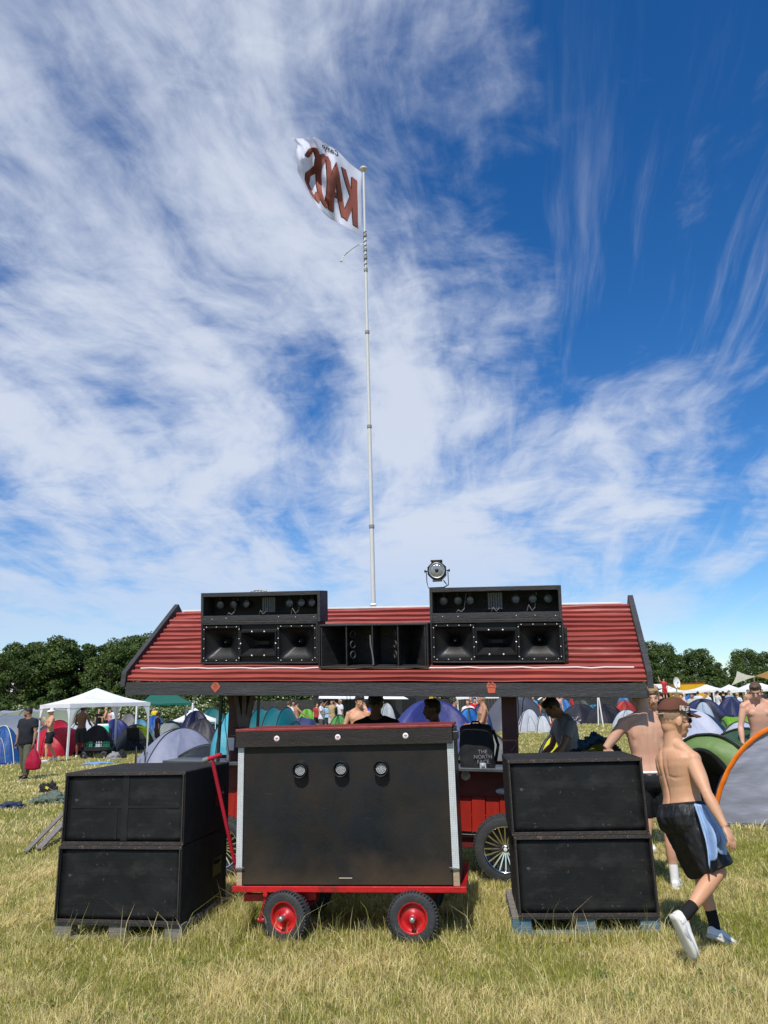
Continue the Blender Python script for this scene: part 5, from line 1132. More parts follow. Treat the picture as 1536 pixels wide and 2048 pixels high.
def orP(u, v):
    c = oP(v); d_ = (oP(min(1, v+.01))-oP(max(0, v-.01))).normalized(); sd_ = d_.cross(Vector((0, -1, 0))).normalized(); return c+sd_*(-(u-0.3)*0.060)+Vector((0, -0.02-0.01*math.sin(PI*u)-0.008*noise.noise(Vector((u*3, v*16, 0))), 0))
b.grid(orP, 6, 40); b.build('orange_strip', fabric('orange_tent_strip', hexc(236, 118, 10), transl=0.2), te)
b = MB(); b.tube([side(u, 0.0)+Vector((0, 0, 0.01)) for u in np.linspace(0.02, 1, 10)], 0.03, 6); b.build('hem', POLE_D, te)

# ------------------------------------------------------------------ gazebos
def gazebo(label, corners, ze, za, cm, lm, legs=(1, 1, 1, 1), ridge=0.0, valance=0.13, group='party gazebos', legr=0.022, sleeve=0.0, zlegs=None):
    cs = [Vector((c[0], c[1], 0)) for c in corners]; ctr = sum(cs, Vector())/4; e = empty('gazebo', ctr, 0, label, 'gazebo', group); cs = [c-ctr for c in cs]
    b = MB(); ax_ = (cs[1]-cs[0]+cs[2]-cs[3]).normalized(); r0_, r1_ = -ax_*ridge/2+Vector((0, 0, za)), ax_*ridge/2+Vector((0, 0, za)); Z = Vector((0, 0, ze))
    def quad(a, c, q, p, n=10):   # curved roof slope a-c bottom edge, p-q top
        b.grid(lambda u, v: (a.lerp(c, u)+Z).lerp(p.lerp(q, u), v)+Vector((0, 0, -0.07*math.sin(PI*v)+0.008*noise.noise(Vector((u*6, v*5, a.x))))), n, 8)
    quad(cs[0], cs[1], r1_, r0_); quad(cs[1], cs[2], r1_, r1_); quad(cs[2], cs[3], r0_, r1_); quad(cs[3], cs[0], r0_, r0_)
    b.build('canopy', cm, e)
    b = MB()
    for i in range(4):
        a, c = cs[i], cs[(i+1) % 4]; n = 16; b.grid(lambda u, v: a.lerp(c, u)*1.006+Vector((0, 0, ze+0.01-v*valance*(1+0.10*math.sin(u*PI)*-2+0.05*math.sin(u*25)))), n, 2)
    b.build('valance', cm, e)
    for i in range(4):
        if not legs[i]: continue
        c = cs[i]*0.985; b = MB(); z0 = 0.0
        if sleeve:
            t1 = (cs[(i+1) % 4]-cs[i]).normalized(); t2 = (cs[i-1]-cs[i]).normalized()
            for t_ in (t1, t2): b.grid(lambda u, v: cs[i]*0.997+t_*(u*(0.07+sleeve*max(0, 1-v*3)**1.6))+Vector((0, 0, ze-valance*0.3-v*(ze-0.05)*0.93)), 3, 12)
        b.tube([c+Vector((0, 0, 0)), c+Vector((0, 0, ze))], legr, 8); b.build('leg', lm, e)
    return e
GW = fabric('white_gazebo_cloth', (0.90, 0.90, 0.92), transl=0.2, bump=0.12, bscale=2.0)
GG = fabric('green_gazebo_cloth', hx(24, 112, 92), transl=0.2)
def cx(px, Y): return (gx(px, Y), Y)
N_ = cx(139, 27.5); Rr = cx(299, 30.3); Ll = cx(79, 29.6); Bk = (Rr[0]+Ll[0]-N_[0], Rr[1]+Ll[1]-N_[1])
gazebo('large white gazebo with sleeved legs left of the bar wagon', [N_, Rr, Bk, Ll], 1.93, at(192, 1376, 30).z, GW, GW, sleeve=0.30, valance=0.16)
STRL = mat('blue_white_striped_leg', (0.75, 0.77, 0.8), 0.5, 0.02)
gazebo('dark green gazebo with striped legs behind the white one', [cx(272, 36), cx(386, 36), cx(372, 39.5), cx(272, 39.5)], 1.88, at(315, 1387, 37.5).z, GG, STRL, ridge=1.2, valance=0.10, legr=0.05)
gazebo('small white gazebo under the sky dish', [cx(1312, 66), cx(1375, 66), cx(1372, 69), cx(1313, 69)], 1.85, at(1344, 1371, 67).z, GW, WHITE)
gazebo('white gazebo with its left leg beside the cap', [cx(1371, 48), cx(1470, 48), cx(1466, 51), cx(1374, 51)], 1.83, at(1420, 1369, 51).z, GW, WHITE, legr=0.06, valance=0.18)
gazebo('white gazebo with a rounded peak in the middle of the right row', [cx(1432, 56), cx(1500, 56), cx(1497, 59), cx(1434, 59)], 1.85, at(1452, 1369, 57).z, GW, WHITE, legr=0.05)
gazebo('wide white gazebo cut by the right edge', [cx(1466, 47), cx(1580, 47), cx(1572, 51), cx(1462, 51)], 1.80, at(1520, 1366, 48).z, GW, WHITE, ridge=0.8, legr=0.06, valance=0.18)
gazebo('white gazebo under the roof right of the navy tent', [cx(915, 52), cx(1000, 52), cx(997, 55), cx(917, 55)], 1.80, 2.35, GW, WHITE)
gazebo('low white awning behind the navy dome tents', [cx(345, 42), cx(432, 42), cx(432, 45), cx(350, 45)], 1.0, at(392, 1416, 43).z, GW, WHITE)

# ------------------------------------------------------------------ buildings, fences, sails far behind
BK = mat('black_container_wall', (0.012, 0.012, 0.014), 0.6, 0.2, 1); YEL = mat('yellow_container_paint', hx(232, 178, 24), 0.5, 0.08, 2)
def building(name, label, px0, px1, Y, ztop, m, dep=3.0, canopy=None, zc_=None, extras=None):
    x0, x1 = gx(px0, Y), gx(px1, Y); e = empty(name, ((x0+x1)/2, Y, 0), 0, label, 'building'); w = x1-x0
    b = MB(); b.bb((-w/2, 0, 0), (w/2, dep, ztop)); b.build('wall', m, e)
    b = MB(); b.bb((-w/2-0.05, -0.05, ztop+0.003), (w/2+0.05, dep+0.05, ztop+0.1)); b.build('roof', canopy or m, e)
    for i in range(int(w/1.6)):
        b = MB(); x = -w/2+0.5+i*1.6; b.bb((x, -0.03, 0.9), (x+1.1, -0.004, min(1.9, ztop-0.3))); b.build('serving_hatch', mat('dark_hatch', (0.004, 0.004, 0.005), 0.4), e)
    return e
bar = building('black_bar', 'black bar building with a white awning and small white lettering', 626, 860, 60, 2.25, BK)
b = MB(); xa, xb = gx(640, 59)-bar.location.x, gx(786, 59)-bar.location.x
b.add([(xa, -2.0, 2.02), (xb+1.2, -2.0, 1.80), (xb-1.0, 0, 2.9), (xa, 0, 2.9)], [(0, 1, 2, 3)]); b.build('awning', GW, bar, solid=0.03)
b = MB(); zt = at(684, 1396, 59.9).z; x_l = gx(677, 59.9)-bar.location.x
for wq in (0.18, 0.0, 0.24, 0.3, 0.22, 0.26, 0.0, 0.24):
    if wq: b.bb((x_l, -0.06, zt-0.14), (x_l+wq*0.8, -0.032, zt+0.14))
    x_l += 0.14+wq*0.25
b.build('white_lettering', mat('white_sign_paint', (0.8, 0.8, 0.8), 0.5), bar)
building('yellow_container', 'yellow site container right of the white awning', 783, 868, 66, 2.6, YEL)
building('yellow_container', 'yellow kiosk with a rusty roof behind the sky dish', 1366, 1418, 78, 2.55, YEL, canopy=mat('rust_red_kiosk_roof', hx(150, 60, 30), 0.6))
building('white_bar', 'white fronted bar hut just right of the roof', 1296, 1340, 74, 2.0, BK)
b = MB(); b.bb((gx(1296, 73)-0.3, 73, at(1320, 1377, 73).z), (gx(1341, 73), 73.3, at(1320, 1368, 73).z)); tag(b.build('sign_board', mat('plain_white_board', (0.8, 0.8, 0.8), 0.5)), 'blank white board above the bar hut beside the roof', 'sign')
def fence(label, px0, px1, Y, h, m, name='fence'):
    x0, x1 = gx(px0, Y), gx(px1, Y); e = empty(name, ((x0+x1)/2, Y, 0), 0, label, 'fence'); w = x1-x0; n = int(w/2.2)+1
    b = MB(); k = int(w/0.25)
    for i in range(k): b.bb((-w/2+i*w/k+0.006, -0.012*(i % 2), 0.05), (-w/2+(i+1)*w/k-0.006, 0.02, h+0.03*noise.noise(Vector((i*.9, 0, Y))))) 
    b.build('boards', m, e)
    for i in range(n+1):
        b = MB(); x = -w/2+w*i/n; b.bb((x-0.05, 0.022, 0), (x+0.05, 0.12, h+0.08)); b.build('post', m, e)
fence('black board fence behind the teal tunnel tent', 500, 628, 58, 1.95, mat('black_fence_boards', (0.03, 0.03, 0.028), 0.8, 0.4, 1.2))
fence('dark fence behind the charcoal dome tents', 870, 1296, 68, 1.75, mat('charcoal_fence_boards', (0.02, 0.02, 0.022), 0.8, 0.4, 1.2))
def sail(label, pts, col, poles):
    P3 = [at(*p) for p in pts]; c = sum(P3, Vector())/len(P3); c.z = 0; e = empty('shade_sail', c, 0, label, 'shade sail'); b = MB(); A, B, D = [p-c for p in P3[:3]]
    def f(u, v): 
        q = A.lerp(B, u); p = q.lerp(D, v); k = math.sin(PI*u)*(1-v)*0.35+math.sin(PI*v)*0.25; m_ = (A+B+D)/3; return p.lerp(m_, k*0.6)
    b.grid(f, 12, 12); b.build('sail_cloth', fabric('sail_%d' % col[0], hx(*col), transl=0.3), e)
    for p in poles: b = MB(); q = at(*p)-c; b.tube([Vector((q.x, q.y, 0)), q], 0.06, 8); b.build('pole', GREYWOOD, e)
sail('cream triangular shade sail above the right gazebos', [(1474, 1342, 64), (1512, 1353, 66), (1463, 1371, 60)], (238, 232, 205), [(1482, 1357, 63)])
sail('tan shade sail at the right edge', [(1510, 1352, 66), (1560, 1328, 70), (1556, 1368, 60)], (196, 150, 70), [(1507, 1350, 66.5)])
# dish on a mast
e = empty('satellite_dish', (gx(1360, 62), 62, 0), 0, 'round white satellite dish on a mast above the small gazebo', 'dish'); zc3 = at(1360, 1365, 62).z
b = MB(); b.tube([(0, 0.1, 0), (0, 0.1, zc3)], 0.04, 8); b.tube([(0, 0.1, zc3-0.3), (-0.5, 0.1, zc3-0.45)], 0.03, 6); b.build('mast', METAL, e)
b = MB(); b.lathe([(0.0001, -0.02), (0.2, 0.0), (0.36, 0.06), (0.40, 0.09)], 28, Matrix.Translation((0, 0, zc3)) @ Matrix.Rotation(R(88), 4, 'X') @ Matrix.Rotation(R(12), 4, 'Y') @ Matrix.Diagonal((0.75, 1.1, 1, 1))); b.build('dish', WHITE, e)
b = MB(); b.tube([(0, -0.35, zc3), (0, 0, zc3-0.25)], 0.02, 6); b.ell((0, -0.35, zc3), (0.07, 0.07, 0.07), 8, 6); b.build('receiver', METAL, e)
# white sticks of an unfinished gazebo
for x0_, y0_, x1_, y1_, Y, lb in ((1197, 1451, 1195, 1389, 44, 'thin white stick planted upright in front of the right charcoal dome'), (1207, 1455, 1196, 1391, 41, 'thin white stick leaning in front of the right charcoal dome'), (1102, 1447, 1088, 1392, 45, 'thin white stick beside the person in jeans'), (1076, 1400, 1110, 1384, 34, 'short white stick held slanting above the red tent')):
    a_ = at(x0_, y0_, Y); c_ = at(x1_, y1_-6, Y); o_ = Vector((a_.x, a_.y, 0)); b = MB(); b.tube([a_-o_, c_-o_], 0.035, 8); s_ = b.build('white_stick', WHITE); s_.location = o_; tag(s_, lb, 'pole')
# flags on poles between the crowd
for px, Y, col, lb in ((941, 50, (70, 110, 190), 'blue banner on a pole behind the white gazebo'), (949, 49, (225, 228, 235), 'white banner beside the blue one')):
    e = empty('banner_flag', (gx(px, Y), Y, 0), 0, lb, 'banner'); zt_ = at(px, 1386, Y).z; b = MB(); b.tube([(0, 0, 0), (0, 0, zt_)], 0.025, 6); b.build('pole', WHITE, e)
    b = MB(); b.grid(lambda u, v: Vector((u*0.4, 0.04*math.sin(9*v), zt_-v*1.1)), 4, 10); b.build('cloth', fabric('banner_%d' % col[0], hx(*col)), e)

# ------------------------------------------------------------------ small camp things
def lump(name, loc, s, m, label, cat, seed=1, amp=0.35, n=2.2, group=None, flat=1.0, rz=0.0, parent=None):
    b = MB(); rr = random.Random(seed); o1 = rr.uniform(0, 50)
    def f(u, v):
        a = 2*PI*u; t = v*PI/2; d = Vector((math.cos(a)*math.sin(t), math.sin(a)*math.sin(t), math.cos(t)))
        k = 1+amp*(noise.noise(d*n+Vector((o1, 0, 0)))+0.5*abs(noise.noise(d*n*2.7+Vector((0, o1, 0))))+0.25*noise.noise(d*n*6))
        return Vector((d.x*s[0]*k, d.y*s[1]*k, max(-0.01, d.z*s[2]*k*flat)))
    b.grid(f, 48, 20); o = b.build(name, m, parent); o.location = loc; o.rotation_euler = (0, 0, rz)
    return tag(o, label, cat, group) if parent is None else o
OLV = cloth('olive_grey_nylon', hx(98, 112, 100), rough=0.45); NAVY = cloth('navy_jacket_cloth', (0.03, 0.045, 0.085), rough=0.6)
def gl(px, py): v_ = gnd(px, py); return (v_.x, v_.y, 0.0)
lump('tent_bundle', gl(112, 1606), (0.30, 0.22, 0.17), OLV, 'crumpled olive grey tent bundle left of the speaker stack', 'bundle', 3, 0.6, 3)
lump('tent_bundle', gl(86, 1607), (0.22, 0.18, 0.13), OLV, 'smaller olive bundle with pale trim in the grass', 'bundle', 8, 0.6, 3)
bg_ = lump('black_bag', gl(97, 1588), (0.17, 0.14, 0.23), DARK, 'slumped black bag with a yellow tag behind the olive bundles', 'bag', 5, 0.5, 2.5)
b = MB(); b.box((0.02, -0.15, 0.14), (0.07, 0.01, 0.05), (0.2, 0.4, 0)); b.build('yellow_tag', mat('yellow_tag', (0.75, 0.6, 0.08), 0.6), bg_)
lump('jacket', gl(20, 1617), (0.24, 0.16, 0.09), NAVY, 'dark blue jacket dropped in the grass near the left edge', 'jacket', 12, 0.7, 3)
for (x0_, y0_, x1_, y1_, w_, lb) in ((52, 1703, 135, 1642, 0.06, 'long grey plank leaning out from behind the left stack'), (78, 1697, 135, 1662, 0.09, 'short broken grey plank under the long one')):
    a_ = gnd(x0_, y0_, 0.03); c_ = gnd(x1_, y1_, 0.03); c_.z = 0.22; k_ = (c_-a_); c_ = a_+k_*1.5; o_ = Vector((a_.x, a_.y, 0)); b = MB(); b.beam(a_-o_, c_-o_, w_, 0.022); s_ = b.build('plank', GREYWOOD, bevel=0.003); s_.location = o_; tag(s_, lb, 'plank')
lump('paper_litter', gl(391, 1873), (0.025, 0.02, 0.07), mat('white_paper', (0.8, 0.8, 0.82), 0.7), 'scrap of white paper at the corner of the left pallet', 'litter', 3, 0.5, 4)
def camp_chair(px, py, rz, label, s=1.0, m=DARK):
    e = empty('camp_chair', gl(px, py), R(rz), label, 'chair', 'folding camp chairs'); e.scale = (s, s, s)
    b = MB(); b.grid(lambda u, v: Vector(((u-.5)*0.52, (v-.5)*0.46, 0.42-0.05*math.sin(PI*u)*math.sin(PI*v))), 8, 6); b.build('seat', m, e, solid=0.01)
    b = MB(); b.grid(lambda u, v: Vector(((u-.5)*0.54, 0.24+0.10*v, 0.40+0.46*v)), 8, 6); b.build('backrest', m, e, solid=0.01)
    for sx in (-1, 1):
        b = MB(); b.beam((sx*0.30, -0.22, 0.60), (sx*0.30, 0.25, 0.62), 0.07, 0.012); b.build('armrest', m, e)
        for p, q in (((sx*0.28, -0.24, 0.0), (sx*0.28, 0.24, 0.42)), ((sx*0.28, 0.28, 0.0), (sx*0.28, -0.22, 0.60)), ((sx*0.28, -0.24, 0), (-sx*0.26, -0.22, 0.42)), ((sx*0.28, 0.28, 0), (-sx*0.26, 0.24, 0.42)), ((sx*0.28, 0.2, 0.0), (sx*0.27, 0.34, 0.86))):
            b = MB(); b.tube([p, q], 0.009, 6); b.build('leg', BLKMETAL, e)
    return e
ch = camp_chair(275, 1503, 160, 'empty black camp chair with a yellow vest over its back', 1.1)
v_ = Vector(gl(275, 1503)); b = MB(); b.grid(lambda u, v: Vector((0.02+u*0.48, -0.02-0.05*math.sin(PI*v*2)+0.03*math.sin(u*7), 1.02-0.05*u-v*0.62*(0.25+0.75*max(0, u*1.6-0.6)))), 10, 10); o = b.build('yellow_vest', fabric('hi_vis_yellow', (0.75, 0.85, 0.03)), solid=0.01); o.location = v_+Vector((0.05, -0.36, 0)); tag(o, 'fluorescent yellow vest hung over the black camp chair', 'vest')
camp_chair(1453, 1476, 175, 'black camp chair between the white domes and the lime tunnel', 1.0)
camp_chair(212, 1496, 30, 'black camp chair under the white gazebo with a turquoise towel', 1.0)
v_ = Vector(gl(212, 1499)); b = MB(); b.grid(lambda u, v: Vector((-0.2+0.42*u, -0.36-0.04*math.sin(u*9), 1.0-0.75*v*(0.7+0.3*math.sin(u*4)))), 10, 10); o = b.build('towel', cloth('turquoise_towel', hx(80, 215, 190)), solid=0.01); o.location = v_; tag(o, 'turquoise towel hanging over a chair under the gazebo', 'towel')
v_ = Vector(gl(209, 1498)); b = MB(); b.grid(lambda u, v: Vector((-0.3+0.5*u, 0.0, 1.08-0.5*v)), 6, 6); o = b.build('white_cloth', cloth('white_cotton_cloth', (0.7, 0.72, 0.72)), solid=0.01); o.location = v_+Vector((0, -0.2, 0)); tag(o, 'white cloth draped behind the turquoise towel', 'cloth')
# folding wagon under the gazebo
e = empty('folding_wagon', gl(193, 1516), R(-4), 'black folding wagon loaded with bottles under the white gazebo', 'wagon')
b = MB()
for z in (0.28, 0.52):
    b.tube([(-0.5, -0.25, z), (0.5, -0.25, z), (0.5, 0.25, z), (-0.5, 0.25, z)], 0.014, 6, closed=True)
for x in (-0.5, -0.25, 0, 0.25, 0.5):
    for y in (-0.25, 0.25): b.tube([(x, y, 0.28), (x, y, 0.52)], 0.010, 6)
b.build('frame', BLKMETAL, e)
b = MB(); b.bb((-0.49, -0.24, 0.26), (0.49, 0.24, 0.285)); b.bb((-0.49, -0.242, 0.285), (0.49, -0.236, 0.40)); b.build('basket_cloth', DARK, e)
for x in (-0.38, 0.38):
    for y in (-0.27, 0.27): b = MB(); b.lathe([(0.03, -0.03), (0.11, -0.03), (0.125, 0), (0.11, 0.03), (0.03, 0.03), (0.03, -0.03)], 20, Matrix.Translation((x, y, 0.125)) @ Matrix.Rotation(R(90), 4, 'X')); b.build('wheel', TYRE, e)
b = MB(); b.tube([(0.5, 0, 0.3), (0.72, 0, 0.45), (0.78, 0, 0.8)], 0.012, 6); b.build('handle', BLKMETAL, e)
wl = Vector(gl(193, 1516))
for i, (dx, dz, c_, nm, lb) in enumerate(((-0.3, 0, (60, 150, 110), 'bottle_crate', 'green crate in the folding wagon'), (0.05, 0, (190, 200, 200), 'plastic_box', 'pale plastic box in the folding wagon'), (0.33, 0, (40, 120, 90), 'bottle_pack', 'dark green bottle pack at the right of the folding wagon'))):
    b = MB(); b.bb((-0.12, -0.14, 0.29), (0.12, 0.14, 0.40)); 
    for k in range(4): b.lathe([(0.03, 0.40), (0.03, 0.48), (0.012, 0.54), (0.012, 0.58), (0.0001, 0.58)], 10, Matrix.Translation((-0.08+0.055*k, 0.03*(k % 2), 0)))
    o = b.build(nm, cloth('wagon_load_%d' % i, hx(*c_), rough=0.5), bevel=0.01); o.location = wl+Vector((dx, 0, 0)); tag(o, lb, 'crate')
lump('grey_sack', gl(228, 1517), (0.24, 0.18, 0.2), cloth('grey_sack_cloth', (0.25, 0.25, 0.26)), 'grey sack beside the folding wagon', 'sack', 4)
lump('black_bin_bag', gl(243, 1516), (0.16, 0.14, 0.26), DARK, 'small black bin bag right of the grey sack', 'bag', 9)
lump('lime_bag', gl(104, 1513), (0.30, 0.2, 0.33), cloth('lime_green_nylon', hx(120, 230, 40), rough=0.5), 'lime green bag on the grass behind the bucket hat man', 'bag', 14, 0.25)
lump('blue_groundsheet', gl(196, 1527), (0.5, 0.35, 0.05), cloth('pale_blue_sheet', hx(120, 170, 220), rough=0.5), 'pale blue groundsheet behind the left speaker stack', 'sheet', 15, 0.3)
v_ = Vector(gl(15, 1513)); b = MB(); b.grid(lambda u, v: Vector((-1.2+2.0*u, -0.25+0.1*v, 0.04+0.38*v)), 12, 6); m_ = cloth('black_white_print', (0.7, 0.7, 0.7)); o = b.build('printed_banner', mat('black_and_white_print', (0.75, 0.75, 0.75), 0.8, 0.05, 3, col2=(0.02, 0.02, 0.02), thr=(0.47, 0.50)), solid=0.01); o.location = v_; tag(o, 'low banner with a blotchy black and white print at the left edge', 'banner')
e = empty('side_table', gl(6, 1510), 0, 'small table with an orange cloth in front of the blue dome', 'table'); b = MB(); b.bb((-0.4, -0.25, 0.42), (0.3, 0.25, 0.46)); b.build('table_top', mat('orange_tabletop', hx(240, 170, 30), 0.6), e)
for sx in (-0.35, 0.25): b = MB(); b.tube([(sx, -0.2, 0), (sx, -0.2, 0.42)], 0.02, 6); b.build('leg', WHITE, e)
lump('picnic_cooler', gl(668, 1462), (0.25, 0.2, 0.34), DARK, 'black cool bag on the grass behind the cart', 'bag', 2, 0.08)
lump('dark_clod', gl(1094, 1461), (0.16, 0.12, 0.07), mat('dark_earth_clod', (0.04, 0.03, 0.02), 0.9), 'dark clod lying on the open grass', 'clod', 2, 0.6)
lump('small_rucksack', gl(1154, 1449), (0.35, 0.28, 0.42), cloth('black_white_rucksack', (0.3, 0.3, 0.32), rough=0.7, col2=(0.02, 0.02, 0.03), thr=(0.45, 0.5), scale=14), 'black and white rucksack at the foot of the charcoal domes', 'rucksack', 6, 0.4)
lump('white_bag', gl(1186, 1446), (0.14, 0.12, 0.13), mat('white_plastic_bag', (0.75, 0.75, 0.75), 0.5), 'tiny white bag between the two charcoal domes', 'bag', 6, 0.5)

# things on the counter of the wagon
def on_counter(px, ly, dz=0.0):
    p = wpt(px, 1500, ly); return WM @ Vector((p.x, ly, zc+0.004+dz))
bp_ = on_counter(955, 0.48); e = empty('black_rucksack', bp_, R(-8), 'big black rucksack with pale printed words on the counter', 'rucksack')
hbp = at(965, 1448, bp_.y).z-bp_.z; wbp = pw(68, bp_.y)
b = MB()
def bpf(u, v):
    a = 2*PI*u; n_ = 4.0; c_, s_ = math.cos(a), math.sin(a); rr = 1/((abs(c_)**n_+abs(s_)**n_)**(1/n_)); t = v; k = (1-0.10*t**3) if t < 0.93 else (1-0.10*t**3)*math.sqrt(max(0, 1-((t-0.93)/0.07)**2))
    wr = 1+0.05*noise.noise(Vector((c_*2, s_*2, t*5))); return Vector((c_*rr*wbp/2*k*wr, s_*rr*0.15*k*wr, t*hbp*(1+0.03*math.sin(a))))
b.grid(bpf, 48, 26); b.build('bag_body', DARK, e)
b = MB(); b.tube([(-0.05, 0, hbp*0.98), (-0.03, 0, hbp*1.06), (0.03, 0, hbp*1.06), (0.05, 0, hbp*0.98)], 0.012, 6); b.build('top_handle', DARK, e)
b = MB(); b.tube([(wbp*0.5, 0, hbp*0.85), (wbp*0.62, 0, hbp*0.5), (wbp*0.52, 0, hbp*0.12)], 0.018, 6); b.build('strap', DARK, e)
TXT = mat('pale_bag_print', (0.20, 0.20, 0.215), 0.6, 0.03)
Mt = Matrix.Translation((0.06, -0.170, hbp*0.33)) @ Matrix.Rotation(R(90), 4, 'X')
text_poly('THE\nNORTH\nFACE', 0.052, TXT, 'printed_words', e, Mt, 0.001, 'CENTER', 0, 0.92)
o_ = on_counter(965, 0.32); b = MB(); b.lathe([(0.0001, 0), (0.026, 0), (0.03, 0.05), (0.028, 0.05), (0.024, 0.004), (0.0001, 0.003)], 16); b.bb((-0.03, -0.02, 0.0), (0.03, 0.02, 0.04)); o = b.build('pale_cup', mat('pale_plastic_cup', (0.4, 0.42, 0.45), 0.5)); o.location = o_; tag(o, 'small pale cup in front of the black rucksack', 'cup')
lump('yellow_black_jacket', on_counter(1195, 0.60), (0.26, 0.2, 0.20), cloth('olive_yellow_jacket', hx(110, 108, 20), rough=0.6, col2=(0.015, 0.015, 0.015), thr=(0.46, 0.54), scale=5), 'yellow and black jacket heaped on the counter', 'jacket', 21, 0.5, 2.5)
lump('black_bag', on_counter(1165, 0.55), (0.20, 0.16, 0.17), DARK, 'black bag slumped beside the bent man on the counter', 'bag', 22, 0.4, 2.5)
lump('blue_grey_bundle', on_counter(1190, 0.75, 0.17), (0.15, 0.12, 0.13), cloth('blue_grey_nylon', hx(60, 90, 110), rough=0.4), 'blue grey bundle on top of the jacket heap', 'bundle', 23, 0.6, 3)
lump('black_pouch', on_counter(1050, 0.40), (0.09, 0.07, 0.03), DARK, 'flat black pouch on the counter beside the post', 'pouch', 24, 0.5)

# ------------------------------------------------------------------ people
def remesh(mb, vox, mats, name, parent, sm=3, fn=None, fac=0.5):
    me = mb.mesh(name, mats); o = bpy.data.objects.new(name, me); C.objects.link(o)
    m = o.modifiers.new('r', 'REMESH'); m.mode = 'VOXEL'; m.voxel_size = vox; m.use_smooth_shade = True
    if sm: k = o.modifiers.new('s', 'SMOOTH'); k.factor = fac; k.iterations = sm
    dg = bpy.context.evaluated_depsgraph_get(); dg.update(); out = bpy.data.meshes.new_from_object(o.evaluated_get(dg)); out.name = name
    bpy.data.objects.remove(o); bpy.data.meshes.remove(me)
    if not out.materials: 
        for q in (mats if isinstance(mats, (list, tuple)) else [mats]): out.materials.append(q)
    if fn:
        n = len(out.vertices); co = np.empty(n*3); out.vertices.foreach_get('co', co); no = np.empty(n*3); out.vertices.foreach_get('normal', no)
        co = fn(co.reshape(-1, 3), no.reshape(-1, 3)); out.vertices.foreach_set('co', co.reshape(-1)); out.update()
    return mobj(name, out, parent)
def folds(amp, fr, seed=0.0):
    def f(co, no):
        d = np.array([noise.noise(Vector((p[0]*fr+seed, p[1]*fr, p[2]*fr*0.45)))+0.5*noise.noise(Vector((p[0]*fr*2.3, p[1]*fr*2.3+seed, p[2]*fr))) for p in co]); return co+no*(d*amp)[:, None]
    return f
SKINS = {'fair': (0.58, 0.325, 0.195), 'pink': (0.60, 0.355, 0.245), 'tan': (0.42, 0.235, 0.15), 'brown': (0.17, 0.085, 0.05), 'olive': (0.30, 0.17, 0.11)}
def skin(k): return mat('skin_'+k, SKINS[k], 0.5, 0.06, 7, 0.06, 120, spec=0.35, col2=tuple(a*b_ for a, b_ in zip(SKINS[k], (1.0, 0.86, 0.82))), thr=(0.42, 0.68), sss=0.08, detail=3)
def hairm(rgb): return mat('hair_%d_%d_%d' % tuple(int(c*255) for c in rgb), rgb, 0.55, 0.35, 30, 0.6, 90, stretch=(1, 1, 0.4))
HAIRC = {'dark': (0.02, 0.014, 0.01), 'black': (0.008, 0.007, 0.007), 'blond': (0.36, 0.24, 0.12), 'brown': (0.10, 0.055, 0.03), 'buzz': (0.27, 0.17, 0.105), 'ginger': (0.30, 0.15, 0.07), 'light': (0.42, 0.31, 0.18)}
RINGS = [(-.17, .085, .080, -.008), (-.09, .148, .108, -.012), (0, .166, .118, -.014), (.12, .158, .108, -.008), (.28, .137, .096, .0), (.42, .138, .098, .004), (.58, .152, .108, .006), (.74, .166, .113, .003), (.86, .166, .102, -.004), (.94, .128, .086, -.010), (1.0, .074, .070, -.012), (1.09, .058, .062, -.004), (1.2, .056, .058, .006)]
def superring(c, X, Yv, w, d, n=28, p=2.35):
    out = []
    for k in range(n):
        a = 2*PI*k/n; ca, sa = math.cos(a), math.sin(a); r_ = 1/((abs(ca)**p+abs(sa)**p)**(1/p)); out.append(c+X*(ca*r_*w)+Yv*(sa*r_*d))
    return out
def loft(b, rings):
    n = len(rings[0]); vs = [p for r_ in rings for p in r_]; fs = [(i*n+k, i*n+(k+1) % n, (i+1)*n+(k+1) % n, (i+1)*n+k) for i in range(len(rings)-1) for k in range(n)]
    fs += [tuple(range(n-1, -1, -1)), tuple((len(rings)-1)*n+k for k in range(n))]; b.add(vs, fs, True)
def frame(up_, fwd):
    u = up_.normalized(); r_ = fwd.cross(u).normalized(); f_ = u.cross(r_); return Matrix((r_, f_, u)).transposed()   # columns right, forward, up
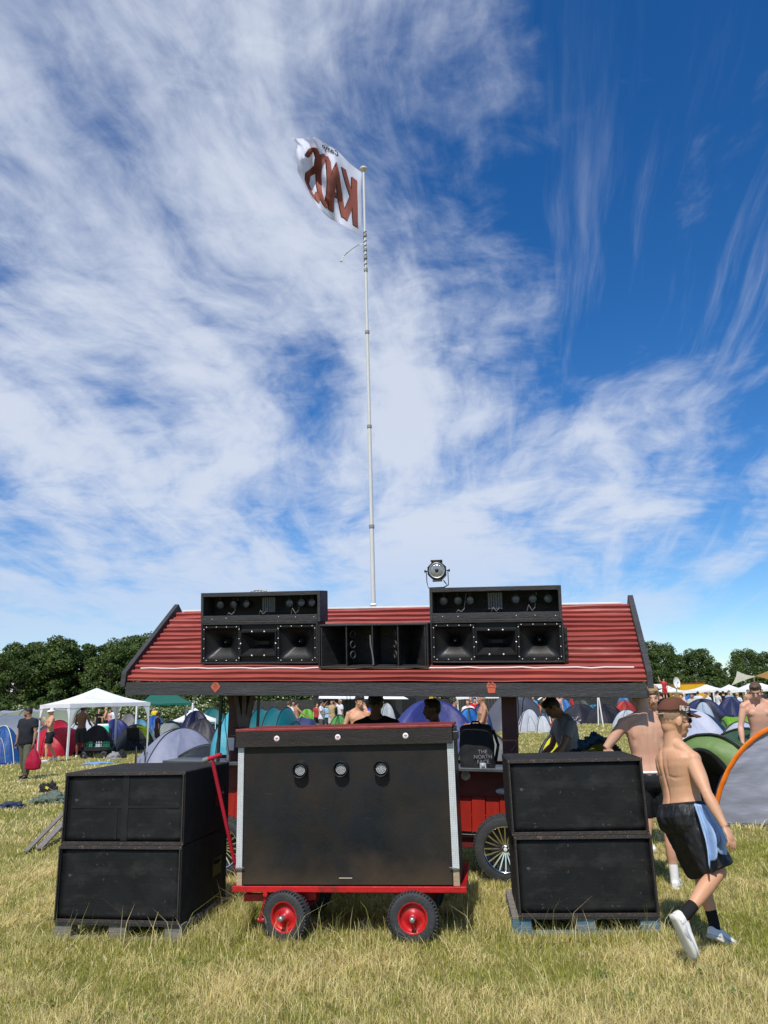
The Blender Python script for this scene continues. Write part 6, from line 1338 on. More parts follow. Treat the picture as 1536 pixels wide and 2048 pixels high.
class Body:
    def __init__(s, H=1.78, lean=0, side=0, twist=0, hip=None, armL=None, armR=None, legL=None, legR=None, head=(0, 0, 0), J=None, build=1.0, belly=0.0, foot=(0, 0), sh=0.19):
        k = H/1.78; s.k = k; s.hs = 1.19 if J else 1.04; s.bd = build; s.belly = belly
        down = Vector((0, 0, -1)); aL = armL or ((-0.16, 0, -1), (-0.05, 0.15, -1)); aR = armR or ((0.16, 0, -1), (0.05, 0.15, -1)); lL = legL or ((-0.05, 0.02, -1), (-0.02, -0.03, -1)); lR = legR or ((0.05, 0.02, -1), (0.02, -0.03, -1))
        j = {}; P = Vector((0, 0, 0)); j['P'] = P
        tw = Matrix.Rotation(R(-twist), 3, 'Z'); ln = tw @ Matrix.Rotation(R(-lean), 3, 'X') @ Matrix.Rotation(R(side), 3, 'Y')
        s.Rh = Vector((1, 0, 0)); s.Rs = ln @ Vector((1, 0, 0)); upv = ln @ Vector((0, 0, 1)); midup = (Vector((0, 0, 1))+upv).normalized()
        j['N'] = P+midup*0.28*k+upv*0.29*k
        for sg, a, l, nm, f_ in ((-1, aL, lL, 'L', foot[0]), (1, aR, lR, 'R', foot[1])):
            j['S'+nm] = j['N']+s.Rs*sg*sh*k*(0.5+0.5*build)-upv*0.065*k
            j['E'+nm] = j['S'+nm]+Vector(a[0]).normalized()*0.285*k; j['W'+nm] = j['E'+nm]+Vector(a[1]).normalized()*0.255*k
            j['H'+nm] = P+Vector((sg*0.092*k, 0, -0.01*k)); j['K'+nm] = j['H'+nm]+Vector(l[0]).normalized()*0.43*k; j['A'+nm] = j['K'+nm]+Vector(l[1]).normalized()*0.42*k
            j['T'+nm] = j['A'+nm]+Matrix.Rotation(R(-f_ if sg > 0 else f_), 3, 'Z') @ Vector((0, 0.19*k, -0.055*k))
        if J: 
            j.update({q: Vector(v) for q, v in J.items()})
            s.Rh = (j['HR']-j['HL']).normalized(); s.Rs = (j['SR']-j['SL']).normalized()
        s.upv = (j['N']-j['P']).normalized() if J else upv
        lo = min(j['AL'].z, j['AR'].z, (j['TL'].z+.055*k), (j['TR'].z+.055*k))-0.085*k
        if not J:
            for q in j: j[q] = j[q]-Vector((0, 0, lo))
        s.j = j; hy, hp, hr = head
        fwdS = s.upv.cross(s.Rs).normalized(); s.fS = fwdS; s.fH = Vector((0, 0, 1)).cross(s.Rh).normalized()
        base = frame(Vector((0, 0, 1))*0.6+s.upv*0.4, (fwdS+s.fH).normalized()) if not J or 'HF' not in J else frame(Vector(J['HU']), Vector(J['HF']))
        s.hm = base @ Matrix.Rotation(R(-hy), 3, 'Z') @ Matrix.Rotation(R(-hp), 3, 'X') @ Matrix.Rotation(R(hr), 3, 'Y')
        nk = j['N']+s.upv*0.03*k; s.hc = nk+(s.hm @ Vector((0, 0.018, 0.150)))*k if not (J and 'HC' in J) else Vector(J['HC'])
        # hanging correction
    def at_t(s, t):
        j = s.j; P, N = j['P'], j['N']; m_ = P.lerp(N, .5)+Vector((0, 0, 0)); return P.lerp(N, t) if t <= 1 else N+(s.hc-(s.hm @ Vector((0, 0.02, 0.10)))*s.k-N).normalized()*(t-1)*0.57*s.k
    def torso(s, b, t0, t1, inf=0.0, infd=None, extra=None, bias=0.0):
        rs = []; n = 26; infd = inf if infd is None else infd; T = [r_[0] for r_ in RINGS]
        for i in range(n+1):
            t = t0+(t1-t0)*i/n; w = np.interp(t, T, [r_[1] for r_ in RINGS]); d = np.interp(t, T, [r_[2] for r_ in RINGS]); o = np.interp(t, T, [r_[3] for r_ in RINGS])
            f_ = min(1, max(0, t)); X = s.Rh.lerp(s.Rs, f_).normalized(); upv = (s.j['N']-s.j['P']).normalized(); Yv = upv.cross(X).normalized()
            bb = s.bd if t < 1.0 else 1+(s.bd-1)*0.5; bel = s.belly*math.exp(-((t-0.35)/0.25)**2)
            ex = extra(t) if extra else 0.0
            rs.append(superring(s.at_t(t)+Yv*(o+bel*0.6)*s.k, X, Yv, (w*bb+inf+ex+bel*0.5)*s.k, (d*bb+infd+ex+bel*0.7)*s.k))
        loft(b, rs)
    def limb(s, b, a, c, prof, n=8, back=None):
        A, B_ = s.j[a], s.j[c]; pts = []; rad = []
        for i in range(n+1):
            t = i/n; r_ = np.interp(t, [q[0] for q in prof], [q[1] for q in prof])*s.k; off = (back*math.sin(PI*min(1, t*1.6))*0.014*s.k) if (back is not None and t < .62) else Vector(); pts.append(A.lerp(B_, t)+off); rad.append(r_)
        b.tube(pts, rad, 14)
    def hand(s, b, W, E, side, curl=0.35, fine=True, palm=None, spread=0.12):
        d = (W-E).normalized(); k = s.k; nrm = palm or Vector((-side, 0, 0)) @ Matrix.Identity(3)
        nrm = (nrm-d*nrm.dot(d)).normalized(); wv = d.cross(nrm).normalized(); M = Matrix((wv, nrm, d)).transposed()
        b.ell(W+d*0.042*k, (0.037*k, 0.015*k, 0.052*k), 14, 9, M)
        if not fine: b.ell(W+d*0.11*k+nrm*0.008, (0.033*k, 0.014*k, 0.05*k), 10, 7, M); return
        for i, (x, L_) in enumerate(((0.029, 0.072), (0.010, 0.080), (-0.010, 0.074), (-0.028, 0.058))):
            p = W+(wv*x+d*0.080)*k; c = curl*(0.8+0.22*i); pts = [p-d*0.02*k]; dd = (d+wv*x*spread*8).normalized()
            for q, f_ in enumerate((0.42, 0.32, 0.26)):
                a = c*(q+0.6); v = (dd*math.cos(a)+nrm*math.sin(a)); pts.append(pts[-1]+v*(L_*f_*k+(0.02*k if q == 0 else 0)))
            b.tube(pts, [0.0095*k, 0.0092*k, 0.0082*k, 0.0070*k], 8); b.ell(pts[-1], [0.0072*k]*3, 8, 6)
        th = W+(wv*0.030+d*0.022)*k; p1 = th+(wv*0.024+d*0.030+nrm*0.014)*k; p2 = p1+(wv*0.006+d*0.030+nrm*0.012)*k; b.tube([W+(wv*0.012+d*0.012)*k, th, p1, p2], [0.014*k, 0.0135*k, 0.0105*k, 0.0085*k], 8); b.ell(p2, [0.0088*k]*3, 8, 6)
    def headmesh(s, b, fine):
        k = s.k*s.hs; M = s.hm; c = s.hc
        def e(p, r_, rot=None): b.ell(c+(M @ Vector(p))*k, [q*k for q in r_], 20 if fine else 12, 14 if fine else 8, M @ (Euler(rot).to_matrix() if rot else Matrix.Identity(3)))
        e((0, -0.010, 0.018), (0.073, 0.092, 0.088)); e((0, 0.012, -0.030), (0.060, 0.074, 0.066)); e((0, 0.030, -0.068), (0.046, 0.050, 0.040)); e((0, 0.062, -0.088), (0.022, 0.020, 0.019)); e((0, -0.03, -0.04), (0.055, 0.055, 0.06))
        if fine:
            e((0, 0.077, 0.022), (0.046, 0.014, 0.011)); e((0, 0.090, -0.020), (0.0125, 0.014, 0.028), (R(-14), 0, 0)); e((0, 0.103, -0.034), (0.014, 0.014, 0.011)); e((0, 0.080, -0.058), (0.024, 0.013, 0.006)); e((0, 0.079, -0.068), (0.021, 0.012, 0.007))
            for sx in (-1, 1): e((sx*0.040, 0.055, -0.024), (0.022, 0.022, 0.020)); e((sx*0.075, -0.006, -0.012), (0.009, 0.019, 0.031), (R(-10), 0, R(-18*sx))); e((sx*0.071, -0.002, -0.014), (0.012, 0.012, 0.020))
        else: e((0, 0.092, -0.022), (0.014, 0.018, 0.026))
    def build_skin(s, e, vox, m, fine=True, curlL=0.35, curlR=0.35, palmL=None, palmR=None, fn=None):
        b = MB(); k = s.k; j = s.j; bd = s.bd
        s.torso(b, -.17, 1.22)
        upv = (j['N']-j['P']).normalized(); X = s.Rs; Yv = upv.cross(X).normalized()
        T = lambda t, x, y: s.at_t(t)+(X*x+Yv*y)*k
        Mx = Matrix((X, Yv, upv)).transposed()
        for sg, nm in ((-1, 'L'), (1, 'R')):
            S, E, W = j['S'+nm], j['E'+nm], j['W'+nm]
            b.tube([T(1.06, sg*0.02, -0.01), T(0.99, sg*0.085, -0.022), S+upv*0.018*k], [0.046*k, 0.050*k, 0.046*k], 12)
            b.ell(S+upv*0.002, (0.056*k*bd, 0.056*k*bd, 0.062*k), 16, 10, Mx)
            if fine:
                b.ell(T(.75, sg*0.078, 0.078), (0.072*k, 0.034*k, 0.052*k), 16, 10, Mx)
                b.ell(T(.76, sg*0.090, -0.072), (0.055*k, 0.030*k, 0.085*k), 16, 10, Mx @ Euler((0, R(-16*sg), 0)).to_matrix())
                b.ell(T(.48, sg*0.050, -0.068), (0.040*k, 0.026*k, 0.170*k), 16, 10, Mx)
                b.ell(T(.62, sg*0.108, -0.01), (0.048*k, 0.080*k, 0.15*k), 16, 10, Mx)
                b.tube([T(.80, sg*0.120, 0.0), S.lerp(E, .12)], [0.060*k, 0.05*k], 12)
            else: b.tube([T(.80, sg*0.115, 0.0), S.lerp(E, .12)], [0.065*k, 0.052*k], 10)
            s.limb(b, 'S'+nm, 'E'+nm, [(0, .050*bd), (.3, .050*bd), (.55, .047*bd), (.85, .039), (1, .037)]); s.limb(b, 'E'+nm, 'W'+nm, [(0, .038), (.22, .0425), (.5, .037), (.8, .027), (1, .0255)])
            s.hand(b, W, E, sg, curlL if sg < 0 else curlR, fine, palmL if sg < 0 else palmR)
            bk = (j['K'+nm]-j['H'+nm]).cross(s.Rh).normalized(); bk = -bk if bk.dot(s.fH) > 0 else bk
            s.limb(b, 'H'+nm, 'K'+nm, [(0, .088*bd), (.3, .084*bd), (.65, .066*bd), (.88, .054), (1, .052)]); s.limb(b, 'K'+nm, 'A'+nm, [(0, .051), (.12, .050), (.3, .056), (.5, .050), (.75, .037), (1, .034)], 10, bk)
            b.ell(j['H'+nm]-s.fH*0.035*k, (0.085*k*bd, 0.082*k*bd, 0.095*k), 14, 9); b.ell(j['K'+nm], [0.052*k]*3, 12, 8)
            A, Tt = j['A'+nm], j['T'+nm]; b.tube([A, A.lerp(Tt, .35), A.lerp(Tt, .75)], [0.036*k, 0.034*k, 0.028*k], 10)
        s.headmesh(b, fine); return remesh(b, vox, m, 'body', e, int(min(14, 0.055/vox)) if fine else 1, fn)
    def shorts(s, e, vox, m, frac=0.85, flare=0.03, top=0.12, amp=0.006, name='shorts', inf=0.020):
        b = MB(); s.torso(b, -.17, top, inf, inf)
        for nm in 'LR':
            A, K = s.j['H'+nm], s.j['K'+nm]; An = s.j['A'+nm]; pts = []; rad = []
            for i in range(9):
                t = i/8*frac; p = A.lerp(K, min(1, t)) if t <= 1 else K.lerp(An, t-1); pts.append(p); rad.append((np.interp(t, [0, .3, .65, 1, 1.5, 2], [.088, .084, .066, .054, .056, .036])*s.bd+inf+flare*i/8)*s.k)
            b.tube(pts, rad, 18); b.ell(A-s.fH*0.035*s.k, ((0.085+inf)*s.k*s.bd, (0.082+inf)*s.k*s.bd, (0.095+inf)*s.k), 14, 9)
        return remesh(b, vox, m, name, e, 3, folds(amp, 16, 3.3) if amp else None)
    def shirt(s, e, vox, m, sleeve=0.55, bottom=-0.05, amp=0.006, inf=0.018, name='shirt', fl=0.012):
        b = MB(); s.torso(b, bottom, 1.015, inf, inf+0.004, lambda t: fl*max(0, 1-t*1.6))
        upv = (s.j['N']-s.j['P']).normalized(); X = s.Rs; Yv = upv.cross(X).normalized(); k = s.k; T = lambda t, x, y: s.at_t(t)+(X*x+Yv*y)*k
        for sg, nm in ((-1, 'L'), (1, 'R')):
            S, E, W = s.j['S'+nm], s.j['E'+nm], s.j['W'+nm]; b.tube([T(1.0, sg*0.05, -0.012), T(0.99, sg*0.085, -0.022), S+upv*0.018*k], [0.05*k, 0.062*k, 0.060*k], 12); b.ell(S, [(0.056*s.bd+inf)*k]*3, 14, 9)
            b.tube([T(.80, sg*0.110, 0.0), S.lerp(E, .14)], [0.085*k, 0.068*k], 12)
            pts = []; rad = []
            for i in range(7):
                t = i/6*sleeve; pts.append(S.lerp(E, min(1, t)) if t <= 1 else E.lerp(W, t-1)); rad.append((np.interp(t, [0, .3, 1, 1.5, 2], [.052, .050, .038, .04, .027])*s.bd+inf+(0.010*i/6 if sleeve < 1 else 0))*k)
            b.tube(pts, rad, 14)
        return remesh(b, vox, m, name, e, 3, folds(amp, 11, 8.1) if amp else None)
    def hair(s, e, vox, m, style='short'):
        b = MB(); k = s.k*s.hs; M = s.hm; c = s.hc
        def el(p, r_): b.ell(c+(M @ Vector(p))*k, [q*k for q in r_], 18, 12, M)
        if style == 'buzz': el((0, -0.014, 0.026), (0.0745, 0.0925, 0.086))
        elif style == 'short': el((0, -0.012, 0.040), (0.078, 0.098, 0.082)); el((0, -0.045, 0.005), (0.070, 0.062, 0.075)); el((0, 0.045, 0.090), (0.055, 0.042, 0.030))
        elif style == 'mop': el((0, -0.012, 0.045), (0.086, 0.104, 0.090)); el((0, 0.05, 0.085), (0.07, 0.05, 0.04)); el((0.02, 0.02, 0.115), (0.05, 0.06, 0.04)); el((-0.03, -0.02, 0.11), (0.05, 0.06, 0.035))
        elif style == 'long': el((0, -0.012, 0.042), (0.082, 0.100, 0.085)); el((0, -0.065, -0.04), (0.075, 0.045, 0.13)); el((0, -0.075, -0.14), (0.06, 0.04, 0.1))
        def cut(co, no):
            d = (co-np.array(c)) @ np.array(M); out = co.copy()
            lo = (d[:, 1] > 0.045*k) & (d[:, 2] < 0.052*k); out[lo] = out[lo]-np.outer(np.full(lo.sum(), 0.030*k), np.array(M @ Vector((0, 1, 0))))
            if style in ('mop', 'short'): nz_ = np.array([noise.noise(Vector(p)*38) for p in co]); out += no*(nz_*(0.010 if style == 'mop' else 0.004)*k)[:, None]
            return out
        return remesh(b, vox, m, 'hair', e, 1, cut)
    def eyes(s, e):
        k = s.k*s.hs
        for sx in (-1, 1):
            b = MB(); b.ell(s.hc+(s.hm @ Vector((sx*0.031, 0.071, 0.002)))*k, (0.0115*k, 0.009*k, 0.0055*k), 12, 8, s.hm); b.m(1).ell(s.hc+(s.hm @ Vector((sx*0.031, 0.0795, 0.002)))*k, (0.006*k, 0.003*k, 0.006*k), 10, 6, s.hm); b.build('eye', [mat('eye_white', (0.34, 0.29, 0.27), 0.3), mat('eye_iris', (0.03, 0.03, 0.035), 0.2)], e)
            b = MB(); b.tube([s.hc+(s.hm @ Vector((sx*x, 0.083-abs(x-.03)*.3, z)))*k for x, z in ((0.014, 0.019), (0.03, 0.024), (0.047, 0.018))], 0.0035*k, 6); b.build('eyebrow', hairm(HAIRC['brown']), e)
    def shoes(s, e, m, sole, vox=0.008, sock=None, sh=0.10):
        k = s.k
        for nm in 'LR':
            A, Tt = s.j['A'+nm], s.j['T'+nm]; d = (Tt-A); f_ = d.normalized()
            shin = (s.j['K'+nm]-A).normalized(); X = f_.cross(shin).normalized(); 
            # ground plane of the foot: forward vector flattened against the ankle-toe drop
            f2 = (f_+Vector((0, 0, 0))); fl = Matrix.Rotation(R(16), 3, X) @ f_; u_ = X.cross(fl).normalized(); u_ = u_ if u_.dot(shin) > 0 else -u_
            heel = A-fl*0.055*k-u_*0.075*k; rs = []; prof = [(0.0, .026, .050), (.03, .034, .064), (.09, .037, .072), (.14, .040, .056), (.19, .045, .046), (.24, .044, .038), (.275, .034, .030), (.29, .018, .018)]
            for x, w, h in prof:
                c = heel+fl*x*k+u_*(0.018+h/2)*k; rs.append(superring(c, X, u_, w*k, (h/2+0.006)*k, 20, 2.6))
            b = MB(); loft(b, rs); b.tube([A-u_*0.05*k, A-u_*0.01*k+shin*0.01*k], [0.044*k, 0.040*k], 14); o = remesh(b, vox, m, 'shoe', e, 2)
            b = MB(); rs = [superring(heel+fl*x*k+u_*0.011*k, X, u_, (w+0.004)*k, 0.013*k, 20, 4) for x, w, h in prof]; loft(b, rs); b.build('sole', sole, o)
            if vox <= 0.0065:
                b = MB(); rs = [superring(heel+fl*x*k+u_*(0.020+h*0.28)*k, X, u_, (w+0.0035)*k, h*0.16*k, 20, 3) for x, w, h in prof[2:7]]; loft(b, rs); b.build('side_panel', mat('grey_shoe_panel', (0.42, 0.43, 0.45), 0.5), o)
            if vox <= 0.008:
                b = MB()
                for q in range(5): x = 0.125+q*0.022; h = np.interp(x, [p[0] for p in prof], [p[2] for p in prof]); c = heel+fl*x*k+u_*(0.026+h)*k; b.tube([c-X*0.022*k-u_*0.008*k, c, c+X*0.022*k-u_*0.008*k], 0.0035*k, 6)
                b.build('laces', m, o)
            if sock:
                b = MB(); b.tube([A-u_*0.03*k, A+shin*0.03*k, A+shin*sh*k], [0.040*k, 0.038*k, 0.041*k], 18); b.build('sock', sock, e)

WSHOE = mat('white_leather_shoe', (0.74, 0.73, 0.70), 0.5, 0.05, 20, 0.1, 40); SOLE = mat('off_white_sole', (0.60, 0.58, 0.52), 0.7, 0.1)
BSH = cloth('black_shorts_cloth', (0.012, 0.013, 0.016), rough=0.75); WSOCK = cloth('white_sock', (0.75, 0.75, 0.75)); BSOCK = cloth('black_sock', (0.014, 0.014, 0.014))
def person(label, loc, heading, group=None):
    return empty('person', loc, R(-heading), label, 'person', group)
def loc_of(px, Y): return (gx(px, Y), Y, 0)

# --- the walking man
Yh = 5.78; ho = Vector((gx(1385, Yh), Yh, 0)); hdg = 56.0
he = empty('person', ho, R(-hdg), 'shirtless young man in a brown cap and black shorts walking to the right', 'person')
hI = Matrix.LocRotScale(ho, Euler((0, 0, R(-hdg))), None).inverted()
def hj(px, py, Y): return hI @ at(px, py, Y)
HJ = dict(P=hj(1368, 1632, 5.78), N=hj(1351, 1495, 5.78), SL=hj(1329, 1522, 5.92), SR=hj(1385, 1520, 5.64), EL=hj(1335, 1590, 6.08), WL=hj(1372, 1640, 6.22), ER=hj(1415, 1590, 5.46), WR=hj(1450, 1654, 5.36),
          HL=hj(1356, 1640, 5.86), HR=hj(1382, 1638, 5.70), KR=hj(1438, 1742, 5.62), AR=hj(1366, 1836, 5.46), KL=hj(1402, 1745, 5.98), AL=hj(1431, 1858, 5.92))
def toe(px, py, Y): return hj(px, py, Y)
HJ['TR'] = hj(1381, 1894, 5.44); HJ['TL'] = hj(1460, 1886, 5.95)
HJ['HC'] = hj(1349, 1439, 5.78); HJ['HF'] = hI.to_3x3() @ Vector((0.97, 0.12, -0.16)); HJ['HU'] = hI.to_3x3() @ Vector((0.13, 0, 1))
hero = Body(H=1.74, J=HJ, build=1.12)
def backfn(co, no):
    N_, P_ = np.array(hero.j['N']), np.array(hero.j['P']); up_ = (N_-P_); Ln = np.linalg.norm(up_); up_ /= Ln; X = np.array(hero.Rs); Yv = np.cross(up_, X); Yv /= np.linalg.norm(Yv)
    d = co-P_; t = d @ up_/Ln; x = d @ X; y = d @ Yv; w = np.clip((-y-0.02)/0.04, 0, 1)*np.clip((t+0.05)/0.15, 0, 1)*np.clip((1.0-t)/0.12, 0, 1)
    dep = 0.013*np.exp(-(x/0.012)**2)*w
    for sg in (-1, 1):   # inner edge of each shoulder blade
        ln = x*sg-(0.050+0.10*np.clip(t-0.66, -0.05, .3)**1.0*0.6); dep += 0.0075*np.exp(-(ln/0.010)**2)*np.exp(-((t-0.70)/0.12)**2)*w
        low = (t-(0.575+0.35*np.abs(x*sg-0.10))); dep += 0.005*np.exp(-(low/0.022)**2)*np.exp(-((x*sg-0.09)/0.05)**2)*w
    return co-no*dep[:, None]
SK = skin('fair')
hero.build_skin(he, 0.0055, SK, True, 0.28, 0.42, fn=backfn, palmR=hI.to_3x3() @ Vector((-0.5, 0.75, 0)))
hs_ = hero.shorts(he, 0.008, mat('black_crinkled_shorts', (0.012, 0.013, 0.016), 0.55, 0.25, 20, 0.5, 30, bdist=0.03, stretch=(1, 1, 0.3)), 0.95, 0.030, 0.17, 0.012, inf=0.024)
b = MB(); upn = (hero.j['N']-hero.j['P']).normalized()
rs = []
for t in (0.145, 0.19): 
    rs.append(superring(hero.at_t(t), hero.Rh, hero.fH, (0.152+0.020)*hero.k, (0.104+0.020)*hero.k, 36, 2.35))
n_ = 36; b.add([p for r_ in rs for p in r_], [(k, (k+1) % n_, n_+(k+1) % n_, n_+k) for k in range(n_)], True); b.build('waistband', mat('black_elastic_waistband', (0.014, 0.014, 0.015), 0.6, 0.2, 60, 0.8, 140), hs_, solid=0.006)
# patch stripe and drape handled below; shoes
hero.shoes(he, WSHOE, SOLE, 0.006, BSOCK, 0.125)
for nm, o_ in (('R', None),):
    A = hero.j['A'+nm]; Tt = hero.j['T'+nm]
    fl = (Tt-A).normalized(); shin = (hero.j['K'+nm]-A).normalized(); X = fl.cross(shin).normalized(); cam_dir = (hI @ Vector((0, 0, 1.75)) - A).normalized(); X = X if X.dot(cam_dir) > 0 else -X
    b = MB(); c = A+fl*0.055-shin*0.035+X*0.042
    b.tube([c-fl*0.035+shin*0.012, c-shin*0.012+fl*0.0, c+fl*0.03+shin*0.0, c+fl*0.06+shin*0.018], [0.004, 0.012, 0.008, 0.003], 8); b.build('swoosh_mark', mat('pale_grey_leather_mark', (0.45, 0.46, 0.48), 0.5), he)
hero.hair(he, 0.005, mat('short_buzzed_hair', (0.30, 0.185, 0.115), 0.8, 0.14, 60, 0.4, 260), 'buzz')
# sunglasses, cap
def hd(x, y, z): return hero.hc+(hero.hm @ Vector((x, y, z)))*hero.k*hero.hs
sg_e = MB()
for sx in (-1, 1): sg_e.ell(hd(sx*0.032, 0.088, 0.004), (0.026, 0.006, 0.020), 14, 8, hero.hm); sg_e.tube([hd(sx*0.056, 0.082, 0.010), hd(sx*0.072, 0.04, 0.010), hd(sx*0.078, -0.005, 0.006)], 0.0028, 6)
sg_e.tube([hd(-0.01, 0.094, 0.008), hd(0.01, 0.094, 0.008)], 0.003, 6)
o = sg_e.build('sunglasses', mat('black_glossy_lens', (0.006, 0.006, 0.007), 0.12), he)
CAP = cloth('brown_cap_cloth', hx(104, 66, 52, 0.85), rough=0.85)
b = MB()
def capf(u, v):
    a = 2*PI*u; t = v*1.42; ca, sa = math.cos(a), math.sin(a); r_ = math.sin(t)
    z = math.cos(t)*1.15
    return hd(ca*r_*0.085, -0.008+sa*r_*0.105, 0.046+z*0.080+0.004*(1-abs(math.sin(3*a)))*r_-0.018*(sa < 0)*(-sa)*v)
b.grid(capf, 48, 14); cp = b.build('cap', CAP, he, solid=0.004)
b = MB()
def brim(u, v):
    x = (u-.5)*2; yb = 0.078+0.010*(1-x*x); r_ = v; return hd(x*0.070*(1-0.12*v), 0.070+0.030*(1-x*x)+r_*0.075*(1-0.45*x*x), 0.050-0.012*x*x-0.016*v*v)
b.grid(brim, 14, 8); b.build('brim', CAP, cp, solid=0.005)
b = MB(); b.ell(hd(0, -0.008, 0.139), (0.006, 0.006, 0.004), 8, 5); b.build('button', CAP, cp)
b = MB(); b.grid(lambda u, v: hd(*(lambda a, zz: ((0.0885*math.cos(a)), -0.008+0.1085*math.sin(a), zz))(R(-2+42*u), 0.058+0.030*v)), 8, 4); pch = b.build('side_patch', mat('cream_patch_cloth', (0.62, 0.55, 0.45), 0.8), cp)
b = MB()
for u0, v0, u1, v1 in ((0.10, 0.15, 0.10, 0.85), (0.10, 0.15, 0.26, 0.15), (0.36, 0.85, 0.66, 0.85), (0.51, 0.85, 0.51, 0.15), (0.76, 0.15, 0.92, 0.15), (0.92, 0.15, 0.92, 0.85)):
    f_ = lambda u, v: hd(*(lambda a, zz: ((0.0905*math.cos(a)), -0.008+0.1105*math.sin(a), zz))(R(-2+42*u), 0.058+0.030*v)); b.tube([f_(u0, v0), f_((u0+u1)/2, (v0+v1)/2), f_(u1, v1)], 0.0026, 5)
b.build('patch_letters', mat('dark_patch_thread', (0.05, 0.03, 0.03), 0.8), pch)
b = MB(); b.tube([hd(-0.045, -0.098, 0.028), hd(0, -0.116, 0.020), hd(0.045, -0.098, 0.028)], 0.006, 6); b.build('strap', mat('tan_cap_strap', (0.45, 0.33, 0.22), 0.7), cp)
# pale blue t-shirt tucked in the waistband
sh_o = hI.inverted() @ hero.j['P']
def drape():
    b = MB(); tl = at(1388, 1608, 5.545); tr_ = at(1413, 1611, 5.545); bl = at(1411, 1727, 5.50); br_ = at(1452, 1694, 5.49); o_ = Vector((tl.x, tl.y, 0))
    def f(u, v):
        a = tl.lerp(tr_, u); c = bl.lerp(br_, u)+Vector((0, 0, -0.035*math.sin(u*9)*1.0)); p = a.lerp(c, v**0.85); p.x += 0.012*math.sin(PI*v)*(1-u)+0.022*math.sin(PI*v)*u; amp = 0.006+0.030*v
        return p-o_+Vector((0, -amp*math.sin(u*15+1.5*v)+0.012*noise.noise(Vector((u*5, v*4, 2))), 0.012*v*math.sin(u*21+v*3)))+Vector((0, -0.03*math.sin(PI*v*0.8), 0))
    b.grid(f, 50, 40)
    def g(u, v): p = f(0.15+0.8*u, 0.0+0.82*v); return p+Vector((0.035*v, 0.030+0.01*math.sin(u*11), 0.03*v))
    b.grid(g, 30, 24); o = b.build('tucked_shirt', cloth('pale_blue_cotton', hx(160, 188, 226, 0.85)), None, solid=0.004); o.location = o_
    tag(o, 'pale blue t-shirt tucked into the waistband of the walking man', 'shirt')
drape()

# --- the sunburnt back under the right end of the roof
Yb = 7.50; e = person('shirtless man with hand on hip seen from behind under the right roof corner', loc_of(1287, Yb), 4)
bm = Body(H=1.80, armL=((-0.62, 0.0, -0.72), (0.66, 0.25, -0.74)), armR=((0.40, 0.05, -1), (0.05, 0.5, -0.9)), legR=((0.06, 0.02, -1), (0.0, -0.05, -1)), legL=((-0.12, 0.02, -1), (-0.02, -0.03, -1)), build=1.06, head=(4, 4, 0), foot=(15, 20))
def bfn(bd_):
    def f(co, no):
        N_, P_ = np.array(bd_.j['N']), np.array(bd_.j['P']); up_ = (N_-P_); Ln = np.linalg.norm(up_); up_ /= Ln; X = np.array(bd_.Rs); Yv = np.cross(up_, X); Yv /= np.linalg.norm(Yv); d = co-P_; t = d @ up_/Ln; x = d @ X; y = d @ Yv
        w = np.clip((-y-0.02)/0.04, 0, 1)*np.clip((t+0.05)/0.15, 0, 1)*np.clip((1.0-t)/0.12, 0, 1); dep = 0.008*np.exp(-(x/0.016)**2)*w
        for sg in (-1, 1): dep += 0.007*np.exp(-((x*sg-0.055)/0.012)**2)*np.exp(-((t-0.72)/0.11)**2)*w
        return co-no*dep[:, None]
    return f
bm.build_skin(e, 0.008, skin('pink'), True, fn=bfn(bm)); bm.hair(e, 0.008, hairm(HAIRC['brown']), 'buzz'); bm.shorts(e, 0.010, BSH, 0.72, 0.03, 0.10, 0.006); bm.shoes(e, WSHOE, SOLE, 0.008, WSOCK, 0.16)
b = MB(); rs = [superring(bm.at_t(t), bm.Rh, bm.fH, 0.179, 0.128, 32) for t in (0.115, 0.155)]; b.add([p for r_ in rs for p in r_], [(k, (k+1) % 32, 32+(k+1) % 32, 32+k) for k in range(32)], True); b.build('white_waistband', WSOCK, e, solid=0.006)

def near(label, px, Y, heading, H, sk, hair, hstyle, top, bottom, vox=0.011, shoe=None, **kw):
    e = person(label, loc_of(px, Y), heading); b_ = Body(H=H, **kw); fine = vox < 0.02
    b_.build_skin(e, vox, skin(sk), fine); b_.hair(e, vox*0.9, hairm(HAIRC[hair]), hstyle)
    if fine and vox < 0.013: b_.eyes(e)
    if top: b_.shirt(e, vox*1.15, top[0], **(top[1] if len(top) > 1 else {}))
    if bottom: b_.shorts(e, vox*1.15, bottom[0], **(bottom[1] if len(bottom) > 1 else {}))
    b_.shoes(e, shoe or WSHOE, SOLE, max(0.012, vox)); return e, b_
LONG = dict(frac=1.93, flare=0.004, inf=0.016, top=0.1, amp=0.006, name='trousers')
e_, b_ = near('fair haired man with a moustache facing the camera behind the sunburnt back', 1307, 9.3, 187, 1.78, 'pink', 'blond', 'mop', None, (BSH,), 0.010, head=(4, 4, 0), legL=((0.10, 0.02, -1), (0.06, -0.03, -1)), legR=((0.18, 0.02, -1), (0.10, -0.03, -1)))
b = MB(); b.tube([b_.hc+(b_.hm @ Vector((x, 0.096-abs(x)*0.5, -0.047-abs(x)*0.25)))*b_.k*b_.hs for x in (-0.026, -0.012, 0, 0.012, 0.026)], [0.004, 0.006, 0.005, 0.006, 0.004], 8); b.build('moustache', hairm(HAIRC['ginger']), e_)
e_, b_ = near('shirtless young man looking down behind the orange striped tent', 1517, 11.6, 196, 1.86, 'pink', 'brown', 'short', None, (BSH,), 0.010, lean=10, head=(14, 24, 0), armR=((0.30, 0.15, -1), (0.05, 0.35, -1)), armL=((-0.3, 0.2, -1), (-0.05, 0.4, -1)))
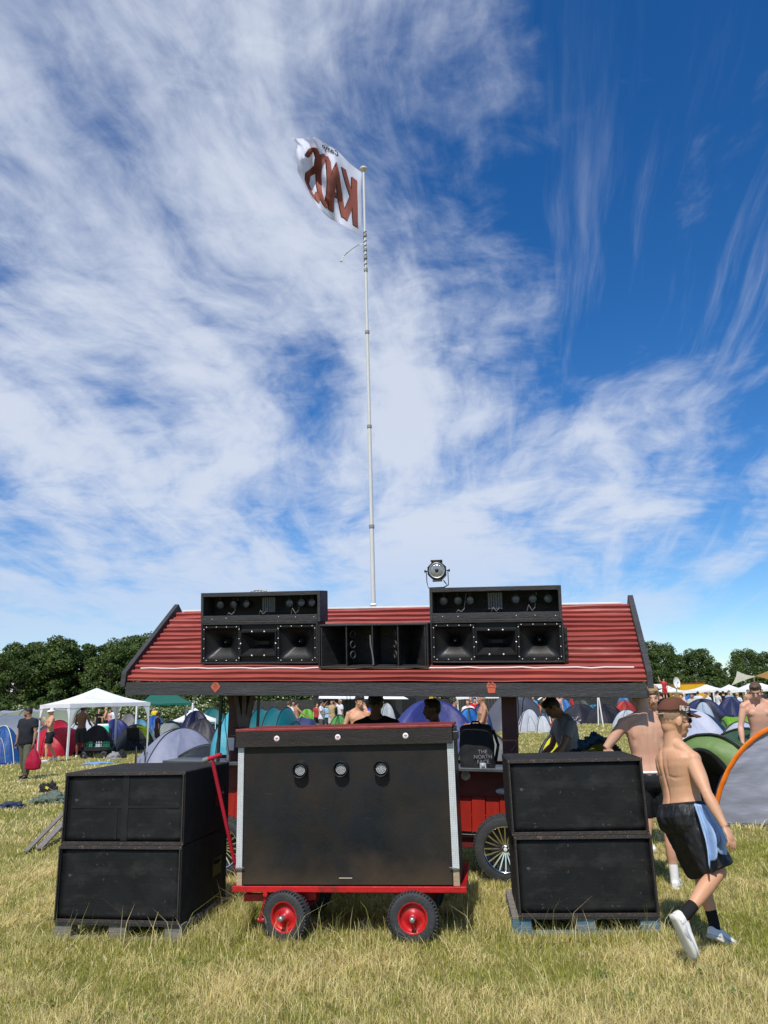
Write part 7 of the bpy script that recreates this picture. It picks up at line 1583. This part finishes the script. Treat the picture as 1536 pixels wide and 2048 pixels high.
near('man in a grey t-shirt bending over the counter in the roof shade', 1143, 9.35, 262, 1.76, 'olive', 'black', 'short', (cloth('grey_tshirt_cotton', hx(150, 152, 160)), dict(amp=0.006)), (BSH,), 0.010, lean=16, head=(0, 34, 0), armL=((-0.1, 0.45, -0.9), (0.0, 0.8, -0.6)), armR=((0.1, 0.35, -0.95), (0.0, 0.8, -0.6)))
near('dark shadowed man seen from behind in the middle of the bar', 752, 8.95, 5, 1.80, 'brown', 'black', 'mop', (cloth('black_tshirt_cotton', (0.012, 0.012, 0.013)),), (BSH,), 0.011, build=1.1)
near('shadowed man with cropped hair looking left inside the bar', 868, 8.95, 275, 1.72, 'brown', 'black', 'short', (MC['black_tshirt_cotton'],), (BSH,), 0.011, head=(-10, 2, 0))
near('tousle haired shirtless man standing in the sun behind the bar', 717, 15.5, 176, 1.84, 'fair', 'dark', 'mop', None, (BSH,), 0.013, head=(-25, 14, 0), armL=((-0.35, 0, -1), (0.1, 0.3, -0.9)), armR=((0.35, 0, -1), (-0.1, 0.3, -0.9)))
near('shirtless man in glasses holding the edge of the navy tent', 966, 18.0, 262, 1.82, 'tan', 'light', 'short', None, (cloth('dark_blue_shorts', (0.03, 0.04, 0.07)),), 0.013, head=(-6, 4, 0), armL=((-0.1, 0.35, -0.95), (0.15, 0.95, -0.25)), armR=((0.1, 0.25, -1), (-0.15, 0.95, -0.2)))
# left foreground people
e_, b_ = near('bearded man in a black t-shirt and olive trousers carrying a red bag', 58, 20.6, 200, 1.80, 'olive', 'black', 'short', (cloth('washed_black_cotton', (0.020, 0.022, 0.028)), dict(bottom=-0.12, amp=0.008, inf=0.026)), (cloth('olive_trousers', hx(104, 104, 88)), LONG), 0.012, build=1.22, belly=0.03, head=(40, 4, 0), shoe=BSOCK, legL=((-0.10, 0.22, -1), (0, -0.05, -1)), legR=((0.08, -0.12, -1), (0, -0.35, -1)), armL=((-0.32, 0.1, -1), (-0.12, 0.25, -1)), armR=((0.3, 0, -1), (0.0, 0.2, -1)))
b = MB(); b.ell(b_.hc+(b_.hm @ Vector((0, 0.045, -0.075))), (0.05, 0.05, 0.035), 12, 8, b_.hm); b.build('beard', hairm(HAIRC['black']), e_)
hp_ = e_.matrix_basis @ b_.j['WL']; 
b = MB()
def rb(u, v):
    a = 2*PI*u; t = v; w = (0.04+0.15*math.sin(PI*min(1, t*0.62+0.02))) if t < .95 else 0.08; k = 1+0.16*noise.noise(Vector((math.cos(a)*2, math.sin(a)*2, t*4))); return Vector((math.cos(a)*w*k*1.05, math.sin(a)*w*k*0.5, -0.10-0.52*t))
b.grid(rb, 28, 18); b.tube([(-0.05, 0, -0.12), (-0.03, 0, 0.0), (0.03, 0, 0.0), (0.05, 0, -0.12)], 0.012, 6); o = b.build('red_bag', cloth('crimson_bag_cloth', hx(176, 26, 60), rough=0.5)); o.location = (hp_.x+0.03, hp_.y-0.03, hp_.z-0.06); tag(o, 'crimson bag hanging from the hand of the man in black', 'bag')
e_, b_ = near('shirtless man in a white bucket hat with a hand at his face', 103, 27.0, 232, 1.80, 'fair', 'brown', 'short', None, (BSH, dict(frac=0.7)), 0.014, head=(-12, 6, 0), armL=((-0.15, 0.35, -0.9), (0.22, 0.45, 0.85)), armR=((0.15, 0.45, -0.85), (-0.25, 0.55, 0.7)), legL=((-0.05, 0.3, -1), (0, -0.1, -1)), legR=((0.05, -0.15, -1), (0, -0.6, -1)))
b = MB(); Mh = Matrix.Translation(b_.hc) @ b_.hm.to_4x4(); b.lathe([(0.0001, 0.125), (0.06, 0.12), (0.088, 0.075), (0.098, 0.045), (0.135, 0.01), (0.138, 0.004), (0.098, 0.035)], 24, Mh @ Matrix.Translation((0, -0.01, 0.0))); b.build('bucket_hat', cloth('white_hat_cotton', (0.75, 0.75, 0.75)), e_)
near('dark skinned shirtless man in grey shorts standing under the white gazebo', 165, 29.0, 10, 1.84, 'brown', 'black', 'short', None, (cloth('charcoal_shorts', (0.03, 0.03, 0.032)), dict(frac=0.95)), 0.014, armL=((-0.35, 0.15, -1), (0.2, 0.75, -0.3)), armR=((0.35, 0.15, -1), (-0.2, 0.75, -0.3)))

# --- the crowd farther off
def far(label, px, Y, heading, H, sk, hair, top, bottom, vox=0.022, hstyle='short', long=False, **kw):
    e = person(label, loc_of(px, Y), heading, 'people scattered through the camp'); b_ = Body(H=H, **kw); b_.build_skin(e, vox, skin(sk), False); b_.hair(e, vox*0.8, hairm(HAIRC[hair]), hstyle)
    if top: b_.shirt(e, vox, cloth('top_%d_%d_%d' % top, hx(*top)), amp=0)
    if bottom: b_.shorts(e, vox, cloth('bottom_%d_%d_%d' % bottom, hx(*bottom)), amp=0, **(dict(frac=1.9, flare=0, inf=0.014, name='trousers') if long else dict(frac=0.8)))
    b_.shoes(e, WSHOE, SOLE, 0.02); return e
UP = dict(armR=((0.6, 0.3, 0.3), (-0.5, 0.3, 0.8)))
UP2 = dict(armR=((0.5, 0.1, 0.8), (0.1, 0.1, 1)))
ELB = dict(armL=((-0.5, -0.1, -0.8), (0.6, 0.3, -0.5)), armR=((0.5, -0.1, -0.8), (-0.6, 0.3, -0.5)))
FOR = dict(armL=((-0.1, 0.3, -1), (0.1, 0.9, 0.1)), armR=((0.1, 0.3, -1), (-0.1, 0.9, 0.1)))
W_ = (228, 230, 236); K_ = (28, 28, 32)
FARP = [
 ('person in a dark dress behind the black dome tents at the left', 198, 52, 150, 1.66, 'fair', 'light', K_, K_, {}),
 ('shirtless person in a white cap facing left behind the gazebo', 212, 50, 250, 1.78, 'fair', 'light', None, K_, FOR),
 ('person in a pink top beside the man in a white cap', 221, 54, 200, 1.62, 'fair', 'brown', (224, 150, 160), K_, {}),
 ('person in a white printed top at the right of the distant group', 229, 50, 170, 1.72, 'pink', 'light', W_, K_, ELB),
 ('person in a yellow top seen through the green gazebo', 309, 55, 190, 1.70, 'fair', 'dark', (232, 205, 60), (90, 90, 110), {}),
 ('dark haired person in black seated between the domes under the green gazebo', 316, 33, 60, 1.50, 'brown', 'black', K_, K_, {}),
 ('person with white hat glimpsed right of the green gazebo', 384, 52, 150, 1.70, 'pink', 'light', W_, K_, {}),
 ('man in a white t-shirt with hands on hips left of the lime tent', 577, 37, 20, 1.80, 'pink', 'brown', W_, (40, 44, 66), ELB),
 ('shirtless man in black shorts pointing at the lime tent', 593, 36, 60, 1.80, 'tan', 'dark', None, K_, dict(armR=((0.4, 0.6, -0.7), (0.1, 0.8, -0.5)))),
 ('shirtless man partly behind the pointing man', 587, 39, 170, 1.82, 'tan', 'dark', None, K_, {}),
 ('man in a white shirt and grey shorts with a strap bag', 643, 38, 100, 1.80, 'olive', 'black', W_, (90, 90, 92), FOR),
 ('person in a red top far behind the man with the strap bag', 634, 46, 150, 1.68, 'fair', 'brown', (190, 70, 60), K_, {}),
 ('person in a pale blue t-shirt between two men by the black bar', 655, 46, 10, 1.64, 'fair', 'dark', (160, 200, 225), (60, 70, 90), {}),
 ('man in a sand coloured top shading his eyes', 664, 42, 200, 1.82, 'fair', 'dark', (190, 165, 125), (210, 205, 195), dict(armR=((0.7, 0.3, 0.2), (-0.7, 0.3, 0.6)), armL=((-0.7, 0.3, 0.2), (0.7, 0.3, 0.6)))),
 ('man in a pale cap, white shirt and black trousers by the bar', 681, 41, 240, 1.84, 'olive', 'light', W_, K_, UP),
 ('shirtless man behind the tousled man', 729, 26, 250, 1.78, 'pink', 'dark', None, K_, FOR),
 ('person in white far behind the navy tent', 766, 48, 180, 1.72, 'fair', 'dark', (220, 180, 180), K_, {}),
 ('shirtless person with dark hair above the blue tent', 909, 26, 110, 1.70, 'tan', 'dark', None, K_, {}),
 ('long haired woman in a white top behind the man in glasses', 937, 29, 200, 1.68, 'fair', 'brown', W_, (60, 70, 100), {}),
 ('person in a bright red top near the man in glasses', 951, 33, 180, 1.74, 'fair', 'dark', (205, 30, 50), K_, {}),
 ('person with a straw hat behind the long haired woman', 943, 38, 190, 1.78, 'fair', 'light', (60, 60, 64), K_, {}),
 ('person in jeans and an olive top by the red tent', 1091, 40, 20, 1.78, 'fair', 'brown', (74, 74, 64), (120, 150, 180), {}),
 ('person in a sky blue top far off beside the white sticks', 1068, 44, 180, 1.74, 'fair', 'dark', (70, 160, 220), K_, {}),
 ('shirtless person far off right of the sky blue top', 1060, 46, 170, 1.80, 'pink', 'light', None, (200, 200, 200), UP2),
 ('person in pale blue far off above the blue umbrella tent', 1110, 42, 190, 1.74, 'pink', 'light', (150, 195, 230), K_, {}),
 ('sunburnt person holding an arm up beside the umbrella tent', 1118, 45, 175, 1.80, 'pink', 'brown', None, K_, UP2),
 ('person in black raising an arm just right of the roof', 1319, 27, 300, 1.78, 'fair', 'dark', K_, K_, dict(armL=((-0.7, 0.2, 0.4), (-0.6, 0.2, 0.7)))),
 ('person in a black top beside the small gazebo', 1325, 33, 20, 1.76, 'fair', 'dark', K_, K_, {}),
 ('person in a pink and blue top behind the brown cap', 1351, 42, 190, 1.66, 'pink', 'dark', (170, 150, 175), (60, 90, 160), {}),
 ('person in a pale pink top right of the brown cap', 1368, 34, 250, 1.66, 'pink', 'brown', (226, 190, 180), W_, FOR),
 ('long haired person with a drink under the gazebo', 1388, 37, 200, 1.64, 'tan', 'brown', (190, 190, 180), (50, 120, 110), FOR),
 ('person in a white shirt with back turned under the gazebo', 1401, 46, 30, 1.74, 'fair', 'dark', W_, K_, {}),
 ('first of two people in white bending beside the gazebo leg', 1414, 42, 110, 1.76, 'fair', 'light', W_, K_, dict(lean=24)),
 ('second of two people in white bending, nearer the dark haired one', 1423, 41, 250, 1.72, 'fair', 'brown', W_, K_, dict(lean=22)),
 ('person in a white top, black shorts and white socks facing right', 1440, 45, 80, 1.74, 'pink', 'dark', W_, K_, FOR),
 ('person in a black top between two gazebo legs', 1452, 47, 10, 1.72, 'fair', 'dark', K_, K_, {}),
 ('person in pale blue denim under the right gazebo', 1464, 44, 180, 1.74, 'fair', 'brown', (140, 165, 205), (90, 110, 150), {}),
 ('fair haired person in a white shirt sitting down under the wide gazebo', 1480, 40, 60, 1.62, 'fair', 'light', W_, (180, 180, 180), {}),
 ('shirtless person in the shade of the wide gazebo', 1502, 45, 190, 1.76, 'tan', 'brown', None, K_, {}),
 ('person in dark clothes at the far right under the gazebo', 1530, 44, 200, 1.76, 'fair', 'dark', (60, 60, 70), K_, {}),
 ('person in white between the distant tents left of the white sticks', 1048, 50, 170, 1.74, 'fair', 'light', W_, K_, {}),
 ('person in grey far off beside the blue umbrella tent', 1126, 54, 180, 1.76, 'fair', 'dark', (140, 140, 150), K_, {}),
]
for r_ in FARP:
    lb, px, Y, hd_, H, sk, hr, tp, bt, kw = r_
    far(lb, px, Y, hd_, H, sk, hr, tp, bt, 0.024 if Y > 34 else 0.019, 'long' if 'long haired' in lb or 'dress' in lb else 'short', 'jeans' in lb or 'trousers' in lb, **kw)
# costumed figure raised above the small gazebo: a person on a platform waving
e = far('person in red standing up high above the white bar hut with a raised arm', 1335, 60, 190, 1.7, 'pink', 'dark', (190, 60, 60), (190, 60, 60), 0.024, **UP2)
zt_ = at(1336, 1347, 60).z; e.location.z = zt_-2.1
pf = empty('platform', (e.location.x, 60, 0), 0, 'dark scaffold platform under the raised person', 'platform'); b = MB(); b.bb((-0.6, -0.4, zt_-2.2), (0.6, 0.4, zt_-2.1)); b.build('deck', BK, pf)
for sx in (-0.5, 0.5): b = MB(); b.tube([(sx, 0, 0), (sx, 0, zt_-2.2)], 0.04, 8); b.build('leg', BK, pf)
